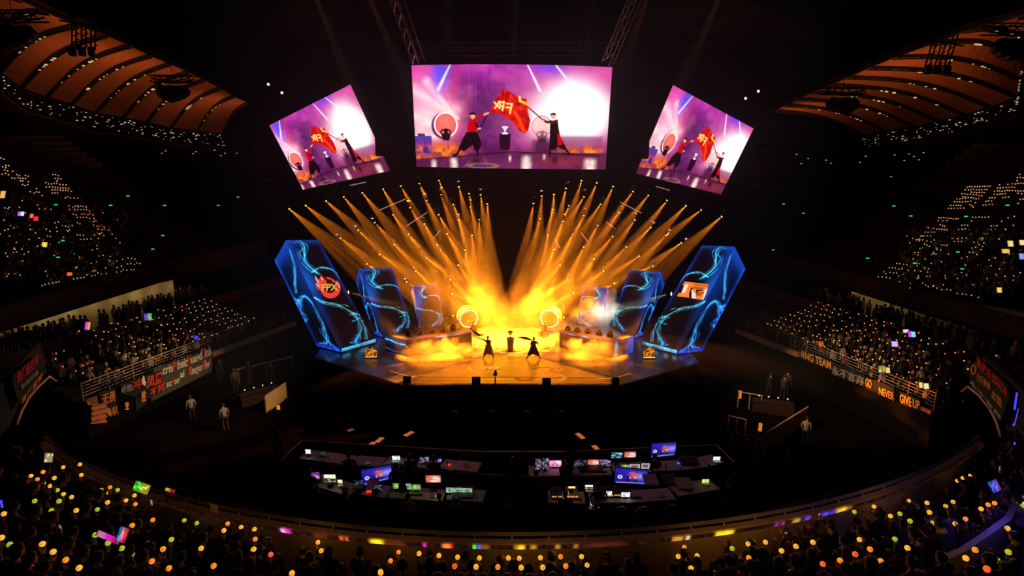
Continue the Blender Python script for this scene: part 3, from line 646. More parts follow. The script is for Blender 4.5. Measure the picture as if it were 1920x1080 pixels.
# ------------------------------------------------------------------ wedge monitors at the front edge
M_GRILL=mat('speaker_grille',(0.015,0.015,0.016),.7)
for k,(px,py,w,lab) in enumerate(((763,719,15,'first wedge floor monitor at the front stage edge, nearest the phoenix tower'),(892.5,720,16,'floor monitor at the front stage edge beside the remote camera'),(1025,722.5,16,'floor monitor at the front stage edge below the second performer'),(1155,721,13,'last wedge floor monitor at the front stage edge, nearest the orange emblem tower'))):
    c=at_z(px,py,ZS); W=w*.0355
    s=thing('floor_monitor',lab,'speaker',(c.x,c.y+.3,ZS),'wedge monitors on the stage edge')
    mb=MB(); prof=[(0,0),(.5,0),(.5,.12),(.18,.42),(0,.36)]
    mb.prism([(c.x-W/2,c.y+.05+y,ZS+z) for y,z in prof],(W,0,0)); mb.build('cabinet',M_CASE,s)
    g=MB(); a=Vector((c.x-W/2+.03,c.y+.05+.485,ZS+.14)); b=Vector((c.x-W/2+.03,c.y+.05+.195,ZS+.40)); g.prism([a,a+Vector((W-.06,0,0)),b+Vector((W-.06,0,0)),b],Vector((0,.02,.02))); g.build('grille',M_GRILL,s)
    MB().box((c.x,c.y+.04,ZS+.2),(.16,.03,.05)).build('handle',M_BLK,s)
# remote camera on its stand
c=at_z(928.5,720.5,ZS); s=thing('remote_camera','remote camera on a short post at the front stage edge','camera',(c.x,c.y,ZS))
mb=MB(); mb.lathe([(.13,ZS),(.13,ZS+.03),(.03,ZS+.05),(.03,ZS+.55)],n=10,M=Matrix.Translation((c.x,c.y,0))); mb.box((c.x,c.y,ZS+.25),(.09,.08,.42),bev=.02); mb.build('post',M_BLK,s)
mb=MB(); mb.box((c.x,c.y,ZS+.66),(.2,.18,.12),bev=.02); mb.box((c.x-.12,c.y,ZS+.72),(.04,.1,.2)); mb.box((c.x+.12,c.y,ZS+.72),(.04,.1,.2)); mb.build('pan_head',M_CASE,s)
mb=MB(); mb.box((c.x+.02,c.y+.05,ZS+.82),(.17,.34,.17),bev=.03); mb.build('camera_body',M_CASE,s)
MB().tube((c.x+.02,c.y+.2,ZS+.82),(c.x+.02,c.y+.36,ZS+.82),.06,n=12).build('lens',M_CASE,s); MB().box((c.x+.02,c.y-.02,ZS+.95),(.12,.16,.08),bev=.02).build('viewfinder',M_CASE,s)
# ------------------------------------------------------------------ podium with the trophy
M_POD=mat('podium_dark',(.10,.045,.03),.35); M_SILV=mat('trophy_silver',(.92,.9,.88),.18,1.0)
c=at_z(957,658,ZS); s=thing('podium','dark tapered trophy stand inside the glowing hexagon','podium',(c.x,c.y,ZS))
hw=.26; sq=lambda w,z:[(c.x+a*w,c.y+b*w,ZS+z) for a,b in ((-1,-1),(1,-1),(1,1),(-1,1))]
mb=MB(); v=sq(.36,0)+sq(.36,.06)+sq(.22,.09)+sq(.27,1.02); mb.add(v,[(3,2,1,0),(12,13,14,15)]+[(k*4+i,k*4+(i+1)%4,k*4+4+(i+1)%4,k*4+4+i) for k in range(3) for i in range(4)]); mb.build('pillar',M_POD,s)
MB().box((c.x,c.y,ZS+1.05),(.62,.62,.06),bev=.015).build('top_plate',M_POD,s)
tz=ZS+1.08; tr=thing('trophy','shiny silver cup standing on the trophy stand','trophy',(c.x,c.y,tz)); Mx=Matrix.Translation((c.x,c.y,tz))
MB().lathe([(.15,0),(.16,.03),(.12,.07),(.05,.1),(.035,.2)],n=20,M=Mx).build('foot',M_SILV,tr,smooth=True)
MB().lathe([(.035,.2),(.06,.23),(.11,.28),(.17,.36),(.2,.46),(.205,.54),(.19,.54),(.15,.40),(.02,.32)],n=20,M=Mx).build('bowl',M_SILV,tr,smooth=True)
for sx in (-1,1):
    MB().path([(c.x+sx*.19,c.y,tz+.5),(c.x+sx*.29,c.y,tz+.52),(c.x+sx*.32,c.y,tz+.43),(c.x+sx*.26,c.y,tz+.33),(c.x+sx*.15,c.y,tz+.32)],.022,n=8).build('handle',M_SILV,tr,smooth=True)
# ------------------------------------------------------------------ big standing drums
M_WOOD=mat('drum_wood',(.30,.10,.04),.4,noise=.25,nscale=4); M_SKINH=mat('drum_head',(.75,.55,.35),.6); M_GLOW=mat('drum_light',(.9,.8,.6),.4,emit=(1.0,.78,.42),estr=2.6,sample=True); M_STUD=mat('stud_brass',(.7,.45,.12),.3,1.0)
def big_drum(px,py,sx,label):
    c=at_y(px,py,45.2); ax=Vector((-sx*.30,-.93,-.16)).normalized() # the head faces the audience, turned a little to the middle
    s=thing('barrel_drum',label,'drum',(c.x,c.y,ZS),'big drums at the back of the stage')
    z=-ax; x=Vector((0,0,1)).cross(z).normalized(); y=z.cross(x); M=frame_mat(x,y,z,c)
    R=.86
    mb=MB().lathe([(R*.97,0),(R*1.04,.1),(R*1.13,.45),(R*1.13,.62),(R*1.04,.95),(R*.97,1.05)],n=36,M=M); mb.build('shell',M_WOOD,s,smooth=True)
    MB().lathe([(R*.93,-.03),(R*.93,-.012),(R*.93,.002)],n=36,M=M).build('drum_head',M_SKINH,s)
    MB().path([M@Vector((R*.93*math.cos(a),R*.93*math.sin(a),-.03)) for a in [2*PI*i/40 for i in range(40)]],.035,n=8,closed=True).build('light_ring',M_GLOW,s,smooth=True)['label']='glowing rim ring'
    st=MB()
    for i in range(28):
        a=2*PI*i/28; st.ball(M@Vector((R*1.02*math.cos(a),R*1.02*math.sin(a),.07)),.03,n=6,k=4)
    st.build('studs',M_STUD,s)
    fr=MB(); f=c-ax*.5
    for k in (-1,1):
        fr.tube((f.x+k*.75,f.y-.4,ZS),(f.x+k*.5,f.y,c.z-.55),.06); fr.tube((f.x+k*.75,f.y+.5,ZS),(f.x+k*.5,f.y,c.z-.55),.06); fr.tube((f.x+k*.75,f.y-.4,ZS+.06),(f.x+k*.75,f.y+.5,ZS+.06),.05)
    fr.tube((f.x-.75,f.y,ZS+.1),(f.x+.75,f.y,ZS+.1),.05); fr.tube((f.x-.62,f.y,c.z-.62),(f.x+.62,f.y,c.z-.62),.07); fr.build('stand',M_BLK,s)
    return c,ax
dc1,da1=big_drum(879,597.5,-1,'large round drum with glowing rim behind the performer with the raised arm'); dc2,da2=big_drum(1030,597.5,1,'large round drum with glowing rim behind the second performer')
# ------------------------------------------------------------------ team booths: desk, end panel and chairs
M_DESK=mat('desk_dark',(.035,.022,.018),.35); M_CHB=mat('chair_black',(.02,.02,.02),.5); M_CHY=mat('chair_amber',(.95,.48,.06),.5); M_DTRIM=led_mat('desk_trim_picture',1.0)
def desk_pic(U,V):
    p=Pic(U,V); p.fill((60,30,48)); n=smooth_noise(U*8,V*2,6,3); p.plus(np.exp(-((U-.52)/.10)**2)*1.0*n,(190,200,250)); p.plus(np.exp(-((U-.80)/.10)**2)*n,(190,170,230)); p.plus(n*.25,(150,80,120)); return p.c
def end_pic(seed):
    def f(U,V):
        p=Pic(U,V); p.fill((8,12,26)); p.plus(np.exp(-((V-.25)/.2)**2)*.4,(20,70,150)); strokes(p,U,V,[dict(p=[(0,.3),(.3,.25),(.6,.35),(1,.3)],n=5,w=.05,j=.10,c=(60,180,240)),dict(p=[(.0,.85),(.5,.9),(.8,.8)],n=2,w=.05,j=.08,c=(70,90,140))],1.0,seed); return p.c
    return f
def end_pic_r(U,V):
    p=Pic(U,V); p.fill((20,12,20)); p.plus(np.exp(-((1-U)/.28)**2)*(1.1-.4*V),(30,90,220)); p.plus(np.exp(-((U-.1)/.08)**2)*np.exp(-((V-.4)/.4)**2),(60,170,220)); return p.c
def booth(sx,top_near,top_far,end_near,lab):
    h=1.32; a=at_z(*end_near,ZS+h); b=at_z(*top_near,ZS+h); c_=at_z(*top_far,ZS+h)
    s=thing('team_desk',lab,'desk',((a.x+c_.x)/2,a.y,ZS),'team desks at the sides of the stage')
    dn=Vector((0,0,-h)); back=Vector((0,.85,0))
    MB().prism([b,c_,c_+back,b+back],(0,0,-.07)).build('desk_top',M_DESK,s)
    MB().prism([b+Vector((0,.05,-.07)),c_+Vector((0,.05,-.07)),c_+Vector((0,.10,-.07)),b+Vector((0,.10,-.07))],(0,0,-h+.07)).build('front_panel',M_DESK,s)
    MB().prism([c_+back*.2,c_+back*.9,c_+back*.9+Vector((.05*sx,0,0)),c_+back*.2+Vector((.05*sx,0,0))],(0,0,-h)).build('side_panel',M_DESK,s)
    l,r=(b,c_) if sx<0 else (c_,b)
    f=Vector((0,-.02,0))
    o=led_grid('trim_display',quad(l+f,r+f,r+f-Vector((0,0,.11)),l+f-Vector((0,0,.11))),90,4,desk_pic if sx<0 else (lambda U,V:desk_pic(1-U,V)),M_DTRIM,s); o['label']='lit strip along the desk edge'
    l,r=(a,b) if sx<0 else (b,a); f=Vector((0,-.03,0))
    o=led_grid('end_display',quad(l+f,r+f,r+f+dn,l+f+dn),50,50,end_pic(5) if sx<0 else end_pic_r,M_DTRIM,s); o['label']='blue lit end panel'
    MB().prism([a,b,b+back,a+back],dn).build('end_box',M_CASE,s)
    return s
booth(-1,(761,638),(884,622),(721.5,626),'long low team desk with blue end panel on the phoenix tower side'); booth(1,(1152,640),(1050,622),(1188,630),'long low team desk with blue end panel on the orange emblem side')
def game_chair(p,label,rz):
    s=thing('gaming_chair',label,'chair',p,'gaming chairs behind the team desks',rz)
    mb=MB(); mb.box((0,0,.5),(.5,.5,.12),bev=.05); mb.build('seat',M_CHB,s,world=False)
    mb=MB(); n=12; pts=[(.27*math.cos(t)*(1.0 if math.sin(t)<0 else .92),.0,1.12+.46*math.sin(t)*(1 if math.sin(t)>0 else 1.25)) for t in [2*PI*i/n for i in range(n)]]; mb.prism([(x,.26,z) for x,_,z in pts],(0,.1,0)); mb.build('backrest',M_CHB,s,world=False)
    MB().path([(.23*math.cos(t),.24,1.2+.36*math.sin(t)) for t in [math.radians(-30+240*i/14) for i in range(15)]],.065,n=8).build('bolster',M_CHY,s,world=False)['label']='amber side bolsters'
    MB().box((0,.22,1.34),(.24,.1,.16),bev=.04).build('head_pillow',M_CHY,s,world=False)
    mb=MB(); mb.tube((0,0,.08),(0,0,.45),.035)
    for i in range(5):
        a=2*PI*i/5; mb.tube((0,0,.12),(.3*math.cos(a),.3*math.sin(a),.06),.025); mb.ball((.3*math.cos(a),.3*math.sin(a),.035),.035,n=6,k=4)
    mb.build('base',M_BLK,s,world=False)
    for sx in (-1,1):
        mb=MB(); mb.box((sx*.3,.05,.72),(.07,.3,.04)); mb.box((sx*.3,.05,.61),(.04,.06,.2)); mb.build('armrest',M_CHB,s,world=False)
    return s
CH_L=[(762.6,629),(785,626),(807.6,623),(828.5,621),(848,618)]; CH_R=[(1146,632),(1125,629),(1104,626.5),(1084,624),(1065,622)]
o5=['outermost','second','middle','fourth','innermost']; proto=None
for side,CH in (('phoenix tower',CH_L),('orange emblem tower',CH_R)):
    for k,(x,y) in enumerate(CH):
        q=at_z(x,y,ZS+1.25); pos=Vector((q.x,q.y+.35,ZS+.0)); lab=f'{o5[k]} black and amber gaming chair behind the desk on the {side} side'
        if proto is None: proto=game_chair(pos,lab,0.0)
        else: copy_tree(proto,loc=pos,label=lab)
# ------------------------------------------------------------------ the two performers with flags
M_COAT=mat('coat_black',(.03,.012,.010),.7,noise=.2); M_TROU=mat('trousers_black',(.022,.012,.012),.75); M_REDL=mat('coat_red_lining',(.45,.03,.02),.6); M_FLAG=mat('flag_red',(.28,.02,.015),.7,noise=.3,nscale=3)
M_POLE=mat('flag_pole',(.10,.06,.03),.5)
def skirt(o,waist,hem_pts,m,name,parent,split=None):
    """coat skirt: rings from the waist ellipse to a hem outline"""
    mb=MB(); n=len(hem_pts); k=5; vs=[]
    for j in range(k+1):
        t=j/k
        for i,(hx,hy,hz) in enumerate(hem_pts):
            a=2*PI*i/n; wx=waist[0]+.17*math.cos(a); wy=waist[1]+.13*math.sin(a)
            e=t**.85; fold=1+.05*math.sin(i*3.0)*t
            vs.append((wx*(1-e)+hx*e*fold+ (0 if t==0 else 0), wy*(1-e)+hy*e, waist[2]*(1-t)+hz*t))
    fs=[(j*n+i,j*n+(i+1)%n,(j+1)*n+(i+1)%n,(j+1)*n+i) for j in range(k) for i in range(n)]
    mb.add(vs,fs,m); s=mb.build(name,m,parent,world=False,smooth=True)
    md=s.modifiers.new('thickness','SOLIDIFY'); md.thickness=.015
    return s
def flag(name,label,pole_a,pole_b,outline,bulge):
    """cloth: grid between a leading edge on the pole and a trailing outline"""
    t=thing(name,label,'flag',pole_a,'flags swung by the performers')
    MB().tube(pole_a,pole_b,.018,n=8).build('pole',M_POLE,t); 
    top,bot=outline; mb=MB(); n=len(top); k=6; vs=[]
    for i in range(n):
        a=Vector(top[i]); b=Vector(bot[i])
        for j in range(k+1):
            u=j/k; p=a.lerp(b,u); p.y+=bulge*math.sin(i*1.3+u*2.2)*(i/n); vs.append(p)
    fs=[(i*(k+1)+j,(i+1)*(k+1)+j,(i+1)*(k+1)+j+1,i*(k+1)+j+1) for i in range(n-1) for j in range(k)]
    c=mb.add(vs,fs,M_FLAG).build('cloth',M_FLAG,t,smooth=True); md=c.modifiers.new('thickness','SOLIDIFY'); md.thickness=.012
    return t
def performer(loc,label,J,face,skirt_pts,lining):
    t=thing('person',label,'person',loc,None)
    me,hd,F=person_mesh('body',M_COAT,M_TROU,**J,face=face,shoe=mat('boot',(.015,.01,.01),.5))
    b=bpy.data.objects.new('body',me); COL.objects.link(b); b.parent=t
    hair_mb(hd,F,m=M_HAIR).build('hair',M_HAIR,t,world=False,smooth=True)
    pv=Vector(J['pelvis']); s=skirt(t,(pv.x,pv.y,pv.z+.12),skirt_pts,M_COAT,'coat_skirt',t)
    MB().path([(pv.x+.175*math.cos(a),pv.y+.145*math.sin(a),pv.z+.12) for a in [2*PI*i/20 for i in range(20)]],.03,n=6,closed=True).build('belt',M_REDL,t,world=False)
    mb=MB(); mb.prism([Vector(q) for q in lining],(0,-.012,0)); mb.build('coat_lining',M_REDL,t,world=False)['label']='red coat lining'
    return t
# first performer: stands over a wide stance, arm thrown up towards the flag
f1=at_z(916,672,ZS); X=f1.x; Y=f1.y
mpp=.0405   # metres per picture pixel at the performers
def hem(l,r,n=20,d=.34,z=.3,notch=True):
    out=[]
    for i in range(n):
        a=2*PI*i/n; cx=math.cos(a); x=(l+r)/2+(r-l)/2*cx; zz=z+(.16 if (notch and abs(cx)<.35) else 0)
        out.append((x,d*math.sin(a),zz))
    return out
J1=dict(pelvis=(.02,0,.96),chest=(-.02,-.02,1.30),neck=(-.03,-.02,1.49),head=(-.045,-.04,1.66),
 arms=[((-.20,-.03,1.42),(-.46,-.10,1.55),(-.72,-.16,1.66),(0,0,1)),((.16,-.02,1.41),(.12,-.22,1.18),(-.18,-.36,1.13),(0,0,1))],
 legs=[((-.10,0,.92),(-.22,-.08,.52),(-.36,0,.09),(-.46,-.16,.035)),((.12,0,.92),(.24,-.05,.50),(.36,.02,.09),(.42,-.16,.035))])
p1=performer(f1,'person in long dark coat stretching one arm up to a flag',J1,(-.35,-.94,0),hem(-.40,.44,z=.30),[(-.02,-.37,.40),(.06,-.37,.40),(.04,-.17,1.04),(-.01,-.17,1.04)])
f2=at_z(1000.5,673,ZS)
J2=dict(pelvis=(-.03,0,.92),chest=(.0,-.02,1.26),neck=(.01,-.02,1.45),head=(.01,-.05,1.62),
 arms=[((-.17,-.03,1.38),(-.24,-.16,1.16),(-.10,-.30,1.36),(1,0,0)),((.19,-.03,1.38),(.36,-.10,1.20),(.18,-.30,1.33),(0,0,1))],
 legs=[((-.13,0,.88),(-.34,-.10,.48),(-.48,-.02,.09),(-.62,-.12,.035)),((.10,0,.88),(.30,-.12,.48),(.46,.0,.09),(.54,-.16,.035))])
p2=performer(f2,'person in a long dark coat, flag over the shoulder, legs wide apart',J2,(-.1,-.99,0),hem(-.46,.44,z=.32),[(.06,-.36,.42),(.16,-.36,.42),(.04,-.17,1.0),(-.03,-.17,1.0)])
W1=lambda x,y,dy=0:at_y(x,y,f1.y-.16+dy); W2=lambda x,y,dy=0:at_y(x,y,f2.y-.3+dy)
g=f1+Vector((-.72,-.16,1.66))
flag('flag','dark red flag streaming back from the raised pole of the first performer',f1+Vector((-.5,-.2,1.55)),W1(881,615,-.1),([W1(881.5,614),W1(886,618.5),W1(892,622.5),W1(898,625.5),W1(903,626.5),W1(909,627)],[W1(882,616.5),W1(887,622),W1(893,627.5),W1(898,630),W1(903,630),W1(908,629.5)]),.18)
flag('flag','dark red flag trailing level over the shoulder of the second performer',f2+Vector((.12,-.36,1.30)),W2(972,632,-.05),([W2(999,638),W2(993,634.5),W2(986,631.5),W2(979,630.5),W2(973,631),W2(970,632)],[W2(998.5,639.5),W2(992,638),W2(985,636),W2(978,634.5),W2(974,634.5),W2(971,634.5)]),.16)
# drummers in front of the drums, arms raised
for k,(c,ax,lab) in enumerate(((dc1,da1,'person drumming with raised arms at the drum behind the first performer'),(dc2,da2,'person drumming with raised arms at the drum behind the second performer'))):
    q=Vector((c.x+ax.x*1.0+(.1 if k==0 else -.1),c.y+ax.y*1.0,ZS))
    sx=.16
    t=thing('person',lab,'person',q,'drummers')
    me,hd,F=person_mesh('body',M_COAT,M_TROU,pelvis=(0,0,.62),chest=(0,.05,.92),neck=(0,.07,1.08),head=(0,.10,1.24),face=(-ax.x,-ax.y,0),
      arms=[((-.19,.06,1.0),(-.40,.12,1.06),(-.34,.22,1.30),(1,0,0)),((.19,.06,1.0),(.40,.12,1.06),(.36,.2,1.30),(-1,0,0))],
      legs=[((-.12,0,.6),(-.28,.06,.36),(-.26,-.05,.09),(-.28,.1,.035)),((.12,0,.6),(.28,.06,.36),(.26,-.05,.09),(.28,.1,.035))])
    b=bpy.data.objects.new('body',me); COL.objects.link(b); b.parent=t
    hair_mb(hd,F,m=M_HAIR).build('hair',M_HAIR,t,world=False,smooth=True)
    for s in (-1,1):
        d=thing('drumstick',f"drumstick in the {'first' if s<0 else 'second'} raised hand of the person {'drumming behind the first performer' if k==0 else 'drumming behind the second performer'}",'drumstick',q+Vector((s*.36,.28,1.37)))
        MB().tube((0,-.12,-.1),(-s*.08,.22,.16),.014,n=6).build('stick',M_WOOD,d,world=False)
# ------------------------------------------------------------------ the hall: stands, walls, roof
def struct(o): o['kind']='structure'; return o
M_CONC=mat('concrete_dark',(.006,.005,.005),1.0,noise=.3,nscale=1.5,spec=.05); M_SEATB=mat('stand_dark',(.006,.005,.005),.8,noise=.2); M_RAIL=mat('rail_steel',(.62,.50,.46),.35,.45); M_BEIGE=mat('concourse_wall',(.62,.50,.30),.8,noise=.15,nscale=2); M_FASC=mat('fascia_maroon',(.022,.006,.005),.8,noise=.3,nscale=1)
BC=Vector((0,37,0))
def ring_pt(r,a,z): return (BC.x+r*math.sin(a), BC.y-r*math.cos(a), z)
R0,DR,Z0,DZ=26.25,.85,5.55,.42
ZP=6.66   # top of the near parapet
def row_of(r): return max(0,int((r-R0)/DR))
def floor_near(r): return Z0+DZ*row_of(r)
# near stand: stepped rows round the bowl
A0,A1,NA=-1.02,.80,60
P0,P1=-.615,.615    # reach of the lit parapet
def near_deck(k0,a0,a1,name):
    mb=MB(); vs=[]; prof=[]; NN=max(6,int(NA*(a1-a0)/(A1-A0)))
    for k in range(k0,9): prof+=[(R0+DR*k,Z0+DZ*k),(R0+DR*(k+1),Z0+DZ*k)]
    prof+=[(R0+DR*9,Z0+DZ*k0-1.0),(R0+DR*k0,Z0+DZ*k0-1.0)]; n=len(prof); fs=[]
    for i in range(NN+1): vs+=[ring_pt(r,a0+(a1-a0)*i/NN,z) for r,z in prof]
    for i in range(NN): fs+=[(i*n+j,(i+1)*n+j,(i+1)*n+(j+1)%n,i*n+(j+1)%n) for j in range(n)]
    fs+=[tuple(range(n)),tuple(NN*n+j for j in reversed(range(n)))]
    struct(mb.add(vs,fs,M_SEATB).build(name,M_SEATB))
near_deck(0,-.63,A1,'floor_near_stand'); near_deck(2,A0,-.63,'floor_near_stand_end')
# bench seats, one curved run per row and block
def ring_bar(mb,prof,a0,a1,m,n=24):
    k=len(prof); vs=[]
    for i in range(n+1):
        a=a0+(a1-a0)*i/n; vs+=[ring_pt(r,a,z) for r,z in prof]
    fs=[(i*k+j,(i+1)*k+j,(i+1)*k+(j+1)%k,i*k+(j+1)%k) for i in range(n) for j in range(k)]+[tuple(range(k)),tuple(n*k+j for j in reversed(range(k)))]
    return mb.add(vs,fs,m)
# parapet wall with a coping and the LED strip below it
M_PARA=mat('parapet_cream',(.50,.34,.16),.7,noise=.2,nscale=3)
struct(ring_bar(MB(),[(25.95,4.4),(26.12,4.4),(26.12,ZP),(25.95,ZP)],P0,P1,M_PARA,NA).build('wall_near_parapet',M_PARA))
hr=thing('handrail','long curved steel handrail along the front edge of the near stand','railing',ring_pt(26.0,0,ZP))
ring_bar(MB(),[(25.94,ZP+.14),(26.02,ZP+.12),(26.06,ZP+.16),(25.98,ZP+.2)],P0,P1,M_RAIL,NA).build('top_rail',M_RAIL,hr)
for i in range(0,37):
    a=P0+(P1-P0)*(i+.5)/37; p=Vector(ring_pt(26.0,a,ZP)); MB().tube(p,p+Vector((0,0,.15)),.02,n=6).build('post',M_RAIL,hr)
# the LED strip: an advertising ribbon under the rail, seen at a sharp angle from the near side
M_RIB=led_mat('ribbon_picture',1.0,False)
rb=thing('led_ribbon','coloured LED advertising strip along the parapet of the near stand','LED strip',ring_pt(26.2,0,6.1))
# paint positions run by picture x so that each coloured spot stands where the photo shows it
def rib_pt(U,V):
    a=P0+(P1-P0)*U; r=26.13+.035*(1-V); z=ZP-.015-.13*V
    return np.stack([BC.x+r*np.sin(a),BC.y-r*np.cos(a),z],-1)
ang_px={}
def angle_at(px):
    lo,hi=A0,A1
    for _ in range(40):
        m=(lo+hi)/2
        if to_px(ring_pt(26.15,m,ZP-.06))[0]<px: lo=m
        else: hi=m
    return lo
us=[(angle_at(x)-P0)/(P1-P0) for x in range(0,1920,20)]; xs=[x/1920 for x in range(0,1920,20)]
RIBPX=[(536,9,(240,40,200),1.3),(530,4,(220,200,250),.8),(706,12,(255,220,30),1.4),(640,4,(255,90,40),.9),(650,3,(255,120,60),.7),(796,3,(240,40,170),1.1),(836,7,(255,140,50),1.2),(844,5,(255,60,20),.9),(890,3,(60,230,70),1.3),(898,2.5,(60,80,250),1.3),(908,10,(200,130,40),.4),(978,6,(255,200,20),1.3),(970,6,(230,160,30),.6),(1000,6,(240,180,40),.6),(1046,5,(230,160,60),.6),(1080,4,(230,160,60),.6),(1274,7,(250,170,60),.8),(1290,4,(255,210,160),1.0),(1264,4,(240,160,60),.6),(1352,10,(255,220,20),1.2),(1368,8,(255,220,20),1.2),(1457,4,(180,40,190),.7),(1468,4,(200,50,160),.6),(1494,7,(210,180,60),.8),(1514,6,(140,60,230),.8),(1548,7,(70,60,250),1.2),(1562,5,(80,50,230),.9),(1578,9,(255,200,40),1.1),(1590,8,(200,130,40),.5),(600,14,(160,70,40),.3),(740,20,(170,70,30),.3),(1130,40,(170,70,40),.2)]
def ribbon_paint(U,V):
    px=np.interp(U,us,[x*1920 for x in xs]); p=Pic(px,V); p.fill((22,10,7)); n=smooth_noise(px/5,V*2,4,2); p.plus(np.clip(n*1.6-.8,0,1)*.12,(200,110,60))
    for x,w,c,g in RIBPX: p.plus(np.exp(-((px-x)/w)**4)*g*(.55+.7*n),c)
    return p.c
led_grid('display',rib_pt,900,3,ribbon_paint,M_RIB,rb)
# walkway rails below the near stand
for r,zz,nm in ((24.6,5.75,'upper'),(24.3,5.25,'lower')):
    h=thing('walkway_rail',f'{nm} thin steel rail of the dark walkway below the near stand','railing',ring_pt(r,0,zz))
    ring_bar(MB(),[(r,zz),(r+.018,zz-.009),(r+.027,zz+.009),(r+.009,zz+.018)],-.42,.42,M_RAIL,30).build('rail',M_RAIL,h)
    for i in range(12):
        a=-.42+.84*(i+.5)/12; p=Vector(ring_pt(r+.03,a,4.3)); MB().tube(p,(p.x,p.y,zz),.02,n=6).build('post',M_RAIL,h)
struct(ring_bar(MB(),[(22.9,4.1),(25.9,4.1),(25.9,4.3),(22.9,4.3)],P0,P1,M_CONC,NA).build('floor_walkway',M_CONC))
struct(ring_bar(MB(),[(22.9,-.02),(23.1,-.02),(23.1,4.05),(22.9,4.05)],-.25,-.2,M_CONC,4).build('wall_walkway_support',M_CONC))
# ------------------------------------------------------------------ side stands
class Side:
    def __init__(s,a,b,c,z):
        s.A=at_z(*a,z); s.B=at_z(*b,z); s.z=z
        d=s.B-s.A; d.z=0; s.d=d.normalized(); n=Vector((-s.d.y,s.d.x,0)); s.n = n if n.x*s.A.x>0 else -n   # outward, away from the stage
        s.vn=s.n.copy()
        s.zf=z-1.05; s.slope=.32; s.pn=Vector((-s.n.x*s.slope,-s.n.y*s.slope,1)).normalized()
    def on_face(s,px,py,off=.0): return at_pl(px,py,s.A-s.n*off,s.vn)
    def on_deck(s,px,py,h=1.2): return at_pl(px,py,s.A+Vector((0,0,s.zf-s.z+h)),s.pn)
    def P(s,u,w,h=0): return s.A+s.d*u+s.n*w+Vector((0,0,s.zf-s.z+h+s.slope*w))
    def uw(s,p): q=p-s.A; return q.dot(s.d),q.dot(s.n)
SL=Side((154,720),(353,646),None,3.3); SR=Side((1753,738),(1587,670),None,3.3)
def stand(s,name,u0,u1,depth):
    mb=MB(); step=.65; k=int(depth/step+.01); prof=[]
    for i in range(k): prof+=[(i*step,s.zf+s.slope*step*i),((i+1)*step,s.zf+s.slope*step*i)]
    prof+=[(k*step,s.zf-1.2),(0,s.zf-1.2)]
    pts=lambda u:[s.A+s.d*u+s.n*w+Vector((0,0,z-s.z)) for w,z in prof]
    a=pts(u0); b=pts(u1); n=len(prof)
    mb.add(a+b,[(j,(j+1)%n,n+(j+1)%n,n+j) for j in range(n)]+[tuple(range(n)),tuple(range(2*n-1,n-1,-1))],M_SEATB); struct(mb.build('floor_'+name,M_SEATB))
    f=MB(); q=s.A+s.d*u0-s.n*.02; q.z=0; L=(u1-u0)
    f.prism([q,q+s.d*L,q+s.d*L+Vector((0,0,s.zf)),q+Vector((0,0,s.zf))],s.n*.0+ -s.n*.12); struct(f.build('wall_'+name,M_CONC))
DEP=5.2
for s,nm in ((SL,'left_stand'),(SR,'right_stand')): stand(s,nm,-.2,30,DEP)
def railing(s,label,u0,u1):
    t=thing('railing',label,'railing',s.A+s.d*(u0+u1)/2+Vector((0,0,s.zf-s.z)))
    o=-s.n*.0
    for k,h in enumerate((1.05,.86,.67,.48,.29)):
        a=s.A+s.d*u0+Vector((0,0,s.zf-s.z+h))+s.n*.1; b=s.A+s.d*u1+Vector((0,0,s.zf-s.z+h))+s.n*.1
        MB().tube(a,b,.03 if k==0 else .018,n=6).build('rail',M_RAIL,t)
    k=int((u1-u0)/1.6)
    for i in range(k+1):
        p=s.A+s.d*(u0+(u1-u0)*i/k)+s.n*.1; p.z=s.zf; MB().tube(p,p+Vector((0,0,1.07)),.028,n=6).build('post',M_RAIL,t)
    return t
railing(SL,'steel railing along the front of the lower stand above the crisp banner',0,13); railing(SR,'steel railing along the front of the lower stand above the orange letter banner',0,13)
# lit stone edge farther along each stand
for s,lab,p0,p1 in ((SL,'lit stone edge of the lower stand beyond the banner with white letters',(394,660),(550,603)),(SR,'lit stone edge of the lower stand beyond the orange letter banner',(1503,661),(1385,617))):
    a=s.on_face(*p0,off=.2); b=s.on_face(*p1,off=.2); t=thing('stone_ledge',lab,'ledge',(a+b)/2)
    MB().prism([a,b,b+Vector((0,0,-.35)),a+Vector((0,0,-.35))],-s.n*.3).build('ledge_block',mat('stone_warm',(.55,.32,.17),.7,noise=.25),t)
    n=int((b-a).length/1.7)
    for i in range(n):
        p=a.lerp(b,(i+.5)/n)+s.n*.15; 
        if i<5: MB().tube(p,p+Vector((0,0,.95)),.03,n=6).build('post',M_RAIL,t)
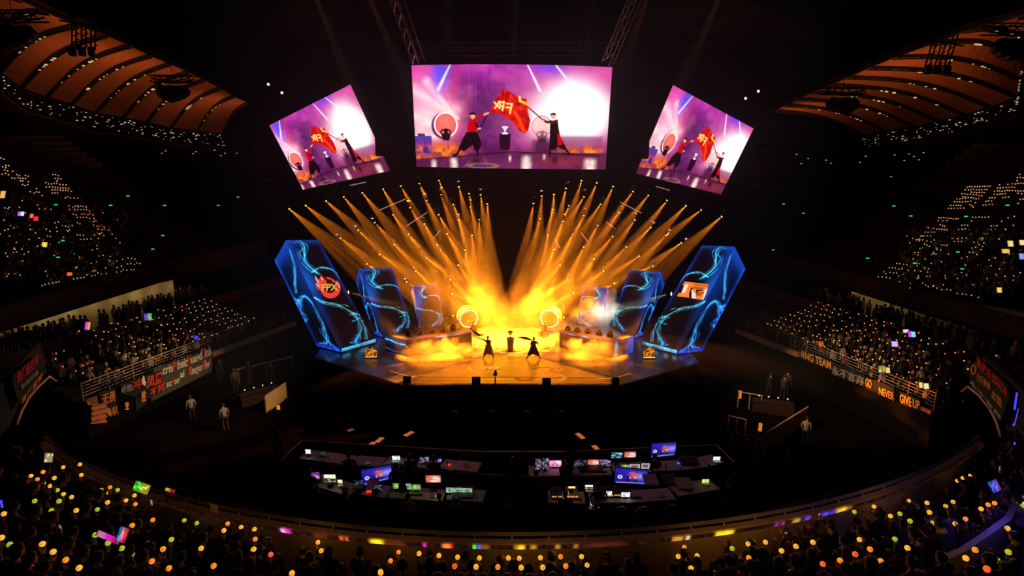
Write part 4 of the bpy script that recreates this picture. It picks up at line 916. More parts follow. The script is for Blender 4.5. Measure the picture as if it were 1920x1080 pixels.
# concourse behind each lower stand, then the upper tier's fascia and deck
def line_wall(s,w,px0,px1,z0,z1,name,m,thick=.3,ext=(0,0)):
    """vertical wall parallel to the stand, w metres outward; ends where the picture shows them"""
    p0=s.A+s.n*w; a=at_pl(*px0,p0,s.n); b=at_pl(*px1,p0,s.n)
    return p0,a,b
for s,nm,mir in ((SL,'left',False),(SR,'right',True)):
    w=DEP+3.0; base=s.A+s.n*w
    def W(u,z,ww=None): q=s.A+s.d*u+s.n*(w if ww is None else ww); return Vector((q.x,q.y,z))
    zt=s.zf+s.slope*DEP
    MB_=MB(); MB_.prism([W(-14,zt,DEP),W(30,zt,DEP),W(30,zt,w),W(-14,zt,w)],(0,0,-.3)); struct(MB_.build(f'floor_concourse_{nm}',M_CONC))
    MB_=MB(); MB_.prism([W(-14,zt),W(14.8,zt),W(14.8,6.9),W(-14,6.9)],s.n*.3); struct(MB_.build(f'wall_concourse_{nm}',M_BEIGE)); MB_=MB(); MB_.prism([W(14.8,zt),W(30,zt),W(30,6.9),W(14.8,6.9)],s.n*.3); struct(MB_.build(f'wall_concourse_far_{nm}',M_CONC))
    # low wall at the top of the lower stand
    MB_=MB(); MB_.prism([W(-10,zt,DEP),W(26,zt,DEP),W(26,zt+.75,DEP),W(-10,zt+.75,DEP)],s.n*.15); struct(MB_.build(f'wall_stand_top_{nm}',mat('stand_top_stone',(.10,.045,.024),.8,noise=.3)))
    s.wc=w; s.zt=zt
PX_FASC={}
print('SL',SL.A,SL.B,SL.n,'zt',SL.zt)
# find the upper tier from the picture: its fascia bottom line
def upper(s,nm,bot,top,w):
    p0=s.A+s.n*w
    b0=at_pl(*bot[0],p0,s.n); b1=at_pl(*bot[1],p0,s.n); t0=at_pl(*top[0],p0,s.n); t1=at_pl(*top[1],p0,s.n)
    print(nm,'fascia z',b0.z,b1.z,t0.z,t1.z)
    d=(b1-b0); b2=b0-d*.8; t2=t0-(t1-t0)*.8; b3=b1+d*1.2; t3=t1+(t1-t0)*1.2
    zb=(b0.z+b1.z)/2; zt=(t0.z+t1.z)/2
    f=lambda p,z: Vector((p.x,p.y,z))
    struct(MB().prism([f(b2,b0.z-d.z*.8),f(b3,b3.z),f(b3,t3.z),f(b2,t2.z)],s.n*.3).build(f'wall_fascia_{nm}',M_FASC))
    s.up0=t0; s.upd=(t1-t0).normalized(); s.up_n=s.n; s.up_slope=.62
    dirv=s.upd; up=(s.n+Vector((0,0,s.up_slope))).normalized(); s.up_pn=dirv.cross(up).normalized()
    L=28
    # stepped deck
    mb=MB(); k=22; st=.85; prof=[]
    for i in range(k): prof+=[(i*st,s.up_slope*st*i-.9),((i+1)*st,s.up_slope*st*i-.9)]
    prof+=[(k*st,-2.5),(0,-1.6)]
    a=[t2+s.n*(.3+x)+Vector((0,0,z)) for x,z in prof]; b=[t3+s.n*(.3+x)+Vector((0,0,z)) for x,z in prof]; n=len(prof)
    mb.add(a+b,[(j,(j+1)%n,n+(j+1)%n,n+j) for j in range(n)]+[tuple(range(n)),tuple(range(2*n-1,n-1,-1))],M_SEATB); struct(mb.build(f'floor_upper_{nm}',M_SEATB))
upper(SL,'left',((60,588),(315,527)),((60,560),(268,503)),DEP+1.4); upper(SR,'right',((1860,622),(1597,533)),((1860,583),(1650,525)),DEP+1.4)
# added black sheet behind the stage, hiding the lit floor beyond
struct(MB().prism([(-17,53.2,0),(17,53.2,0),(17,53.2,19),(-17,53.2,19)],(0,.1,0)).build('wall_added_black_sheet',mat('added_sheet_black',(.003,.003,.003),.95,spec=.1)))
# back of the hall
struct(MB().prism([(-95,92,0),(95,92,0),(95,92,40),(-95,92,40)],(0,.5,0)).build('wall_back',M_CONC))
struct(MB().prism([(-95,8,36),(95,8,36),(95,92,36),(-95,92,36)],(0,0,.5)).build('ceiling',mat('ceiling_dark',(.022,.010,.012),.8,noise=.3,nscale=.3)))
struct(MB().prism([(-95,-4,0),(-95,92,0),(-95,92,36),(-95,-4,36)],(-.5,0,0)).build('wall_left',M_CONC)); struct(MB().prism([(95,-4,0),(95,92,0),(95,92,36),(95,-4,36)],(.5,0,0)).build('wall_right',M_CONC))
# ------------------------------------------------------------------ lit roof canopy with ribs
def roof_mat():
    m=bpy.data.materials.new('roof_slats'); m.use_nodes=True; nt=m.node_tree; b=nt.nodes['Principled BSDF']; b.inputs['Roughness'].default_value=.7
    a=nt.nodes.new('ShaderNodeUVMap'); a.uv_map='strip'; sx=nt.nodes.new('ShaderNodeSeparateXYZ'); mm=nt.nodes.new('ShaderNodeMath'); mm.operation='MULTIPLY'; mm.inputs[1].default_value=64.0
    fr=nt.nodes.new('ShaderNodeMath'); fr.operation='FRACT'; gt=nt.nodes.new('ShaderNodeMath'); gt.operation='GREATER_THAN'; gt.inputs[1].default_value=.3
    mx=nt.nodes.new('ShaderNodeMix'); mx.data_type='RGBA'; mx.inputs['A'].default_value=(.06,.015,.006,1); mx.inputs['B'].default_value=(.52,.19,.07,1)
    L=nt.links.new; L(a.outputs[0],sx.inputs[0]); L(sx.outputs['Y'],mm.inputs[0]); L(mm.outputs[0],fr.inputs[0]); L(fr.outputs[0],gt.inputs[0]); L(gt.outputs[0],mx.inputs['Factor']); L(mx.outputs['Result'],b.inputs['Base Color'])
    return m
M_ROOF=roof_mat(); M_TRUSS=mat('truss_dark',(.012,.011,.011),.6,.2)
RIBZ=[((-60,-150),None,(-640,-80)),((140,-22),None,(-270,70)),((320,65),(180,140),(20,225)),((530,150),(270,280),(0,480)),((720,220),(440,345),(140,590)),((880,290),(600,430),(310,650)),((1020,360),(760,490),(480,700)),((1150,415),(900,555),(640,760)),((1270,470),(1050,600),(830,790)),((1380,525),(1180,650),(990,820)),((1490,580),(1310,695),(1150,860)),((1580,635),(1445,735),(1330,880)),((1680,680),(1570,770),(1500,900))]
RIBZR=[((2110,-20),None,(2520,230)),((1845,90),None,(2200,330)),((1480,190),(1680,225),(1960,330)),((1240,280),(1500,340),(1872,400)),((990,372),(1300,440),(1850,530)),((820,445),(1200,510),(1840,650)),((680,508),(1000,575),(1650,715)),((560,560),(900,625),(1480,770)),((440,608),(740,665),(1300,810)),((345,655),(600,715),(1140,850)),((260,697),(500,760),(940,880)),((180,735),(400,800),(790,910))]
def roof(sgn,RZ,x0,nm):
    inn=[(x0+r[0][0]/3.6,r[0][1]/3.6) for r in RZ]; out=[(x0+r[2][0]/3.6,r[2][1]/3.6) for r in RZ]
    I0=CAMP+ray(*inn[2 if sgn<0 else 1])*36; I1=CAMP+ray(*inn[-1])*60; pi=(I1-I0).cross(Vector((0,0,1)))
    O0=CAMP+ray(*out[(3 if sgn<0 else 2)])*54; O1=CAMP+ray(*out[-1])*83; po=(O1-O0).cross(Vector((0,0,1)))
    I=[at_pl(*p,I0,pi) for p in inn]; O=[at_pl(*p,O0,po) for p in out]
    # extend towards the viewer by one bay
    pass
    NS=14; vs=[]; uv=[]
    for a,b in zip(I,O):
        for j in range(NS+1):
            t=j/NS; p=a.lerp(b,t); p.z+=.9*math.sin(PI*t); vs.append(p); uv.append((0,t))
    k=NS+1; fs=[(i*k+j,(i+1)*k+j,(i+1)*k+j+1,i*k+j+1) for i in range(len(I)-1) for j in range(NS)]
    me=bpy.data.meshes.new('roof'); me.from_pydata(vs,[],fs); u=me.uv_layers.new(name='strip')
    for l in me.loops: u.data[l.index].uv=uv[l.vertex_index]
    me.materials.append(M_ROOF); o=bpy.data.objects.new(f'roof_{nm}',me); COL.objects.link(o); struct(o)
    md=o.modifiers.new('thickness','SOLIDIFY'); md.thickness=.25; md.offset=1 if sgn<0 else -1
    # ribs: lattice girders under the slats, parts of one roof frame per side
    t=thing('roof_frame',f'curved dark ribs and rim girder under the slatted roof, {"phoenix" if sgn<0 else "orange emblem"} tower side','roof frame',(I[3]+O[3])/2)
    dn=Vector((0,0,-.45))
    for i in range(1,len(I)):
        mb=MB(); pts=[]
        for j in range(NS+1):
            q=vs[i*k+j]; pts.append(Vector(q)+Vector((0,0,-.12)))
        mb.path(pts,.15,n=4); mb.path([p+dn*.5 for p in pts],.07,n=4)
        for j in range(NS): mb.tube(pts[j],pts[j+1]+dn*.5,.04,n=4,caps=False)
        mb.build('rib',M_TRUSS,t)
    mb=MB(); mb.path([p+Vector((0,0,-.1)) for p in I],.16,n=6); mb.build('inner_girder',M_TRUSS,t)
    mb=MB()
    for dz,dx in ((-.3,0),(-1.7,0),(-.9,1.2)): mb.path([p+Vector((sgn*dx,0,dz)) for p in O],.16,n=5)
    for a,b in zip(O[:-1],O[1:]):
        for j in range(6):
            p=a.lerp(b,j/6); q=a.lerp(b,(j+1)/6); mb.tube(p+Vector((0,0,-.3)),q+Vector((0,0,-1.7)),.09,n=4,caps=False); mb.tube(p+Vector((0,0,-1.7)),q+Vector((sgn*1.2,0,-.9)),.09,n=4,caps=False); mb.tube(p+Vector((sgn*1.2,0,-.9)),p+Vector((0,0,-.3)),.07,n=4,caps=False)
    mb.build('rim_truss',M_TRUSS,t)
    # outer, lower strip of roof
    mb=MB(); O2=[p+Vector((sgn*9,4,-1.2)) for p in O]; v=[p+Vector((0,0,-2.2)) for p in O]+[p+Vector((0,0,-2.2)) for p in O2]; n=len(O)
    mb.add(v,[(i,i+1,n+i+1,n+i) for i in range(n-1)],M_ROOF); o2=struct(mb.build(f'roof_outer_{nm}',mat('roof_outer',(.25,.09,.04),.8,noise=.3,nscale=.4))); md=o2.modifiers.new('thickness','SOLIDIFY'); md.thickness=.2
    return I,O
RI,RO=roof(-1,RIBZ,0,'left'); RI2,RO2=roof(1,RIBZR,1400,'right')
# glints on the roof girders, put in as small glowing boxes
M_GLINT=mat('girder_glint',(.8,.75,.6),.4,emit=(1.0,.80,.50),estr=.45)
mb=MB()
for I,O,sg in ((RI,RO,-1),(RI2,RO2,1)):
    for i in range(2,len(O)-1):
        a,b=O[i],O[i+1]; dens=8 if i<6 else 16
        for j in range(dens):
            t=RNG.random(); p=a.lerp(b,t)+Vector((-sg*.3,-.3,-.3-1.6*RNG.random())); s=.04+.075*RNG.random()**2; mb.box(p,(s*2.2,.05,s))
        if i>=2:
            A_,B_=I[i],O[i]
            for j in range(7):
                t=.25+.5*RNG.random(); p=A_.lerp(B_,t)+Vector((0,-.2,0.9*math.sin(PI*t)-.45)); s=.05+.09*RNG.random()**2; mb.box(p,(s*2.4,.05,s))
for z,x0,pts in ((3.856,0,[(963,12),(1170,28),(1197,12),(1396,31),(1416,17),(1551,6),(1597,46),(1626,28),(1712,28)]),(3.856,1440,[(207,36),(291,66),(240,104),(420,78),(456,100),(707,50),(664,95),(915,40),(986,80),(1021,33),(1055,52),(1093,76),(1124,24),(891,197)])):
    for x,y in pts: mb.box(at_y(x0+x/z,280+y/z,80),(.22,.05,.10))
tag(mb.build('girder_glints',M_GLINT),'scatter of tiny white glints along the dark roof girders','lights',kind='stuff')
# ------------------------------------------------------------------ green exit signs
M_EXIT=mat('exit_green',(.05,.5,.15),.4,emit=(.03,.62,.16),estr=1.0)
EXL=[(923,338),(798,405),(402,400),(1188,406),(1577,406),(1720,345),(1176,624),(1103,722),(1443,697),(1787,680),(451,660),(418,781)]; EXR=[(113,395),(258,462),(912,410),(1035,482),(38,727),(381,756),(723,788),(1433,485),(1063,824),(1376,742),(1407,864),(1734,404)]
for z0,lst,nm in ((0,EXL,'phoenix'),(1440,EXR,'orange emblem')):
    for k,(x,y) in enumerate(lst):
        px,py=z0+x/3.856,280+y/3.856; s_=SL if z0==0 else SR; p=at_y(px,py,91.6) if 330<px<1590 else at_pl(px,py,s_.up0+s_.n*.3+Vector((0,0,1.5)),s_.up_pn); kz=(p-CAMP).length/100*.72
        t=thing('exit_sign','tiny green exit sign glowing in the dark upper hall beside the '+nm+' tower','exit sign',p,'exit signs on the '+nm+' side')
        MB().box(p+Vector((0,.12,0)),(.7*kz,.12,.34*kz),bev=.03).build('housing',M_BLK,t); MB().box(p+Vector((0,.03,0)),(.6*kz,.06,.22*kz)).build('lit_panel',M_EXIT,t)
# ------------------------------------------------------------------ hanging sound and rigging
def hang_cluster(px,py,Y,label,s=1.0):
    c=at_y(px,py,Y); t=thing('speaker_cluster',label,'speaker',c,'hanging speaker clusters')
    for k in range(7):
        a=-1.2+k*.4; d=Vector((math.sin(a),-.5*math.cos(a),0)); MB().box(c+d*.95*s+Vector((0,0,.42*(1-math.cos(a))*s)),(.62*s,.6*s,(1.25-.35*abs(a))*s),rot=Euler((0,-a*.55,0)).to_matrix(),bev=.16*s).build('cabinet',M_CASE,t)
    mb=MB(); 
    for sx in (-1,1):
        for sy in (-.3,.3):
            mb.tube(c+Vector((sx*1.5*s,sy*s,1.2*s)),c+Vector((-.2*sx*s,sy*s,.9*s)),.05*s,n=5)
    for k in range(6):
        x0=-1.6+k*.55; mb.tube(c+Vector((x0*s,-.3*s,.95*s)),c+Vector(((x0+.5)*s,-.3*s,1.4*s)),.03*s,n=4); mb.tube(c+Vector((x0*s,-.3*s,1.4*s)),c+Vector(((x0+.5)*s,-.3*s,.95*s)),.03*s,n=4)
    for dz in (.95,1.4):
        for sy in (-.3,.3): mb.tube(c+Vector((-1.7*s,sy*s,dz*s)),c+Vector((1.7*s,sy*s,dz*s)),.045*s,n=5)
    mb.build('truss_frame',M_TRUSS,t)
    MB().tube(c+Vector((0,0,1.4*s)),(c.x,c.y,c.z+7),.02,n=4).build('cable',M_BLK,t)
hang_cluster(31,74,30,'rounded cluster of black speakers hanging nearest the phoenix side picture edge',.95); hang_cluster(328,178,44,'rounded cluster of black speakers hanging before the slatted roof above the phoenix side',1.0); hang_cluster(1898,98,30,'rounded cluster of black speakers hanging nearest the orange emblem side picture edge',.95); hang_cluster(1577,200,44,'rounded cluster of black speakers hanging before the slatted roof above the orange emblem side',1.0)
def rig(px,py,Y,label):
    c=at_y(px,py,Y); t=thing('lighting_rig',label,'rigging',c,'hanging bundles of rigging')
    mb=MB(); 
    for k in range(3):
        x=(k-1)*.55; 
        for dx in (-.12,.12): mb.tube(c+Vector((x+dx-.1,0,-.9)),c+Vector((x+dx+.2,0,.9)),.045,n=5)
        for j in range(5): mb.tube(c+Vector((x-.2+.06*j,0,-.8+.32*j)),c+Vector((x+.22+.06*j,0,-.62+.32*j)),.03,n=4)
    mb.tube(c+Vector((-1.2,0,.7)),c+Vector((1.3,0,.3)),.05,n=5); mb.build('truss',M_TRUSS,t)
    for k in range(3): MB().box(c+Vector(((k-1)*.55-.1,-.15,-1.0)),(.34,.34,.5),rz=.3*k,bev=.06).build('lamp_body',M_CASE,t)
    MB().tube(c+Vector((.2,0,.8)),(c.x+.2,c.y,c.z+6),.02,n=4).build('cable',M_BLK,t)
rig(155,63,33,'bundle of black truss and lamps hanging before the slatted roof, phoenix side'); rig(1763,97,33,'bundle of black truss and lamps hanging before the slatted roof, orange emblem side')
def line_array(px,py,Y,sgn,label):
    c=at_y(px,py,Y); t=thing('line_array',label,'speaker',c,'hanging line arrays')
    for k in range(11):
        z=1.6-k*.30; off=.55*(k/10)**2; MB().box((c.x+sgn*off*.4,c.y+off*.5,c.z+z),(1.1,.5,.26),rot=Euler((-.05*k,0,sgn*.3)).to_matrix(),bev=.03).build('cabinet',M_CASE,t)
    MB().box((c.x,c.y,c.z+1.85),(1.2,.7,.12)).build('fly_bar',M_BLK,t); MB().tube((c.x,c.y,c.z+1.9),(c.x,c.y,35.9),.02,n=5).build('cable',M_BLK,t)
line_array(489,303,47,1,'tall curved line array of speakers beside the tilted screen on the phoenix side'); line_array(1433,313,47,-1,'tall curved line array of speakers beside the tilted screen on the orange emblem side')
def box_truss(p,q,w,label,name='truss',grp='trusses over the stage',m=None):
    p=Vector(p); q=Vector(q); d=(q-p).normalized(); a=d.orthogonal().normalized(); b=d.cross(a); t=thing(name,label,'truss',(p+q)/2,grp); mb=MB(); L=(q-p).length; n=max(2,int(L/(w*1.4)))
    c=[(a*x+b*y)*w/2 for x,y in ((-1,-1),(1,-1),(1,1),(-1,1))]
    for k in c: mb.tube(p+k,q+k,w*.06,n=5)
    mb.build('chords',m or M_TRUSS,t); mb=MB()
    for i in range(n):
        u=p.lerp(q,i/n); v=p.lerp(q,(i+1)/n)
        for k in range(4): mb.tube(u+c[k],v+c[(k+1)%4],w*.035,n=4,caps=False)
    mb.build('lacing',m or M_TRUSS,t); return t
M_TRUSS2=mat('truss_alu',(.45,.42,.42),.35,.8)
box_truss(at_y(742,-6,42),at_y(785,117,45.2),.7,'lattice truss running down to the edge of the wide middle screen, phoenix side',m=M_TRUSS2); box_truss(at_y(1192,-6,42),at_y(1140,117,45.2),.7,'lattice truss running down to the edge of the wide middle screen, orange emblem side',m=M_TRUSS2)
for k,(x0,x1,s) in enumerate(((835,842,'first'),(960,960,'middle'),(1105,1095,'last'))): box_truss(at_y(x0-(960-x0)*.02,-8,44),at_y(x1,96,52),.6,f'{s} of three dark trusses in the ceiling behind the wide middle screen',grp='ceiling trusses')
box_truss(at_y(770,92,52),at_y(1150,92,52),.8,'long dark crosswise truss behind the top of the wide middle screen')
# short truss pieces among the beams, glowing in place of light on them
for k,(a,b) in enumerate((((709,395),(763,372)),((760,425),(803,397)),((814,446),(827,430)),((1161,378),(1204,400)),((1136,415),(1155,430)),((1089,436),(1103,454)),((1040,446),(1050,466)),((654,348),(688,341)),((1228,349),(1257,357)))):
    p,q=at_y(*a,50.5),at_y(*b,50.5); lab=['long slim glowing truss bar among the beams, phoenix side','second slim glowing truss bar among the beams, phoenix side','shortest glowing truss bar among the beams, phoenix side','long slim glowing truss bar among the beams, orange emblem side','second slim lit truss bar among the beams, orange emblem side','third slim lit truss bar among the beams, orange emblem side','innermost steep lit truss bar among the beams, orange emblem side','thin lit bar just under the tilted screen on the phoenix side','thin lit bar just under the tilted screen on the orange emblem side'][k]
    t=thing('truss_bar',lab,'truss',(p+q)/2,'slim glowing truss bars'); MB().tube(p,q,.045,n=6).build('tube',mat('glowing_bar',(.7,.6,.6),.4,.3,emit=(.55,.32,.34),estr=.5),t)
    for f in (.02,.98): 
        c=p.lerp(q,f); MB().ball(c,.08,n=6,k=4).build('clamp',M_TRUSS,t)
# small white-violet lamps between the beams
M_VL=mat('violet_lamp',(.8,.7,.8),.4,emit=(1.0,.66,.92),estr=1.3)
for k,(x,y) in enumerate([(400,289),(490,248),(573,210),(912,62),(1000,24),(1110,63),(838,92),(1002,188),(735,508),(671,184),(778,455)]): 
    p=at_y(480+x/2.633,330+y/2.633,50.2); t=thing('marker_lamp','tiny violet-white lamp among the amber beams on the phoenix side','lamp',p,'violet lamps, phoenix side'); MB().box(p+Vector((0,.08,0)),(.16,.1,.14)).build('housing',M_BLK,t); MB().ball(p,.10,n=6,k=4,sc=(1.3,.5,.8)).build('lens',M_VL,t)
for k,(x,y) in enumerate([(858,310),(777,268),(700,230),(360,70),(273,30),(448,109),(145,72)]):
    p=at_y(960+x/2.633,330+y/2.633,50.2); t=thing('marker_lamp','tiny violet-white lamp among the amber beams on the orange emblem side','lamp',p,'violet lamps, orange emblem side'); MB().box(p+Vector((0,.08,0)),(.16,.1,.14)).build('housing',M_BLK,t); MB().ball(p,.10,n=6,k=4,sc=(1.3,.5,.8)).build('lens',M_VL,t)
for (x,y),lab in (((503,158),'outer tiny white follow-spot lens above the tilted screen, phoenix side'),((528.5,174),'inner tiny white follow-spot lens above the tilted screen, phoenix side'),((1422,171),'outer tiny white follow-spot lens above the tilted screen, orange emblem side'),((1398,184.5),'inner tiny white follow-spot lens above the tilted screen, orange emblem side')):
    p=at_y(x,y,46); t=thing('follow_spot',lab,'lamp',p); MB().tube(p+Vector((0,.1,0)),p+Vector((0,.6,.1)),.14,n=10).build('body',M_CASE,t); MB().ball(p,.11,n=8,k=5,sc=(1,.4,1)).build('lens',mat('white_lens',(.9,.9,.9),.3,emit=(1,.92,.85),estr=1.2),t)
# ------------------------------------------------------------------ spectators and their light sticks
M_ST={'y':mat('stick_yellow',(.8,.5,.1),.4,emit=(1.0,.50,.045),estr=.95),'o':mat('stick_orange',(.8,.35,.1),.4,emit=(1.0,.30,.025),estr=.95),'r':mat('stick_red',(.8,.2,.1),.4,emit=(.98,.13,.03),estr=.95),'g':mat('stick_lime',(.5,.7,.1),.4,emit=(.50,.58,.02),estr=.85)}
M_STC={k:mat('stick_core_'+n,(.7,.3,.05),.4,emit=c,estr=.8) for k,n,c in (('y','yellow',(.95,.34,.015)),('o','orange',(.95,.17,.01)),('r','red',(.9,.06,.015)),('g','lime',(.30,.42,.01)))}
M_HAND=mat('stick_handle',(.03,.03,.03),.5)
WEAR=[mat('wear_black',(.010,.009,.0095),.9),mat('wear_navy',(.009,.011,.022),.9),mat('wear_white',(.30,.25,.23),.8),mat('wear_grey',(.035,.032,.032),.9),mat('wear_red',(.11,.012,.012),.85),mat('wear_brown',(.07,.04,.02),.85)]
M_PANT=mat('wear_trousers',(.012,.013,.018),.9); HAIRS=[M_HAIR,mat('hair_brown',(.05,.022,.012),.5,noise=.3,nscale=40)]
SIT_L=[((-.10,0,.50),(-.13,.42,.50),(-.14,.40,.09),(-.15,.56,.035)),((.10,0,.50),(.13,.42,.50),(.14,.40,.09),(.15,.56,.035))]
STD_L=[((-.10,0,.90),(-.11,.03,.50),(-.12,-.02,.09),(-.13,.13,.035)),((.10,0,.90),(.11,.03,.50),(.12,-.02,.09),(.13,.13,.035))]
def pose(kind,k):
    if kind=='stick': # right hand holds a light stick up
        return dict(pelvis=(0,0,.52),chest=(0,.03,.86),neck=(0,.05,1.04),head=(0,.09,1.21),arms=[((-.19,.04,.97),(-.24,.16,.72),(-.12,.38,.66),(1,0,0)),((.19,.04,.97),(.30,.20,.84),(.25,.32,1.08),(-1,0,0))],legs=SIT_L),(.25,.36,1.17)
    if kind=='low': # leaning forward, stick before the chest
        return dict(pelvis=(0,0,.52),chest=(0,.10,.84),neck=(0,.15,1.01),head=(.01,.21,1.17),arms=[((-.19,.11,.96),(-.25,.26,.74),(-.08,.44,.80),(1,0,0)),((.19,.11,.96),(.26,.28,.78),(.14,.45,.96),(-1,0,0))],legs=SIT_L),(.13,.48,1.05)
    if kind=='rest':
        return dict(pelvis=(0,0,.52),chest=(0,.0,.86),neck=(0,.02,1.04),head=(-.02,.05,1.21),arms=[((-.19,.01,.97),(-.25,.12,.70),(-.14,.34,.60),(1,0,0)),((.19,.01,.97),(.25,.12,.70),(.12,.36,.60),(-1,0,0))],legs=SIT_L),None
    if kind=='phone':
        return dict(pelvis=(0,0,.52),chest=(0,.04,.86),neck=(0,.06,1.04),head=(0,.10,1.21),arms=[((-.19,.05,.97),(-.26,.28,.92),(-.07,.38,1.16),(1,0,0)),((.19,.05,.97),(.26,.28,.92),(.07,.38,1.16),(-1,0,0))],legs=SIT_L),(0,.45,1.25)
    if kind=='stand':
        return dict(pelvis=(0,0,.94),chest=(0,.02,1.28),neck=(0,.03,1.47),head=(0,.06,1.64),arms=[((-.19,.03,1.40),(-.25,-.02,1.12),(-.22,.10,.88),(0,1,0)),((.19,.03,1.40),(.25,-.02,1.12),(.22,.10,.88),(0,1,0))],legs=STD_L),None
    if kind=='work': # standing, hands forward over a desk
        return dict(pelvis=(0,0,.94),chest=(0,.06,1.27),neck=(0,.10,1.45),head=(0,.16,1.61),arms=[((-.19,.07,1.39),(-.24,.20,1.14),(-.14,.42,1.02),(1,0,0)),((.19,.07,1.39),(.24,.20,1.14),(.14,.42,1.02),(-1,0,0))],legs=STD_L),None
BODY={}
def body_mesh(kind,wi):
    key=(kind,wi)
    if key not in BODY:
        j,h=pose(kind,0); me,hd,F=person_mesh('spectator_body',WEAR[wi],M_PANT,**j,face=(0,1,-.12),fat=1.0 if wi%2 else .94)
        hs=[hair_mb(hd,F,style=st,m=HAIRS[st%2]).build('hair',HAIRS[st%2],None,smooth=True) for st in (0,1,2)]
        hm=[o.data for o in hs]
        for o in hs: bpy.data.objects.remove(o)
        BODY[key]=(me,hm,h)
    return BODY[key]
def person(kind,wi,hair,loc,rz,label,group,sc=1.0):
    me,hm,h=body_mesh(kind,wi)
    o=bpy.data.objects.new('person',me); COL.objects.link(o); o.location=loc; o.rotation_euler=(0,0,rz); o.scale=(sc,sc,sc)
    tag(o,label,'person',group)
    q=bpy.data.objects.new('hair',hm[hair]); COL.objects.link(q); q.parent=o
    return o
# light stick: handle, globe with a darker core facing out
def stick_meshes(c):
    mb=MB(); mb.lathe([(.013,-.17),(.016,-.165),(.016,-.02),(.028,-.005),(.028,.012)],M_HAND,8); mb.mats=[M_HAND]; h=mb.build('light_stick',M_HAND); hm=h.data; bpy.data.objects.remove(h)
    mb=MB(); mb.ball((0,0,.058),.050,M_ST[c],14,9); mb.ball((0,-.022,.066),.031,M_STC[c],10,6); g=mb.build('globe',None,smooth=True); gm=g.data; bpy.data.objects.remove(g)
    return hm,gm
STM={c:stick_meshes(c) for c in 'yorg'}
def light_stick(c,loc,label,group,tilt=0.0,rz=0.0,scale=1.0):
    o=bpy.data.objects.new('light_stick',STM[c][0]); COL.objects.link(o); o.location=loc; o.rotation_euler=(tilt,tilt*.4,rz); o.scale=(scale,)*3
    tag(o,label,'light stick',group)
    g=bpy.data.objects.new('globe',STM[c][1]); COL.objects.link(g); g.parent=o
    return o
NEAR=[]
def addz(lst,s,x0,y0):
    for x,y,c in lst: NEAR.append((x0+x/s,y0+y/s,c))
addz([(350,255,'o'),(305,313,'o'),(357,343,'o'),(257,283,'y'),(443,303,'y'),(540,280,'o'),(515,213,'y'),(650,192,'y'),(663,275,'y'),(408,368,'y'),(467,402,'g'),(520,427,'y'),(582,458,'y'),(482,493,'g'),(285,490,'g'),(421,567,'g'),(621,569,'y'),(792,557,'g'),(820,400,'g'),(881,424,'y'),(895,376,'o'),(956,397,'g'),(948,450,'o'),(1025,482,'y'),(875,500,'y'),(35,597,'y'),(18,790,'y'),(84,848,'g'),(170,925,'y'),(260,1000,'r'),(349,842,'y'),(436,905,'y'),(537,973,'o'),(645,1040,'y'),(776,770,'g'),(880,832,'g'),(990,878,'g'),(1075,690,'o')],4.32,0,830)
addz([(117,322,'y'),(130,401,'o'),(293,562,'o'),(97,613,'o'),(599,558,'g'),(717,592,'g'),(1017,592,'o'),(980,662,'y'),(1145,627,'y'),(1272,653,'y'),(475,748,'g'),(253,789,'g'),(393,846,'o'),(132,902,'g'),(284,968,'o'),(452,1027,'o'),(760,838,'y'),(878,1015,'o'),(1104,812,'y'),(1262,853,'y'),(1280,745,'o')],5.143,230,870)
addz([(45,735,'y'),(295,795,'r'),(972,620,'y'),(1020,748,'y'),(600,1065,'y'),(1875,1055,'y'),(55,435,'y')],7.68,470,940)
addz([(365,450,'o'),(660,485,'y'),(250,580,'o'),(946,505,'y'),(1525,535,'y'),(1210,525,'y'),(1175,670,'r'),(1480,675,'y'),(1795,680,'o'),(105,745,'y')],7.68,700,980)
addz([(258,543,'y'),(562,540,'y'),(857,530,'o'),(1150,518,'y'),(285,682,'y'),(598,685,'y'),(925,660,'o'),(1235,650,'y'),(100,540,'y')],7.68,940,980)
addz([(782,532,'o'),(710,680,'y'),(962,650,'y'),(877,836,'y'),(1478,560,'g'),(1722,500,'y'),(1712,692,'o')],7.68,1180,960)
addz([(1085,380,'g'),(1303,317,'y'),(1490,428,'y'),(620,728,'y'),(1150,700,'y'),(1260,808,'o'),(1102,870,'r'),(85,722,'y'),(262,820,'y'),(440,780,'y'),(920,930,'o'),(740,980,'r'),(1378,938,'o'),(1345,968,'y')],6,1420,900)
addz([(740,208,'y'),(686,235,'y'),(635,260,'y'),(205,435,'y'),(363,455,'y'),(527,482,'y'),(593,446,'y'),(385,540,'y'),(842,510,'y'),(902,472,'o'),(952,455,'o'),(124,551,'g'),(213,617,'g'),(410,631,'g'),(617,643,'y'),(698,596,'o'),(82,777,'g'),(198,860,'y'),(792,878,'o'),(702,948,'y'),(985,968,'g'),(884,1045,'r'),(1076,893,'g'),(1062,677,'y')],4.696,1660,850)
def cone_hit(px,py,h):
    """where the ray meets the near stand at height h over its treads"""
    d=ray(px,py); lo,hi=6.0,40.0
    f=lambda t:(CAMP+d*t).z-(Z0+h+DZ/DR*(((CAMP+d*t)-BC).xy.length-R0))
    for _ in range(50):
        m=(lo+hi)/2
        if f(m)>0: lo=m
        else: hi=m
    return CAMP+d*lo
CNAME={'y':'amber','o':'orange','r':'red-orange','g':'lime green'}
WNAME=['black','navy','white','grey','red','brown']
import bisect
placed=[]     # (x,y) of people on the near stand
def area_of(px,py):
    return 'by the phoenix side stairs' if px<300 else 'on the phoenix side of the near stand' if px<640 else 'in the middle of the near stand' if px<1220 else 'on the orange emblem side of the near stand' if px<1660 else 'by the blue-lit stair wall'
items=[]
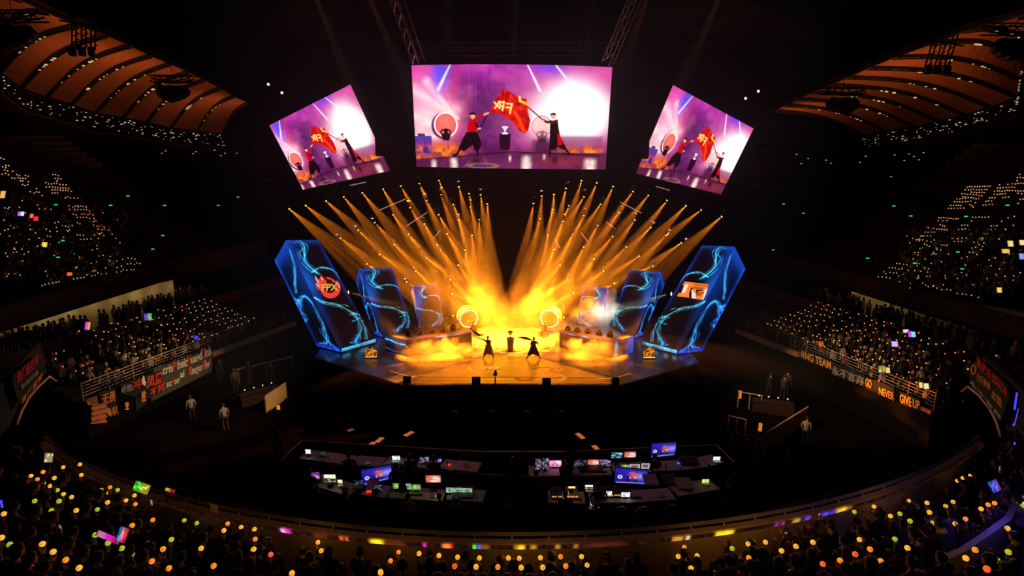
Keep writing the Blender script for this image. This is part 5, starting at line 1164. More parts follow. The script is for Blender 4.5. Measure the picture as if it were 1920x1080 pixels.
def ray_at_radius(px,py,r):
    """the nearer crossing of the picture ray with the upright cylinder of radius r round the bowl"""
    d=ray(px,py); A=d.x**2+d.y**2; B=2*(d.x*(CAMP.x-BC.x)+d.y*(CAMP.y-BC.y)); C=(CAMP.x-BC.x)**2+(CAMP.y-BC.y)**2-r*r
    D=B*B-4*A*C
    return CAMP+d*((-B-math.sqrt(D))/(2*A)) if D>0 else None
for px,py,c in NEAR:
    kind='stick' if RNG.random()<.75 else 'low'
    h=pose(kind,0)[1]; best=None
    for k in range(9):
        S=ray_at_radius(px,py,R0+DR*k+.60-h[1])
        if S is None: continue
        H=S.z-(Z0+DZ*k)
        if best is None or abs(H-h[2])<best[0]: best=(abs(H-h[2]),k,S,H)
    _,k,S,H=best
    rz=math.atan2(S.x-BC.x,-(S.y-BC.y)); R=Matrix.Rotation(rz,3,'Z'); psc=min(1.15,max(.86,(H-.02)/h[2]))
    base=S-R@Vector((h[0]*psc,h[1]*psc,0)); base.z=Z0+DZ*k
    items.append((px,py,c,S,kind,base,rz,psc,k)); placed.append((base.x,base.y))
# labels: by colour and row, counted from the phoenix side
from collections import defaultdict
cnt=defaultdict(list)
for i,it in enumerate(items): cnt[(it[2],it[8])].append((it[0],i))
for v in cnt.values(): v.sort()
rank={i:(n,len(v)) for v in cnt.values() for n,(x,i) in enumerate(v)}
ROWN=['front','second','third','fourth','fifth','sixth','seventh','eighth','ninth']
def nth(n,N,word=''):
    if N==1: return 'the only'
    if n<20: return ORD[n]
    m=N-1-n
    return (ORD[m]+' from last') if 0<m<20 else ('last' if m==0 else ORD[19]+' or later')
wcount=defaultdict(int)
for i,(px,py,c,S,kind,base,rz,psc,k) in enumerate(items):
    n,N=rank[i]
    lab=f'{nth(n,N)} {CNAME[c]} light stick along the {ROWN[k]} row of the near stand'
    light_stick(c,S,lab,'light sticks on the near stand',tilt=RNG.normal()*.18,rz=RNG.random()*.4-.2,scale=1.0)
    wi=int(RNG.choice([0,0,0,0,1,1,3,2,4,5])); person(kind,wi,int(RNG.integers(0,3)),base,rz,f'spectator in {WNAME[wi]} holding the {nth(n,N)} {CNAME[c]} light stick of the {ROWN[k]} near row','near stand spectators holding light sticks',psc)
# the rest of the seats on the near stand
def free(p,d=.52): return all((p.x-x)**2+(p.y-y)**2>d*d for x,y in placed)
extra=[]
def add_extra(px,kind,wi,k=None,hair=None):
    pass
cand=[]
for k in range(6):
    r=R0+DR*k+.60; nseat=int((A1-A0)*r/.56)
    for j in range(nseat):
        a=A0+(A1-A0)*(j+.5)/nseat+RNG.normal()*.003
        p=Vector(ring_pt(r,a,Z0+DZ*k)); q=to_px(p+Vector((0,0,1.1)))
        if -10<q[0]<1930 and q[1]<1086 and (a>-.62 or k>=2): cand.append((k,j,p,a,q))
# stairs: clear lanes
lanes=[(-.80,.03),(-.40,.02),(-.03,.0),(.33,.022),(.62,.02)]
cand=[c for c in cand if not any(abs(c[3]-l)<w for l,w in lanes)]
RNG.shuffle(cand) if False else random.shuffle(cand)
extra=[]
for k,j,p,a,q in cand:
    if len(items)+len(extra)>=262: break
    if free(p): placed.append((p.x,p.y)); extra.append((q[0],k,p,a))
extra.sort(key=lambda e:(e[1],e[0])); byrow=defaultdict(list)
SPECIAL={}
for x,k,p,a in extra: byrow[k].append((x,p,a))
ph=[]
for k,lst in byrow.items():
    cc=defaultdict(int); spec=[]
    for x,p,a in lst:
        wi=int(RNG.choice([0,0,0,0,0,1,1,3,3,2,4,5])); kind=str(RNG.choice(['rest','rest','low','phone','rest']))
        spec.append((wi,kind,x,p,a)); cc[(wi,kind)]+=1
    seen=defaultdict(int)
    for wi,kind,x,p,a in spec:
        n=seen[(wi,kind)]; seen[(wi,kind)]+=1
        act={'rest':'seated with arms at rest','low':'leaning forward empty-handed','phone':'raising a phone'}[kind]
        pp=person(kind,wi,int(RNG.integers(0,3)),p,a,f'spectator in {WNAME[wi]}, {act}, {nth(n,cc[(wi,kind)])} such in the {ROWN[k]} near row','near stand spectators without light sticks',float(1+RNG.normal()*.03))
        if kind=='phone': ph.append((pp,p,a,wi,k,n,cc[(wi,kind)]))
M_PHS=mat('phone_screen',(.5,.5,.5),.3,emit=(.62,.60,.66),estr=.35)
for pp,p,a,wi,k,n,N in ph:
    R=Matrix.Rotation(a,3,'Z'); c=p+R@Vector((0,.44,1.26))
    t=thing('phone',f'phone held up by the {nth(n,N)} phone-raising spectator in {WNAME[wi]} of the {ROWN[k]} near row','phone',c,'phones on the near stand',rz=a)
    MB().box((0,0,0),(.075,.009,.15),bev=.004).build('body',M_BLK,t,world=False); MB().box((0,-.006,0),(.068,.004,.14)).build('screen',M_PHS,t,world=False)
# the spectator in a pale shirt who stands out at the middle of the rail
q=ray_at_radius(876,1052,R0+.6); a=math.atan2(q.x-BC.x,-(q.y-BC.y)); 
for o in [o for o in bpy.data.objects if o.get('category')=='person' and (o.location-Vector((q.x,q.y,o.location.z))).length<.42 and abs(o.location.z-q.z)<2.5]:
    for ch in kids(o): bpy.data.objects.remove(ch)
    bpy.data.objects.remove(o)
person('rest',2,0,(q.x,q.y,Z0),a,'spectator in a pale pink-lit shirt seen from behind at the middle of the rail',None,1.08)
# ------------------------------------------------------------------ lower side stands: light sticks by seat, people as a mass
def far_person(mb,p,f,m,stand=False):
    """small seated or standing figure"""
    s=Vector((-f.y,f.x,0)); h=.55 if stand else .0
    for z0,r0,z1,r1 in ((.35+h,.20,.72+h,.23),(.72+h,.23,.98+h,.12),(.98+h,.06,1.02+h,.06)): mb.tube(p+Vector((0,0,z0)),p+Vector((0,0,z1)),r0,m,r1,6,caps=True)
    mb.ball(p+Vector((0,0,1.14+h)),.115,M_HAIR if RNG.random()<.6 else M_SKIN,6,4,sc=(.85,.95,1.15))
    e=1 if RNG.random()<.5 else -1
    mb.tube(p+s*.2*e+Vector((0,0,.88+h)),p+s*.26*e+f*.28+Vector((0,0,.72+h)),.05,m,.04,5); mb.tube(p+s*.26*e+f*.28+Vector((0,0,.72+h)),p+s*.2*e+f*.34+Vector((0,0,1.0+h)),.04,M_SKIN,.03,5)
    for k in (-1,1):
        if stand: mb.tube(p+s*.1*k+Vector((0,0,.92)),p+s*.1*k,.09,M_PANT,.06,5,caps=False)
        else: mb.tube(p+s*.1*k+Vector((0,0,.42)),p+s*.12*k+f*.42+Vector((0,0,.45)),.09,M_PANT,.07,5,caps=False); mb.tube(p+s*.12*k+f*.42+Vector((0,0,.45)),p+s*.12*k+f*.42,.06,M_PANT,.05,5,caps=False)
crowd=MB(); lower=[]
BLK=[(.3,2.6),(3.3,6.6),(7.2,10.4),(11.0,14.4)]; DENS=[.42,.78,.86,1.0]
for s,nm in ((SL,'L'),(SR,'R')):
    for bi,(u0,u1) in enumerate(BLK):
        d=DENS[bi] if nm=='L' else [.55,.78,.92,1.0][bi]
        for row in range(8):
            w=.65*(row+.45); n=int((u1-u0)/.5)
            for j in range(n):
                u=u0+(u1-u0)*(j+.5)/n+RNG.normal()*(.02 if bi==3 else .07); p=s.P(u,w,0); p.z=s.zf+s.slope*.65*row
                if nm=='L' and bi==0 and row>5: continue
                if RNG.random()<.93: far_person(crowd,p,-s.n,WEAR[int(RNG.choice([0,0,0,1,3,2,4,5]))])
                if RNG.random()<d:
                    q=p-s.n*.3+s.d*RNG.normal()*.06+Vector((0,0,1.12+(RNG.normal()*.05 if bi==3 else RNG.normal()*.12)))
                    c=str(RNG.choice(list('yyyyoog') if nm=='L' else list('yyyyyoor'))); 
                    if bi==0: c=str(RNG.choice(list('oroyry')))
                    px,py=to_px(q); lower.append((q,c,nm,bi,row,px,-(q-CAMP).length))
    # people standing on the concourse
    for j in range(70):
        u=-3+RNG.random()*19; w=DEP+.5+RNG.random()*1.4; q=s.A+s.d*u+s.n*w; q.z=s.zt; far_person(crowd,q,-s.n,WEAR[int(RNG.choice([0,0,0,1,3,2,5]))],True)
tagc=tag(crowd.build('crowd',None),'mass of dark-clothed spectators filling the side stands and concourse','crowd',kind='stuff')
lower.sort(key=lambda e:-e[6])
budget=300-len(items); near_low,rest=lower[:budget],lower[budget:]
grp=defaultdict(list)
for e in near_low: grp[(e[2],e[3],e[4],e[1])].append(e)
BN=['portal block','second block','third block','far block']
for (nm,bi,row,c),lst in grp.items():
    lst.sort(key=lambda e:e[5])
    side='phoenix' if nm=='L' else 'orange emblem'
    for n,e in enumerate(lst):
        light_stick(c,e[0],f'{nth(n,len(lst))} {CNAME[c]} light stick, {ROWN[row]} row, {BN[bi]}, {side} stand','light sticks on the lower side stands',tilt=RNG.normal()*.2,scale=.85)
# the far rest: one mass of points of light
UPL=[(383,182),(402,183),(422,191),(399,210),(419,212),(441,213),(411,229),(331,240),(351,250),(372,250),(391,246),(411,246),(433,253),(456,256),(478,257),(335,272),(358,272),(380,272),(400,276),(418,276),(437,279),(456,280),(475,280),(497,283),(377,293),(397,293),(416,294),(437,295),(456,297),(475,297),(493,298),(516,304),(378,315),(397,316),(416,316),(537,329),(472,350),(488,343),(509,351),(535,352),(561,354),(500,409),(527,419),(543,411),(559,409),(581,409),(600,413),(622,421),(502,436),(541,436),(562,436),(585,436),(605,436),(625,436),(649,447),(530,468),(551,474),(592,468),(612,468),(636,474),(650,464),(671,474),(558,492),(582,492),(604,492),(627,492),(649,500),(679,500),(649,520),(674,524),(697,520),(722,527),(676,547),(721,549),(704,558),(754,560),(711,577),(737,583),(755,575),(783,584),(811,614),(840,644),(867,675),(7,62),(28,72),(41,117),(62,118),(20,127),(43,133),(34,150),(55,155),(92,158),(16,180),(40,175),(62,183),(122,183),(141,189),(184,188),(205,195),(86,207),(106,209),(130,205),(148,209),(166,209),(185,210),(148,228),(164,228),(205,234),(163,255),(181,262),(200,256),(218,306),(247,316),(264,308),(283,310),(264,283),(305,335),(160,371),(174,367),(141,419),(398,532),(421,525),(450,552),(408,565),(475,555),(484,586),(502,582),(360,592),(558,618),(579,619),(604,622),(584,652),(608,650),(630,649),(681,620),(723,613),(712,645),(750,637),(100,568),(69,627),(344,627),(365,629),(119,672),(428,673),(217,548),(272,700),(108,723),(158,722),(667,727),(720,772),(735,770),(745,766),(797,774),(848,758),(876,767),(791,805),(816,810),(887,795),(926,786),(952,789),(976,794),(923,829),(946,826),(972,832),(990,821),(1012,826),(830,840),(878,845),(576,781),(552,850),(576,846),(614,810),(660,824),(535,757),(507,752),(764,857),(890,870),(918,874),(948,872),(968,871),(843,888),(876,884),(708,894),(735,904),(688,911),(664,915),(628,907),(608,926),(585,929),(557,932),(532,938),(304,986),(325,978),(353,971),(382,966),(405,962),(427,957),(345,917),(447,860),(330,882),(673,880)]
UPR=[(1440,1605,270,266,10),(1427,1585,291,291,9),(1472,1565,310,313,6),(1403,1547,320,335,8),(1408,1524,341,358,7),(1367,1425,357,356,4),(1348,1464,380,377,7),(1324,1397,407,405,5),(1462,1485,402,417,3),(1303,1413,427,426,6),(1498,1500,386,386,1),(1676,1690,258,258,1),(1732,1732,252,252,1),(1770,1845,250,245,5),(1660,1783,280,275,7),(1638,1785,302,298,9),(1638,1715,325,322,5),(1600,1640,351,350,3),(1697,1740,348,345,3),(1577,1615,375,372,3),(1556,1620,402,398,4),(1803,1845,205,205,3),(1820,1820,184,184,1),(1803,1803,227,227,1),(1807,1845,300,300,3),(1807,1832,317,320,2),(1827,1845,362,362,2),(1806,1806,391,391,1),(1235,1376,492,502,9),(1480,1590,492,492,6),(1230,1293,517,517,3),(1471,1471,519,519,1),(1245,1278,545,556,3),(1402,1445,548,548,3),(1160,1295,570,582,8),(1377,1425,578,578,3),(1135,1205,599,599,4),(1105,1178,626,627,4),(1075,1140,652,655,4),(1132,1168,685,700,3),(1098,1122,716,716,2),(1060,1085,747,747,2),(1254,1289,693,693,3),(1224,1249,725,727,2),(1187,1213,758,760,2),(1372,1435,646,640,3),(1350,1397,665,668,3),(1463,1463,609,609,1),(1532,1600,641,643,4),(1450,1560,670,676,4),(1610,1655,555,553,3),(1593,1640,581,580,3),(1565,1592,611,611,2),(1640,1667,650,648,2),(1686,1686,519,519,1),(1735,1780,495,484,2),(1717,1717,580,580,1),(1775,1775,549,549,1),(931,1005,825,835,4),(1025,1025,849,849,1),(1080,1160,843,863,4),(877,966,855,866,5),(1018,1105,874,883,5),(838,852,886,901,2),(884,928,892,898,3),(946,975,914,905,2),(1000,1016,908,910,2),(1062,1120,916,900,2),(798,882,922,932,4),(1077,1077,934,934,1),(950,1030,956,970,2),(1117,1160,970,993,3),(1192,1218,989,1003,2),(1257,1325,1012,1018,3),(1370,1470,1042,1055,4),(1523,1523,1070,1070,1),(1500,1540,707,722,2),(1475,1510,712,760,3),(1456,1480,742,742,2),(1440,1455,777,793,2),(1400,1410,888,925,2)]
far=MB()
M_FAR={'w':mat('far_stick_warm',(.8,.6,.3),.4,emit=(1.0,.56,.22),estr=.62),'y':M_ST['y'],'o':mat('far_stick_peach',(.8,.4,.2),.4,emit=(1.0,.34,.14),estr=.62),'g':mat('far_stick_green',(.5,.7,.3),.4,emit=(.52,.62,.16),estr=.6),'r':M_ST['r']}
for e in rest: far.ball(e[0]+Vector((0,0,.05)),.048,M_FAR[e[1]] if e[1]!='y' else M_FAR['w'],7,5)
def on_upper(s,px,py,h=1.1): return at_pl(px,py,s.up0+s.n*.3+Vector((0,0,h-.9)),s.up_pn)
def upper_pt(s,px,py,c):
    p=on_upper(s,px,py); d=(p-CAMP).length
    far.ball(p,.00088*d,M_FAR[c],6,4)
for x,y in UPL: upper_pt(SL,x/3.856,280+y/3.856,'o' if (y<600 and x>480) else ('g' if 500<y<900 and RNG.random()<.5 else 'w'))
for x0,x1,y0,y1,n in UPR:
    for i in range(n):
        f=i/(n-1) if n>1 else 0; x,y=x0+(x1-x0)*f+RNG.normal()*1.5,y0+(y1-y0)*f+RNG.normal()*1.5
        upper_pt(SR,1440+x/3.856,280+y/3.856,'o' if (y<440 and RNG.random()<.5) or (470<y<640 and x<1400 and RNG.random()<.5) else ('g' if y>600 and RNG.random()<.35 else 'w'))
# dim glints over the nearer upper rows and the concourse
for s,xr,yr,n in ((SL,(0,230),(380,520),120),(SR,(1700,1915),(440,540),150)):
    for i in range(n): 
        x=xr[0]+(xr[1]-xr[0])*RNG.random(); y=yr[0]+(yr[1]-yr[0])*RNG.random(); upper_pt(s,x,y,str(RNG.choice(list('wwog')))) if RNG.random()<.45 else None
tag(far.build('light_sticks',None),'countless far light sticks glowing in the upper tiers and far side blocks','light sticks',kind='stuff')
up=MB()
for s,xr,yr,n in ((SL,(0,235),(370,525),230),(SR,(1690,1918),(430,545),230)):
    for i in range(n):
        p=on_upper(s,xr[0]+(xr[1]-xr[0])*RNG.random(),yr[0]+(yr[1]-yr[0])*RNG.random(),.9); far_person(up,p-Vector((0,0,.9)),-s.n,WEAR[int(RNG.choice([0,0,1,3,2,4,5]))])
tag(up.build('upper_crowd',None),'mass of dim spectators seated in the upper tiers','crowd',kind='stuff')
# ------------------------------------------------------------------ glowing fan boards
M_BRD=led_mat('board_picture',1.0,False)
def board(px,py,wpx,hpx,pos,cols,label,tilt=0.0,glyphs=True,seed=0):
    s=(pos-CAMP).length/FPX*1.0; w,h=wpx*s,hpx*s
    t=thing('light_board',label,'light board',pos,None)
    x=Vector((1,0,0)); y=Vector((0,.35,.94)); x=(x*math.cos(tilt)+y*math.sin(tilt)); y=x.cross(Vector((0,-.94,.35))).normalized()*-1
    if y.z<0: y=-y
    n=x.cross(y).normalized(); n = n if n.y<0 else -n
    q=quad(pos-x*w/2+y*h/2,pos+x*w/2+y*h/2,pos+x*w/2-y*h/2,pos-x*w/2-y*h/2)
    def paint(U,V):
        p=Pic(U,V); p.fill((6,4,6)); r=np.random.default_rng(seed+int(px)); k=len(cols)
        for i,c in enumerate(cols): p.plus(np.exp(-((U-(i+.5)/k)/(.55/k))**4)*(.35 if glyphs else .95),c)
        if glyphs:
            for i in range(int(5*k)):
                a=(r.random(),.15+.7*r.random()); b=(a[0]+r.normal()*.12,a[1]+r.normal()*.25); c=cols[min(k-1,int(a[0]*k))]; p.over(np.clip(1.5-p.seg(a,b,.05),0,1),np.minimum(255,np.array(c)*1.1))
        return p.c
    led_grid('lit_face',lambda U,V:q(U,V)+np.array(n)*.03,24,16,paint,M_BRD,t)
    mb=MB(); mb.prism([Vector(v)+n*.025 for v in (q(np.array([a]),np.array([b]))[0] for a,b in ((-.04,-.04),(1.04,-.04),(1.04,1.04),(-.04,1.04)))],-n*.05); mb.build('backing',M_BLK,t)
    MB().tube(pos-y*h/2-n*.0,pos-y*(h/2+.25),.02,n=6).build('grip',M_BLK,t)
    return t
G=(255,190,70)
board(93,858,12,12,cone_hit(93,858,1.5),[(255,235,170)],'bright golden fan board at the end of the near stand rail, phoenix side',seed=1)
board(267,914,24,14,cone_hit(267,914,1.5),[(90,255,60),(230,230,60)],'green and yellow lettered fan board near the phoenix side stairs',tilt=-.3)
board(320,919,15,5,cone_hit(320,919,1.5),[(255,180,60),(200,40,80)],'small amber lettered fan board beside the green and yellow board',tilt=-.3)
board(206,1007,36,8,cone_hit(206,1007,1.3),[(200,120,160),(220,30,190),(190,20,90)],'long magenta glowing fan board among the phoenix side spectators',tilt=-.35,glyphs=False)
board(232,1002,14,20,cone_hit(232,1002,1.5),[(60,140,255),(255,130,110),(250,40,120)],'blue and pink glowing fan board above the magenta board',tilt=-.3)
board(1863,911,13,15,cone_hit(1863,911,1.6),[(60,110,255),(150,90,255)],'blue and violet fan board by the blue-lit stair wall',tilt=.4)
board(278,594,12,11,SL.on_deck(278,594,1.7),[(120,90,255),(120,240,120)],'violet and green rainbow fan board in the phoenix side stand')
board(165,611,8,11,SL.on_deck(165,611,1.6),[(200,80,230),(255,150,70)],'small purple and orange fan board high in the phoenix side stand',glyphs=False)
board(368,633,8,6,SL.on_deck(368,633,1.4),[(60,60,255)],'small blue fan board low in the phoenix side stand',glyphs=False)
board(1677,645,10,8,SR.on_deck(1677,645,1.5),[(220,190,255)],'white-violet fan board in the middle of the orange emblem side stand',glyphs=False)
board(1709,627,11,8,SR.on_deck(1709,627,1.6),[(200,90,240),(140,240,250)],'purple and cyan fan board high in the orange emblem side stand',glyphs=False)
board(1698,621,9,5,SR.on_deck(1698,621,1.6),[(255,210,240)],'pale pink fan board beside the purple and cyan board',glyphs=False)
board(1653,692,11,10,SR.on_deck(1653,692,1.3),[(255,225,110)],'bright golden fan board at the rail of the orange emblem side stand',glyphs=True)
board(1664,694,7,8,SR.on_deck(1664,694,1.3),[(255,215,120)],'narrow golden fan board beside the bright golden board at the rail',glyphs=False)
board(1726,722,6,8,SR.on_deck(1726,722,1.3),[(255,220,110)],'first of two golden boards near the rail end, orange emblem side stand',glyphs=False)
board(1736,724,8,8,SR.on_deck(1736,724,1.3),[(255,235,190)],'whiter second of two boards near the rail end, orange emblem side stand',glyphs=False)
board(1539,645,9,9,SR.on_deck(1539,645,1.5),[(255,110,70)],'reddish fan board in the far block of the orange emblem side stand')
for px,py,w,h,s,c,lab in ((6,365,7,10,SL,[(255,190,90)],'warm white fan board at the picture edge in the phoenix side upper tier'),(40,401,9,6,SL,[(170,120,255),(255,240,255)],'violet-white fan board in the phoenix side upper tier'),(60,405,5,6,SL,[(255,120,90)],'salmon fan board in the phoenix side upper tier'),(68,410,7,6,SL,[(255,50,50)],'red fan board in the phoenix side upper tier'),(84,459,8,7,SL,[(255,220,90)],'yellow fan board in the phoenix side upper tier'),(131,514,8,5,SL,[(255,100,50)],'orange-red fan board in the phoenix side upper tier'),
  (1894,457,8,8,SR,[(255,225,130)],'golden fan board, first of a bright cluster, orange emblem side upper tier'),(1916,455,8,7,SR,[(255,230,160)],'golden fan board at the picture edge, orange emblem side upper tier'),(1885,471,11,6,SR,[(255,200,80)],'wide golden fan board below the bright cluster, orange emblem side upper tier'),(1917,481,10,8,SR,[(120,170,255),(255,90,90)],'blue and red fan board at the picture edge, orange emblem side upper tier'),(1873,544,7,7,SR,[(255,215,90)],'golden fan board at the front of the orange emblem side upper tier')):
    board(px,py,w,h,on_upper(s,px,py,1.4),c,lab,glyphs=False)
# ------------------------------------------------------------------ control position in the hall: platform, desks, screens, crew
ZF_=2.9; ZT_=3.65
struct(MB().prism([(-9.6,13.9,ZF_),(9.6,13.9,ZF_),(10.0,21.2,ZF_),(-10.0,21.2,ZF_)],(0,0,-.25)).build('floor_control_platform',M_CONC))
struct(MB().prism([(-9.9,21.1,.02),(9.9,21.1,.02),(9.9,21.1,2.64),(-9.9,21.1,2.64)],(0,.08,0)).build('wall_control_platform',M_CONC))
M_TAB=mat('table_white',(.62,.50,.47),.6,noise=.08); M_BARR=mat('barrier_dark',(.03,.022,.02),.6)
M_SCR=led_mat('monitor_picture',1.9,False)
def scr_paint(kind,seed=0):
    def f(U,V):
        p=Pic(U,V); r=np.random.default_rng(seed)
        def rows(n,c,a=.8,fill=.7):
            for i in range(n):
                y=(i+.5)/n
                for j in range(6):
                    if r.random()<fill: x0=r.random()*.85; p.over(p.poly([(x0,y-.3/n),(min(.98,x0+.06+r.random()*.25),y-.3/n),(min(.98,x0+.06+r.random()*.25),y+.25/n),(x0,y+.25/n)],.03)*a,c)
        if kind=='show':
            p.fill((28,24,150)); p.plus(p.blob(.85,.45,.25,.2)*.9,(150,150,230)); p.over(p.blob(.4,.2,.35,.2)*.5,(60,50,200)); p.over(p.ring(.16,.58,.055,.09,.02,.02),(235,230,255)); p.over(p.blob(.58,.4,.10,.14)*1.2,(240,80,30)); p.over(p.blob(.52,.26,.05,.03),(240,120,60)); p.over(p.poly([(.38,.55),(.43,.45),(.45,.9),(.36,.9)],.04),(40,10,30)); p.over(p.poly([(.62,.5),(.67,.45),(.70,.9),(.61,.9)],.04),(40,10,30)); p.over(p.blob(.48,.6,.02,.04)*1.2,(250,220,230)); p.over(p.poly([(.05,.93),(.95,.88),(.95,.92),(.05,.98)],.03)*.8,(200,180,220)); p.over(p.blob(.64,.56,.04,.08),(255,180,150))
        elif kind=='pink':
            p.fill((140,60,110)); p.plus(p.blob(.7,.35,.3,.35),(240,180,200)); p.plus(p.blob(.2,.4,.2,.3)*.7,(230,140,170)); p.over(p.blob(.5,.4,.1,.15),(200,30,50)); p.over(p.poly([(.3,.45),(.36,.4),(.38,.9),(.28,.9)],.05),(30,8,20)); p.over(p.poly([(.62,.45),(.68,.4),(.72,.9),(.6,.9)],.05),(30,8,20)); p.over(p.blob(.5,.95,.5,.08)*.8,(230,150,160))
        elif kind=='warm':
            p.fill((120,40,40)); p.plus(p.blob(.6,.6,.35,.4),(250,200,190)); p.over(p.blob(.35,.35,.2,.2),(220,70,40)); p.over(p.poly([(.2,.5),(.8,.55),(.8,.75),(.2,.7)],.1)*.7,(60,10,20))
        elif kind=='grid': p.fill((8,8,12)); rows(7,(130,125,150),.7,.6); rows(5,(180,120,160),.35,.3)
        elif kind=='doc': p.fill((190,200,200)); rows(4,(30,34,40),.8,.4); p.over(p.blob(.65,.6,.15,.2)*.6,(240,245,245))
        elif kind=='cream': p.fill((200,205,160)); p.over(p.poly([(0,.45),(1,.5),(1,1),(0,1)],.03),(26,26,24)); rows(5,(190,200,170),.5,.3)
        elif kind=='green': p.fill((70,100,50)); rows(4,(20,30,20),.9,.7); p.plus(p.blob(.4,.5,.2,.3)*.5,(160,230,40)); p.over(p.blob(.8,.5,.12,.3)*.7,(150,170,160))
        elif kind=='teal': p.fill((14,40,60)); rows(7,(90,190,190),.75,.7); p.over(p.blob(.85,.2,.12,.1),(230,120,160))
        elif kind=='triple': p.fill((120,150,120)); p.over(p.blob(.5,.55,.2,.25),(26,34,30)); rows(3,(30,40,36),.7,.4)
        elif kind=='dark': p.fill((14,14,20)); rows(5,(90,90,104),.6,.5)
        elif kind=='purple': p.fill((60,30,90)); p.plus(p.blob(.7,.7,.2,.2),(240,120,130)); rows(5,(110,80,160),.6,.5)
        elif kind=='pale': p.fill((150,140,146)); p.over(p.poly([(.15,.2),(.85,.2),(.85,.8),(.15,.8)],.06),(90,60,66))
        elif kind=='amber': p.fill((60,40,10)); rows(4,(250,200,60),.9,.8)
        elif kind=='yellow': p.fill((180,190,60)); p.over(p.poly([(.3,.35),(.8,.2),(.85,.7),(.35,.85)],.05),(120,150,150))
        return p.c
    return f
def panel(t,c,w,h,kind,tilt=0.15,yaw=0.0,roll=0.0,name='display',depth=.04,seed=0):
    """lit screen with its case, centred at c, facing the crew (towards the near stand)"""
    R=Euler((tilt,roll,yaw)).to_matrix(); x=R@Vector((1,0,0)); y=R@Vector((0,0,1)); n=R@Vector((0,-1,0))
    q=quad(c-x*w/2+y*h/2,c+x*w/2+y*h/2,c+x*w/2-y*h/2,c-x*w/2-y*h/2)
    MB().box(c-n*depth*.5,(w+.03,depth,h+.03),rot=R,bev=.008).build('case' if name=='display' else name+'_case',M_BLK,t)
    led_grid(name,lambda U,V:q(U,V)+np.array(n)*.004,28,18,scr_paint(kind,seed),M_SCR,t)
    return x,y,n
def monitor(px,py,wpx,hpx,kind,label,Yt,group='monitors on the control desks',yaw=0.0,roll=0.0,tilt=.12,arm=None):
    c=at_y(px,py,Yt); k=(c-CAMP).length/FPX*.97; w,h=wpx*k,hpx*k/.92
    c2=at_z(px,py,ZT_+h/2+.06)
    if c2.y<c.y: c=c2
    t=thing('monitor',label,'monitor',(c.x,c.y,ZT_),group)
    panel(t,c,w,h,kind,tilt,yaw,roll,seed=int(px))
    b=max(ZT_,min(c.z-h/2-.02,c.z-.1)) if c.z-h/2>ZT_+.05 else ZT_
    MB().tube((c.x,c.y+.06,ZT_+.01),(c.x,c.y+.06,c.z-h*.2),.02,n=8).build('stand_neck',M_BLK,t); MB().box((c.x,c.y+.06,ZT_+.012),(min(.3,w*.5),.2,.02),bev=.005).build('stand_foot',M_BLK,t)
    return t
def tv(corners,label,Yt,zfoot,yaw=0,roll=0):
    cs=[at_y(x,y,Yt) for x,y in corners]; c=sum(cs,Vector())/4; w=((cs[1]-cs[0]).length+(cs[2]-cs[3]).length)/2; h=((cs[3]-cs[0]).length+(cs[2]-cs[1]).length)/2
    t=thing('display_screen',label,'screen',(c.x,c.y,zfoot),'large blue screens at the control desks')
    n=(cs[1]-cs[0]).cross(cs[3]-cs[0]).normalized(); n=n if n.y<0 else -n
    q=quad(*cs); led_grid('display',q,80,48,scr_paint('show',int(w*10)),led_mat('tv_picture',1.05,False),t)
    MB().prism([Vector(q(np.array([a]),np.array([b]))[0])-n*.01 for a,b in ((-.02,-.03),(1.02,-.03),(1.02,1.03),(-.02,1.03))],-n*.06).build('case',M_BLK,t)
    for s in (-1,1): MB().tube((c.x+s*.25,c.y+.12,zfoot),(c.x+s*.25,c.y+.12,c.z),.03,n=8).build('pole',M_BLK,t)
    MB().box((c.x,c.y+.12,zfoot+.02),(.9,.5,.04)).build('base',M_BLK,t)
    return t
def laptop(px,py,wpx,kind,label,z=ZT_,yaw=0.0,seed=0,open_=.25):
    c=at_z(px,py+2,z+.02); k=(c-CAMP).length/FPX; w=wpx*k; d=w*.66
    t=thing('laptop',label,'laptop',c,'laptops on the control desks')
    R=Matrix.Rotation(yaw,3,'Z')
    MB().box(c,(w,d,.022),rot=R,bev=.006).build('keyboard_base',mat('laptop_grey',(.30,.29,.30),.4,.6),t)
    hc=c+R@Vector((0,d*.5,w*.31)); panel(t,hc,w*.97,w*.60,kind,-open_ if False else .2,yaw,seed=seed+int(px),name='lid_display',depth=.015)
    return t
def table(p0,p1,label,z=ZT_,depth=.72,grp='white folding tables of the control position'):
    a=at_z(*p0,z); b=at_z(*p1,z); d=(b-a).normalized(); n=Vector((-d.y,d.x,0)); n=n if n.y>0 else -n
    t=thing('folding_table',label,'table',((a.x+b.x)/2,(a.y+b.y)/2,ZF_),grp)
    MB().prism([a,b,b+n*depth,a+n*depth],(0,0,-.04)).build('tabletop',M_TAB,t)
    for u,v in ((.06,.08),(.94,.08),(.06,.9),(.94,.9)):
        q=a.lerp(b,u)+n*depth*v; MB().tube((q.x,q.y,ZF_),(q.x,q.y,z-.04),.02,n=6).build('leg',M_BLK,t)
    return t,a,b,n
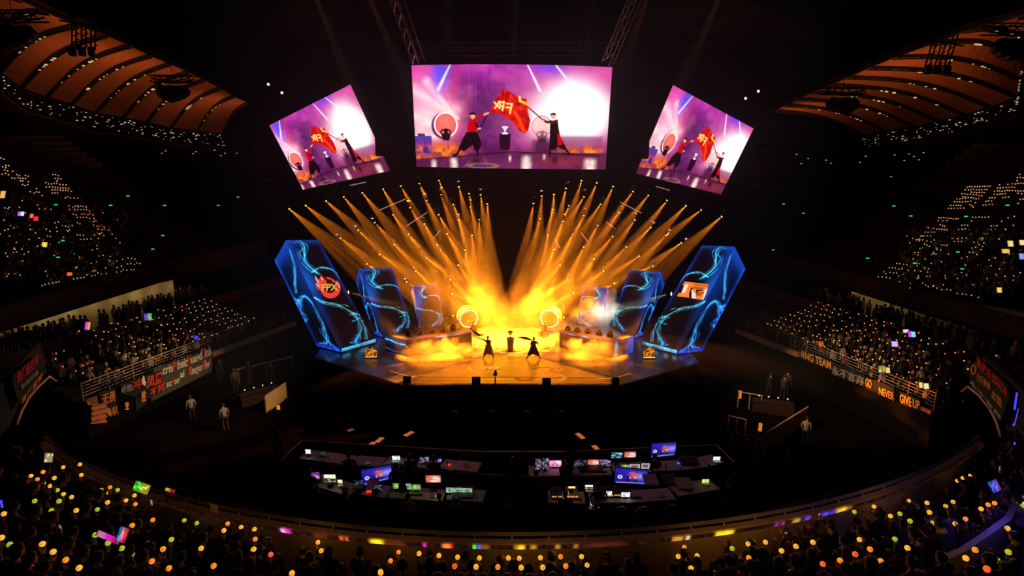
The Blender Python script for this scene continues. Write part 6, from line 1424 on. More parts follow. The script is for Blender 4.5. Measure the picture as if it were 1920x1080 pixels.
TA=[((560,859),(657,872),'first and longest white table of the far desk row, phoenix side'),((661,871),(712,875),'second white table of the far desk row, phoenix side'),((716,872),(764,878),'third white table of the far desk row, phoenix side'),((776,875),(808,881),'fourth white table of the far desk row, phoenix side'),((822,877),(848,882),'small white table of the far desk row near the middle, with the red light'),((850,880),(894,885),'white table of the far desk row ending at the middle, holding a small figure'),
 ((992,892),(1050,892),'white table of the far desk row with two upright list screens'),((1074,890),(1148,890),'white table of the far desk row with three curved dark screens'),((1152,886),(1222,884),'white table of the far desk row under the teal screens'),((1226,883),(1277,881),'white table of the far desk row under the upper blue screen'),((1280,881),(1330,874),'white table of the far desk row covered with small gear'),((1334,873),(1357,867),'last white table of the far desk row, holding the small bright laptop')]
for p0,p1,l in TA: table(p0,p1,l)
TB=[((575,906),(652,930),'slanting white table of the near desk row, phoenix side end'),((676,927),(722,933),'white table of the near desk row with the red lamp'),((726,932),(828,940),'white table of the near desk row under the green screens'),((836,936),(905,941),'white table of the near desk row with three screens side by side'),((1028,942),(1098,944),'white table of the near desk row with the amber console'),((1108,943),(1172,942),'white table of the near desk row with amber lit fader strips'),((1174,943),(1268,936),'white table of the near desk row with pale empty top, below the lower blue screen'),((1272,930),(1350,917),'last white table of the near desk row with mixer and yellow laptop')]
for p0,p1,l in TB: table(p0,p1,l)
L=lambda x,y:(540+x/5.189,810+y/5.189); Rr=lambda x,y:(990+x/5.053,810+y/5.053)
YA=19.8; YB=17.65
for args in (
 (*L(195,190),9,8,'doc','tiny pale screen at the far end of the far desk row, phoenix side',YA+.3),
 (*L(1320,270),20,11,'grid','dark screen of small windows in the far desk row, phoenix side',YA),
 (*L(1475,275),7,7,'show','tiny blue screen beside the red light in the far desk row',YA),
 (*L(255,425),19,13,'purple','dim violet screen at the phoenix end of the near desk row',YB+.6),
 (*L(408,450),20,14,'cream','bright cream screen in the near desk row, phoenix side',YB+.4),
 (*L(508,495),8,12,'cream','narrow cream screen turned sideways beside the bright cream screen',YB+.2),
 (*L(873,540),17,10,'dark','screen with pale list lines below the tilted blue screen',YB),
 (*L(1065,525),16,11,'green','green-lit screen behind a dark head in the near desk row',YB),
 (*L(1165,530),11,11,'triple','narrow pale green screen between the two green ones',YB),
 (*L(1245,535),17,11,'green','last green-lit screen of the group, near desk row',YB),
 (*L(1412,455),27,14,'warm','screen showing the bright red stage picture above the near desk row',YB),
 (*L(1572,565),12,10,'triple','first of three pale screens side by side near the middle',YB),
 (*L(1650,567),17,10,'triple','middle of three pale screens side by side near the middle',YB),
 (*L(1745,570),17,10,'triple','last of three pale screens side by side near the middle',YB),
 (*Rr(98,305),11,21,'grid','first upright list screen in the far desk row',YA),
 (*Rr(165,300),12,21,'grid','second upright list screen in the far desk row',YA),
 (*Rr(258,298),22,12,'pink','screen with the pink stage picture in the far desk row',YA),
 (*Rr(498,297),23,13,'dark','first of three curved screens, the darkest',YA),
 (*Rr(618,290),20,12,'warm','middle of three curved screens, with the stage picture',YA),
 (*Rr(730,290),22,12,'grid','last of three curved screens, with small windows',YA),
 (*Rr(842,220),21,11,'teal','teal screen raised above the far desk row',YA-.3),
 (*Rr(967,213),21,11,'warm','raised screen with the stage picture beside the teal one',YA-.3),
 (*Rr(930,325),17,8,'green','low pale screen half hidden behind the lower blue screen',YA-.2),
 (*Rr(1010,328),18,9,'pale','middle low screen behind the lower blue screen',YA-.2),
 (*Rr(1113,322),14,10,'pale','low grey screen just beyond the lower blue screen',YA-.2),
 (*Rr(768,580),10,8,'doc','small white console screen among the amber fader strips',YB),
 (*Rr(925,592),15,9,'doc','pale console screen at the end of the amber fader strips',YB),
 (*Rr(355,582),10,7,'doc','small pale screen beside the amber console',YB)):
    monitor(*args,yaw=0.0)
tv([L(710,375),L(1003,320),L(1010,455),L(735,520)],'large blue screen tilted sideways above the near desk row, phoenix side',18.6,ZF_)
tv([Rr(830,337),Rr(1136,365),Rr(1115,500),Rr(820,480)],'lower of two large blue screens on the orange emblem side',18.6,ZF_)
tv([Rr(1174,112),Rr(1405,97),Rr(1390,222),Rr(1162,242)],'upper of two large blue screens on the orange emblem side',20.6,ZF_)
for a in ((*L(335,218),10,'dark','small dark laptop on the longest white table'),(*L(1047,275),14,'doc','bright white laptop in the far desk row, phoenix side'),(*L(680,525),17,'dark','blue-grey laptop below the tilted blue screen'),(*Rr(1795,270),12,'doc','small bright laptop on the last far table'),(*Rr(580,545),14,'cream','cream-lit laptop between the consoles in the near desk row'),(*Rr(1688,485),12,'yellow','yellow-lit laptop on the last near table')): laptop(*a)
for a in ((*Rr(620,715),17,'pale','pale open laptop held low before the near desk row',3.3,-.5),(*Rr(640,665),13,'dark','blue-edged open laptop just above the pale one',3.45,-.6)): laptop(a[0],a[1],a[2],a[3],a[4],z=a[5],yaw=a[6])
# consoles: sloped body, rows of faders, lit strips
M_AMB=mat('fader_amber',(.8,.4,.1),.4,emit=(1.0,.42,.10),estr=.8); M_REDL2=mat('lamp_red',(.8,.05,.02),.4,emit=(1.0,.05,.02),estr=1.5)
def console(px,py,wpx,label,lit=None,col=None,z=ZT_):
    a=at_z(px-wpx/2,py,z); b=at_z(px+wpx/2,py,z); w=(b-a).length; c=(a+b)/2+Vector((0,.3,0))
    t=thing('mixing_console',label,'console',(c.x,c.y,z),'consoles on the control desks')
    mb=MB(); prof=[(-.28,0),(.28,0),(.28,.16),(.10,.12),(-.28,.05)]; mb.prism([(c.x-w/2,c.y+y,z+h) for y,h in prof],(w,0,0)); mb.build('body',col or M_CASE,t)
    k=max(4,int(w/.07)); mb=MB()
    for i in range(k):
        x=c.x-w/2+w*(i+.5)/k; mb.box((x,c.y-.12+.07*math.sin(i*2.3),z+.085+.01*math.sin(i*2.3)),(.018,.035,.02))
    f=mb.build('fader_bank',M_RAIL,t); f['kind']='stuff'
    mb=MB()
    for i in range(k):
        for j in range(2): mb.tube((c.x-w/2+w*(i+.5)/k,c.y+.13+.08*j,z+.125+.01*j),(c.x-w/2+w*(i+.5)/k,c.y+.13+.08*j,z+.15+.01*j),.011,n=5)
    f=mb.build('knobs',M_RAIL,t); f['kind']='stuff'
    if lit:
        mb=MB(); n=lit
        for i in range(n): mb.box((c.x-w/2+w*(i+.5)/n,c.y-.24,z+.075),(w/n*.75,.03,.03))
        mb.build('lit_strip',M_AMB,t)['label']='amber lit strip'
        
console(*Rr(275,640),20,'console with a dashed amber strip at the inner end of the near desk row',4); console(*Rr(425,640),22,'console with glowing amber keys next to the innermost one',3,mat('console_amber',(.45,.28,.05),.5)); console(*Rr(690,632),20,'first console of the long amber fader run',5); console(*Rr(775,630),14,'middle console of the long amber fader run',4); console(*Rr(855,626),15,'last console of the long amber fader run',4)
console(*Rr(1180,512),26,'console with pale rim under the lower blue screen',None,M_TAB); console(*Rr(1360,508),24,'dark console beside the pale-rimmed one',None); console(*Rr(1500,550),30,'pale round-knobbed mixer on the last near table',None,M_TAB); console(*Rr(1545,325),34,'small gear spread on the far table with gear',None); console(*Rr(600,385),44,'dark console before the three curved screens',None); console(*L(1700,650),40,'grey control panel under the three pale screens',None,mat('panel_grey',(.2,.18,.18),.6)); console(*L(800,575),20,'dim console behind the red lamp',None,M_TAB)
def lamp(px,py,label,m,wpx,z=ZT_+.05):
    c=at_z(px,py,z); k=(c-CAMP).length/FPX; t=thing('desk_lamp',label,'lamp',(c.x,c.y,ZT_)); w=wpx*k
    MB().box((c.x,c.y,z+.02),(w,.08,.05),bev=.015).build('light_bar',m,t); MB().box((c.x,c.y+.02,(z+ZT_)/2-.005),(w*.5,.06,max(.02,z-ZT_))).build('base',M_BLK,t)
lamp(*L(1560,322),'small red light on the far desk row',M_REDL2,6); lamp(*L(790,585),'red lamp bar on the near desk row, phoenix side',M_REDL2,9); lamp(*Rr(415,529),'warm light bar raised above the amber console',mat('lamp_warm',(.9,.6,.4),.4,emit=(1.0,.55,.30),estr=1.4),12,ZT_+.3)
lamp(*L(1448,628),'small green indicator on the near desk row',mat('lamp_green',(.1,.7,.2),.4,emit=(.15,.8,.2),estr=1),5); lamp(*Rr(1425,300),'small blue indicator lamp on the far desk row',mat('lamp_blue',(.1,.2,.8),.4,emit=(.04,.16,.9),estr=1),5)
# barriers round the platform
def barrier(p0,p1,label,z,h):
    a=at_z(*p0,z); b=at_z(*p1,z); t=thing('barrier',label,'barrier',(a+b)/2,'dark barriers of the control position'); dn=Vector((0,0,-h)); d=(b-a).normalized(); n=Vector((-d.y,d.x,0))*.05
    MB().prism([a,b,b+dn,a+dn],n).build('panel',M_BARR,t); MB().tube(a,b,.025,n=6).build('top_rail',mat('rail_bronze',(.75,.42,.24),.4,.3),t)
    return t
barrier((566,826),(900,847),'far barrier of the control position, phoenix half',3.6,.7); barrier((900,847),(1062,847),'far barrier of the control position, middle length',3.6,.7); barrier((1078,846),(1343,834),'far barrier of the control position, orange emblem half',3.6,.7)
barrier((566,826),(528,862),'slanting side barrier of the control position, phoenix side',3.6,.7); barrier((1343,834),(1378,868),'slanting side barrier of the control position, orange emblem side',3.6,.7)
barrier((560,868),(990,894),'low barrier between the two desk rows, phoenix half',3.15,.25); barrier((990,894),(1150,893),'low barrier between the two desk rows, middle length',3.15,.25)
# crew, dark against the desks
CREW=[(657,905,'rest',0,'seated crew member in black between the first two far tables'),(770,908,'rest',0,'seated crew member in black before the bright white laptop'),(814,912,'rest',0,'seated crew member in black beside the dark screen of small windows'),(745,950,'stand',0,'crew member in black below the tilted blue screen'),(757,955,'work',0,'crew member in black whose head covers the green screens'),(826,990,'rest',0,'crew member in black sitting before the three pale screens'),(1062,915,'rest',0,'seated crew member in black between the two upright list screens and the curved screens'),(1060,985,'rest',0,'crew member in black sitting before the amber console'),(1226,908,'rest',0,'seated crew member in black under the upper blue screen'),(1362,985,'stand',1,'crew member in dark shirt standing alone at the orange emblem end of the platform'),(586,962,'stand',3,'crew member in grey at the phoenix end of the near desk row'),(768,990,'rest',2,'seated crew member in a pale shirt seen from behind, phoenix side'),(857,1000,'rest',3,'seated crew member in a grey top seen from behind near the middle'),(951,1000,'rest',3,'seated crew member in grey at the middle of the platform'),(962,915,'rest',0,'seated crew member in black at the gap in the middle of the far desk row'),(1005,965,'stand',5,'crew member in brown standing beside the middle gap'),(1120,970,'rest',0,'seated crew member in black before the fader strips'),(652,985,'rest',0,'crew member in black sitting before the table with the red lamp')]
for px,py,k,wi,lab in CREW:
    q=at_z(px,py,ZF_); person(k,wi,int(RNG.integers(0,3)),(q.x,q.y,ZF_),0.0,lab,None,1.0)
# round-backed chairs behind the near desk row
cp=None
for px,py,lab in ((1160,985,'round-backed chair with pale rim, nearest the middle'),(1203,985,'middle round-backed chair with pale rim'),(1255,982,'round-backed chair with pale rim, nearest the platform end'),(858,978,'round-backed chair with orange-lit rim behind the three pale screens')):
    q=at_z(px,py,ZF_)
    if cp is None:
        cp=thing('round_chair',lab,'chair',(q.x,q.y,ZF_),'round-backed chairs on the platform')
        MB().box((0,.05,.45),(.46,.46,.07),bev=.03).build('seat',M_CHB,cp,world=False)
        MB().path([(.24*math.cos(t),-.20-.05*math.sin(t),.68+.22*math.sin(t)) for t in [math.radians(-20+220*i/12) for i in range(13)]],.02,n=6).build('back_rim',M_RAIL,cp,world=False); MB().prism([(.22*math.cos(t),-.2,.68+.2*math.sin(t)) for t in [2*PI*i/16 for i in range(16)]],(0,.02,0)).build('backrest',M_CHB,cp,world=False)
        for sx in (-1,1):
            for sy in (-1,1): MB().tube((sx*.2,.05+sy*.2,0),(sx*.19,.05+sy*.19,.43),.016,n=6).build('leg',M_RAIL,cp,world=False)
    else: copy_tree(cp,loc=(q.x,q.y,ZF_),label=lab)
# orange glowing strips lying on the hall floor before the platform
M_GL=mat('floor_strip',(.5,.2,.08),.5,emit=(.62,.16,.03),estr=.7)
for k,(a,b,lab) in enumerate((((759,817),(774,809),'brightest short orange strip on the dark floor before the platform'),((706,829),(717,820),'slim orange strip beside the brightest one'),((692,835),(702,829),'low end of the slim orange strip pair'),((1082,812),(1094,822),'slim orange strip on the floor, orange emblem side'),((652,808),(662,804),'faint orange strip farthest on the phoenix side'),((1113,835),(1120,842),'short orange strip near the far barrier, orange emblem side'))):
    p,q=at_z(*a,.05),at_z(*b,.05); t=thing('floor_light',lab,'light strip',(p+q)/2,'orange strips on the dark floor'); d=(q-p).normalized(); n=Vector((-d.y,d.x,0))*.14  # orange glowing strip lying on the floor
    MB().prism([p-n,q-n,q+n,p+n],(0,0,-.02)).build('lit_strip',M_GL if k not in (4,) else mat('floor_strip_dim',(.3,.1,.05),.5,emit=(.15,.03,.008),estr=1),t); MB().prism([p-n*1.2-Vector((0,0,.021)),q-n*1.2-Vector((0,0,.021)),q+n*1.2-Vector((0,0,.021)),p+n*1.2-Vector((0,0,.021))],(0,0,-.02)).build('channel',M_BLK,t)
for k,x in enumerate((853,922,988,1053)): 
    p=at_z(x,771,.5); t=thing('floor_step',f'{ORD[k]} small dim red-brown step in the dark gap before the stage','step',(p.x,p.y,0),'small steps before the stage'); MB().box((p.x,p.y,.49),(.36,.2,.04)).build('tread',M_STEP,t); MB().box((p.x,p.y,.235),(.32,.18,.47)).build('body',M_APRON,t)

# small gear on the tables
GK=[('keyboard','keyboard'),('tablet','tablet'),('intercom_box','box'),('water_bottle','bottle'),('headset','headset')]
def gear(kind,p,lab,r):
    t=thing(kind,lab,dict(GK)[kind],p,'small gear on the white tables'); a=float(r.normal()*.2); R=Matrix.Rotation(a,3,'Z'); W=lambda v: p+R@Vector(v)
    if kind=='keyboard': MB().box(W((0,0,.012)),(.42,.14,.02),rot=R,bev=.006).build('body',M_CASE,t); MB().box(W((0,.01,.026)),(.39,.11,.008),rot=R).build('keys',mat('keys_grey',(.05,.05,.05),.6),t)
    elif kind=='tablet': MB().box(W((0,0,.01)),(.26,.18,.012),rot=R,bev=.005).build('body',M_CASE,t); MB().box(W((0,0,.018)),(.23,.15,.004),rot=R).build('screen',mat('tablet_screen',(.1,.1,.11),.2),t)
    elif kind=='intercom_box': MB().box(W((0,0,.07)),(.20,.14,.14),rot=R,bev=.01).build('body',M_CASE,t); MB().tube(W((.05,0,.14)),W((.08,0,.34)),.008,n=5).build('gooseneck',M_CASE,t)
    elif kind=='water_bottle': MB().lathe([(.03,0),(.033,.02),(.033,.15),(.014,.19),(.014,.21)],M_SILVB,10,Matrix.Translation(p)).build('body',M_SILVB,t); MB().tube(p+Vector((0,0,.21)),p+Vector((0,0,.235)),.017,n=8).build('cap',M_BLK,t)
    else:
        MB().path([W((.085*math.cos(b),0,.02+.085*math.sin(b)+.02)) for b in [PI*i/10 for i in range(11)]],.010,n=6).build('headband',M_CASE,t)
        for s in (-1,1): MB().tube(W((s*.085,0,.04)),W((s*.06,0,.04)),.035,n=8).build('ear_cup',M_CASE,t)
M_SILVB=mat('bottle_clear',(.35,.35,.36),.2)
rg=np.random.default_rng(5); gc=defaultdict(int)
for row,TT in (('far',TA),('near',TB)):
    for p0,p1,l in TT:
        a,b=at_z(*p0,ZT_),at_z(*p1,ZT_); d=(b-a).normalized(); n=Vector((-d.y,d.x,0)); n=n if n.y>0 else -n; k=max(1,int((b-a).length/.62)); used=[]
        for i in range(k):
            kind=GK[int(rg.integers(0,5))][0]; p=a.lerp(b,(i+.5)/k)+n*(.16+.12*rg.random()); used.append(kind)
            name=l.replace('white table','table').replace(' of the far desk row','').replace(' of the near desk row','')
            gear(kind,p,f"{ORD[used.count(kind)-1]} {kind.replace('_',' ')} on the {' '.join(name.split()[:11])}"[:110],rg)
# ------------------------------------------------------------------ banners, portals, side booths
B_W=mat('letter_white',(.88,.82,.72),.7); B_R=mat('letter_red',(.85,.08,.04),.7); B_O=mat('letter_orange',(.95,.42,.06),.7); B_G=mat('letter_grey',(.30,.28,.27),.8); B_DR=mat('letter_dark_red',(.55,.03,.03),.8); B_DO=mat('letter_dim_orange',(.62,.22,.05),.8); B_C=mat('banner_green',(.07,.08,.05),.85,noise=.2); B_K=mat('banner_black',(.012,.011,.011),.85)
def banner(s_on,poly,label,name='banner',m=B_C,grp=None,nv=None):
    pts=[s_on(x,y) for x,y in poly]; c=sum(pts,Vector())/len(pts); t=thing(name,label,'banner',c,grp)
    MB().prism(pts,nv*.03).build('cloth',m,t); return t
def face_text(t,s_on,body,p0,p1,hpx,m,name='lettering',out=Vector(),label=None,fill=1.0):
    a=s_on(*p0)+out; b=s_on(*p1)+out; c=s_on(p0[0],p0[1]-hpx)+out; x=b-a; y=c-a; n=x.cross(y).normalized()
    M=Matrix((x,y,n)).transposed().to_4x4(); M.translation=a
    cu=bpy.data.curves.new('q','FONT'); cu.body=body; o=bpy.data.objects.new('q',cu); COL.objects.link(o); bpy.context.view_layer.update(); w=max(.05,o.dimensions.x); h=max(.3,o.dimensions.y); bpy.data.objects.remove(o); bpy.data.curves.remove(cu)
    r=text_mesh(body,name,m,t,M,size=1.0,xscale=1/w,extrude=.012,bold=.02)
    for v in r.data.vertices: pass
    if label: r['label']=label
    return r
OL=lambda x,y:SL.on_face(x,y,.28); OR=lambda x,y:SR.on_face(x,y,.28); nL=SL.n; nR=SR.n; oL=-SL.n*.04; oR=-SR.n*.04
Z1=lambda x,y:(140+x/5.4,620+y/5.4); Z2=lambda x,y:(1480+x/6,620+y/6)
t=banner(OL,[Z1(800,385),Z1(1370,190),Z1(1390,415),Z1(770,720)],'dark green fan banner with white and red letters on the phoenix side stand rail',m=B_C,nv=nL)
for body,p0,p1,h,m in (('cris',(884,445),(985,412),13,B_W),('P',(988,412),(1018,400),14,B_R),('beic',(1034,392),(1132,355),14,B_W),('H',(1132,352),(1164,338),15,B_R),('uan',(1172,332),(1246,304),12,B_W),('d',(1254,298),(1280,288),14,B_W),('O',(1278,288),(1310,272),15,B_R),('inb',(1314,270),(1372,246),14,B_W),('sc',(922,575),(972,556),10,B_W),('H',(972,556),(1000,546),11,B_R),('on',(1002,545),(1052,524),10,B_W),('ai',(1062,480),(1102,464),11,B_W),('I',(1140,452),(1160,444),12,B_R),('inugur',(1172,446),(1290,398),12,B_W),('I',(1284,400),(1304,390),13,B_R),('lw',(1312,392),(1358,370),14,B_W),('X',(1358,368),(1388,352),14,B_R)):
    face_text(t,OL,body,Z1(*p0),Z1(*p1),h*1.75,m,out=oL)
t=banner(OL,[Z1(460,545),Z1(870,400),Z1(905,600),Z1(740,700),Z1(480,640)],'black fan banner with large red characters and a white flame mark, phoenix side stand rail',m=B_K,nv=nL)
face_text(t,OL,'凤凰',Z1(720,580),Z1(885,515),24,B_R,out=oL); face_text(t,OL,'冲',Z1(575,600),Z1(672,570),20,B_DR,out=oL); face_text(t,OL,'必胜',Z1(465,625),Z1(575,600),14,B_G,out=oL); face_text(t,OL,'不死',Z1(755,665),Z1(905,590),15,B_R,out=oL)
fl=[(672,500),(690,450),(700,470),(706,510),(718,520),(708,560),(690,552),(676,530)]
mb=MB(); mb.prism([OL(*Z1(*p))+oL for p in fl],oL*.5); mb.build('flame_mark',B_W,t)['label']='white flame mark'
t=banner(OL,[Z1(240,630),Z1(400,585),Z1(440,850),Z1(330,880)],'narrow dark banner with orange characters at the portal end of the phoenix side stand',m=B_K,nv=nL)
face_text(t,OL,'无畏',Z1(270,745),Z1(405,700),22,B_DO,out=oL); face_text(t,OL,'队',Z1(372,850),Z1(432,835),16,B_DO,out=oL)
mb=MB(); mb.prism([OL(*Z1(*p))+oL for p in ((295,770),(325,790),(345,780),(370,830),(360,870),(330,850),(305,815))],oL*.5); mb.build('flame_mark',B_DO,t)['label']='orange flame mark'
t=banner(OL,[Z1(610,650),Z1(720,600),Z1(725,740),Z1(625,820)],'small dark hanging banner with a yellow mark, phoenix side stand',m=B_K,nv=nL); face_text(t,OL,'胜',Z1(670,720),Z1(715,700),22,B_O,out=oL); face_text(t,OL,'!',Z1(488,805),Z1(520,800),20,B_O,out=oL)
t=banner(OL,[Z1(110,700),Z1(230,655),Z1(240,740),Z1(130,760)],'small brown cloth banner at the corner of the phoenix side stand',m=mat('banner_brown',(.22,.08,.035),.85),nv=nL); face_text(t,OL,'O',Z1(125,752),Z1(150,745),6,B_W,out=oL)
# draped cloth below the corner
pts=[]; mb=MB(); vs=[]
for i in range(12):
    for j in range(14):
        x=155+150*i/11; y=745+200*j/13-(x-155)*.12; p=OL(*Z1(x,y))-nL*(.1+.09*math.sin(j*1.9+i*.25)); vs.append(p)
mb.add(vs,[(i*14+j,(i+1)*14+j,(i+1)*14+j+1,i*14+j+1) for i in range(11) for j in range(13)]); c=mb.build('draped_cloth',mat('drape_orange',(.50,.16,.05),.6)); md=c.modifiers.new('t','SOLIDIFY'); md.thickness=.02
tag(c,'orange-lit cloth hanging in folds at the corner below the phoenix side stand','cloth')
t=banner(OR,[Z2(135,215),Z2(475,345),Z2(480,450),Z2(140,320)],'black fan banner with orange letters reading a team cheer, first on the orange emblem stand',m=B_K,nv=nR)
face_text(t,OR,'RNG TEAM',Z2(140,300),Z2(468,432),19,B_O,out=oR)
t=banner(OR,[Z2(478,355),Z2(850,480),Z2(850,630),Z2(480,490)],'black fan banner with four grey characters on the orange emblem stand',m=B_K,nv=nR); face_text(t,OR,'永不言弃',Z2(484,478),Z2(842,612),17,B_G,out=oR)
t=banner(OR,[Z2(855,515),Z2(1180,640),Z2(1185,790),Z2(860,650)],'black fan banner with yellow-orange letters beside the grey characters',m=B_K,nv=nR); face_text(t,OR,'GO',Z2(862,618),Z2(930,648),21,B_O,out=oR); face_text(t,OR,'NEVER',Z2(1012,712),Z2(1178,782),19,B_O,out=oR)
for p in (((905,478),(945,488),(930,525)),((1000,548),(1030,558),(1018,582))):
    mb=MB(); mb.prism([OR(*Z2(*q))+oR for q in p],oR*.5); mb.build('pennant',B_DO,t)
t=banner(OR,[Z2(1240,690),Z2(1475,780),Z2(1480,905),Z2(1240,820)],'last black fan banner with yellow-orange letters near the rail end, orange emblem stand',m=B_K,nv=nR); face_text(t,OR,'GIVE UP',Z2(1250,802),Z2(1470,888),22,B_O,out=oR)
mb=MB(); mb.prism([OR(*Z2(*p)) for p in ((1480,855),(1590,900),(1585,945),(1475,890))],nR*.1); tag(mb.build('corner_block',mat('stone_orange',(.42,.16,.06),.7)),'orange-lit stone block at the rail end of the orange emblem stand','block')
# portals at the ends of the near stand
M_PEDGE=mat('portal_edge',(.62,.32,.18),.6)
for sx,edge,wall,bp,nm in ((-1,[(31,797),(40,772),(55,745),(72,725),(93,706),(105,715)],[(0,735),(88,640),(100,700),(92,706),(60,738),(31,800),(0,830)],[(18,760),(5,720),(20,700),(85,655),(90,700),(60,720),(35,760)],'phoenix'),
    (1,[(1877,819),(1868,790),(1855,765),(1836,742),(1815,725),(1803,735)],[(1920,745),(1832,668),(1820,705),(1836,728),(1862,760),(1880,822),(1920,840)],None,'orange emblem')):
    X=22.0*sx; f=lambda x,y:at_x(x,y,X); nv=Vector((sx,0,0))
    t=thing('portal_trim',f'pale curved edge trim over the dark portal, {nm} side','trim',f(*edge[3])); pts=[f(*p) for p in edge]
    q=[pts[0]]
    for a,b in zip(pts[:-1],pts[1:]): q+=[a.lerp(b,.5),b]
    MB().path(q,.055,n=8).build('edge_strip',M_PEDGE,t,smooth=True)
    mb=MB().prism([f(*p)+nv*.3 for p in wall],nv*.25); struct(mb.build(f'wall_portal_{"left" if sx<0 else "right"}',B_K))
FX=lambda x,y:at_x(x,y,-21.9); Z3=lambda x,y:(x/5.14,620+y/5.14)
t=banner(FX,[Z3(120,430),Z3(380,210),Z3(400,440),Z3(190,720),Z3(140,560)],'dark banner with large dim red characters above the phoenix side portal',m=B_K,nv=Vector((-1,0,0)))
face_text(t,FX,'我们是冠军',Z3(150,510),Z3(358,318),22,B_DR,out=Vector((.04,0,0))); face_text(t,FX,'加油加油',Z3(190,575),Z3(350,420),10,B_G,out=Vector((.04,0,0))); face_text(t,FX,'勇往直前',Z3(195,715),Z3(395,460),13,B_DO,out=Vector((.04,0,0)))
GX=lambda x,y:at_x(x,y,21.9); Z4=lambda x,y:(1760+x/5.4,640+y/5.4)
t=banner(GX,[Z4(330,235),Z4(400,175),Z4(700,440),Z4(720,560),Z4(620,820),Z4(310,410)],'dark banner with red, orange and grey character rows above the orange emblem side portal',m=B_K,nv=Vector((1,0,0)))
o=Vector((-.04,0,0)); face_text(t,GX,'皇族永远',Z4(392,235),Z4(600,440),17,B_DR,out=o); face_text(t,GX,'加油',Z4(600,440),Z4(700,560),18,B_DR,out=o); face_text(t,GX,'无所畏惧',Z4(392,385),Z4(530,490),15,B_DO,out=o); face_text(t,GX,'必胜',Z4(545,560),Z4(650,670),18,B_DO,out=o); face_text(t,GX,'永不言弃',Z4(325,420),Z4(640,800),10,B_G,out=o)
mb=MB(); mb.path([GX(*Z4(365+24*math.cos(a),290+45*math.sin(a)))+o for a in [2*PI*i/14 for i in range(14)]],.05,n=5,closed=True); mb.build('round_mark',B_DO,t)['label']='round orange mark'
# stair wall lit yellow and blue at the near corner, with blue strip lights and an LED text sign
PZ=8.2
w0=[at_z(x,y,z) for x,y,z in ((1755,1046,7.2),(1800,1026,7.35),(1845,996,7.5),(1884,968,7.6),(1898,940,7.6))]
mb=MB(); vs=w0+[p+Vector((.02,.02,-.8)) for p in w0]; n=len(w0); mb.add(vs,[(i,i+1,n+i+1,n+i) for i in range(n-1)]); sw=mb.build('wall_stairs',M_PARA); sw.modifiers.new('t','SOLIDIFY').thickness=.12; struct(sw)
M_BLU=mat('strip_blue',(.1,.1,.9),.4,emit=(.05,.04,.95),estr=1.6,sample=True)
for k,(a,b,lab) in enumerate((((1906,742),(1903,762),'uppermost blue strip light on the dark wall'),((1907,772),(1902,792),'second blue strip light from the top on the dark wall'),((1906,812),(1903,828),'third blue strip light from the top on the dark wall'),((1907,870),(1903,884),'fourth blue strip light from the top on the dark wall'),((1908,914),(1902,930),'lowest blue strip light, just above the lit stair wall'))):
    p,q=at_y(*a,14.5),at_y(*b,14.0); t=thing('strip_light',lab,'light',(p+q)/2,'blue strip lights'); p,q=p+(p-q)*.25,q-(p-q)*.25; MB().tube(p,q,.026,n=6).build('tube',M_BLU,t); MB().tube(p+Vector((.05,.05,0)),q+Vector((.05,.05,0)),.035,n=6).build('channel',M_BLK,t)
p=at_y(3,945,12); t=thing('strip_light','lone blue stick glowing at the picture edge above the phoenix side stairs','light',p); MB().tube(p+Vector((0,0,-.1)),p+Vector((0,0,.1)),.022,n=6).build('tube',M_BLU,t); MB().tube(p+Vector((0,0,-.2)),p+Vector((0,0,-.1)),.02,n=6).build('grip',M_BLK,t)
def signp(U,V):
    p=Pic(U,V); p.fill((60,42,10)); n=smooth_noise(U*30,V*9,3,3); p.over(np.clip((n-.42)*9,0,1),(255,226,110)); p.over(np.clip(1-np.abs((V*3)%1-.02)/.12,0,1),(20,12,4)); return p.c
c=[at_y(x,y,11.2) for x,y in ((1903,945),(1945,905),(1945,945),(1893,978))]
t=thing('led_sign','yellow LED lettering panel at the picture edge beside the blue-lit stair wall','LED sign',sum(c,Vector())/4); led_grid('display',quad(*c),60,30,signp,led_mat('sign_picture',.9,False),t); nn=(c[1]-c[0]).cross(c[3]-c[0]).normalized(); nn=nn if nn.y>0 else -nn; MB().prism([q+nn*.01 for q in c],nn*.06).build('case',M_BLK,t)
# white placard on the rail
p=ray_at_radius(402,954,26.05); t=thing('placard','plain pale placard standing on the near rail, phoenix side','placard',p); w,h=.17,.20
a=math.atan2(p.x-BC.x,-(p.y-BC.y)); R=Matrix.Rotation(a,3,'Z'); MB().box(p,(.24,.02,.27),rot=R).build('board',mat('placard_card',(.85,.66,.58),.8),t); MB().tube(p+Vector((0,0,-.3)),p+Vector((0,0,-.13)),.012,n=6).build('stick',M_WOOD,t)
# floor booths at the two sides: panels lit warm by the stage
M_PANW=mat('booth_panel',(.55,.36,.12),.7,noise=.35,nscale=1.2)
def booth_wall(px,label,X,m,lean=0):
    pts=[at_z(px[0][0],px[0][1],1.15),at_z(px[1][0],px[1][1],1.15)]; a,b=pts; t=thing('booth_panel',label,'panel',((a.x+b.x)/2,(a.y+b.y)/2,0),'warm lit booth panels')
    d=(b-a).normalized(); n=Vector((-d.y,d.x,0)); MB().prism([a,b,b+Vector((0,0,-1.15)),a+Vector((0,0,-1.15))],n*.08).build('panel_board',m,t); MB().tube(a,b,.04,n=6).build('top_edge',M_RAIL,t)
    for u in (.1,.9): q=a.lerp(b,u); MB().box((q.x,q.y,.03),(.4,.4,.06)).build('foot',M_BLK,t)
booth_wall([(497,743),(536,717)],'warm lit panel of the floor booth on the phoenix side',-15,M_PANW); booth_wall([(1437,812),(1516,763)],'warm lit panel of the floor booth on the orange emblem side',15,M_PANW)
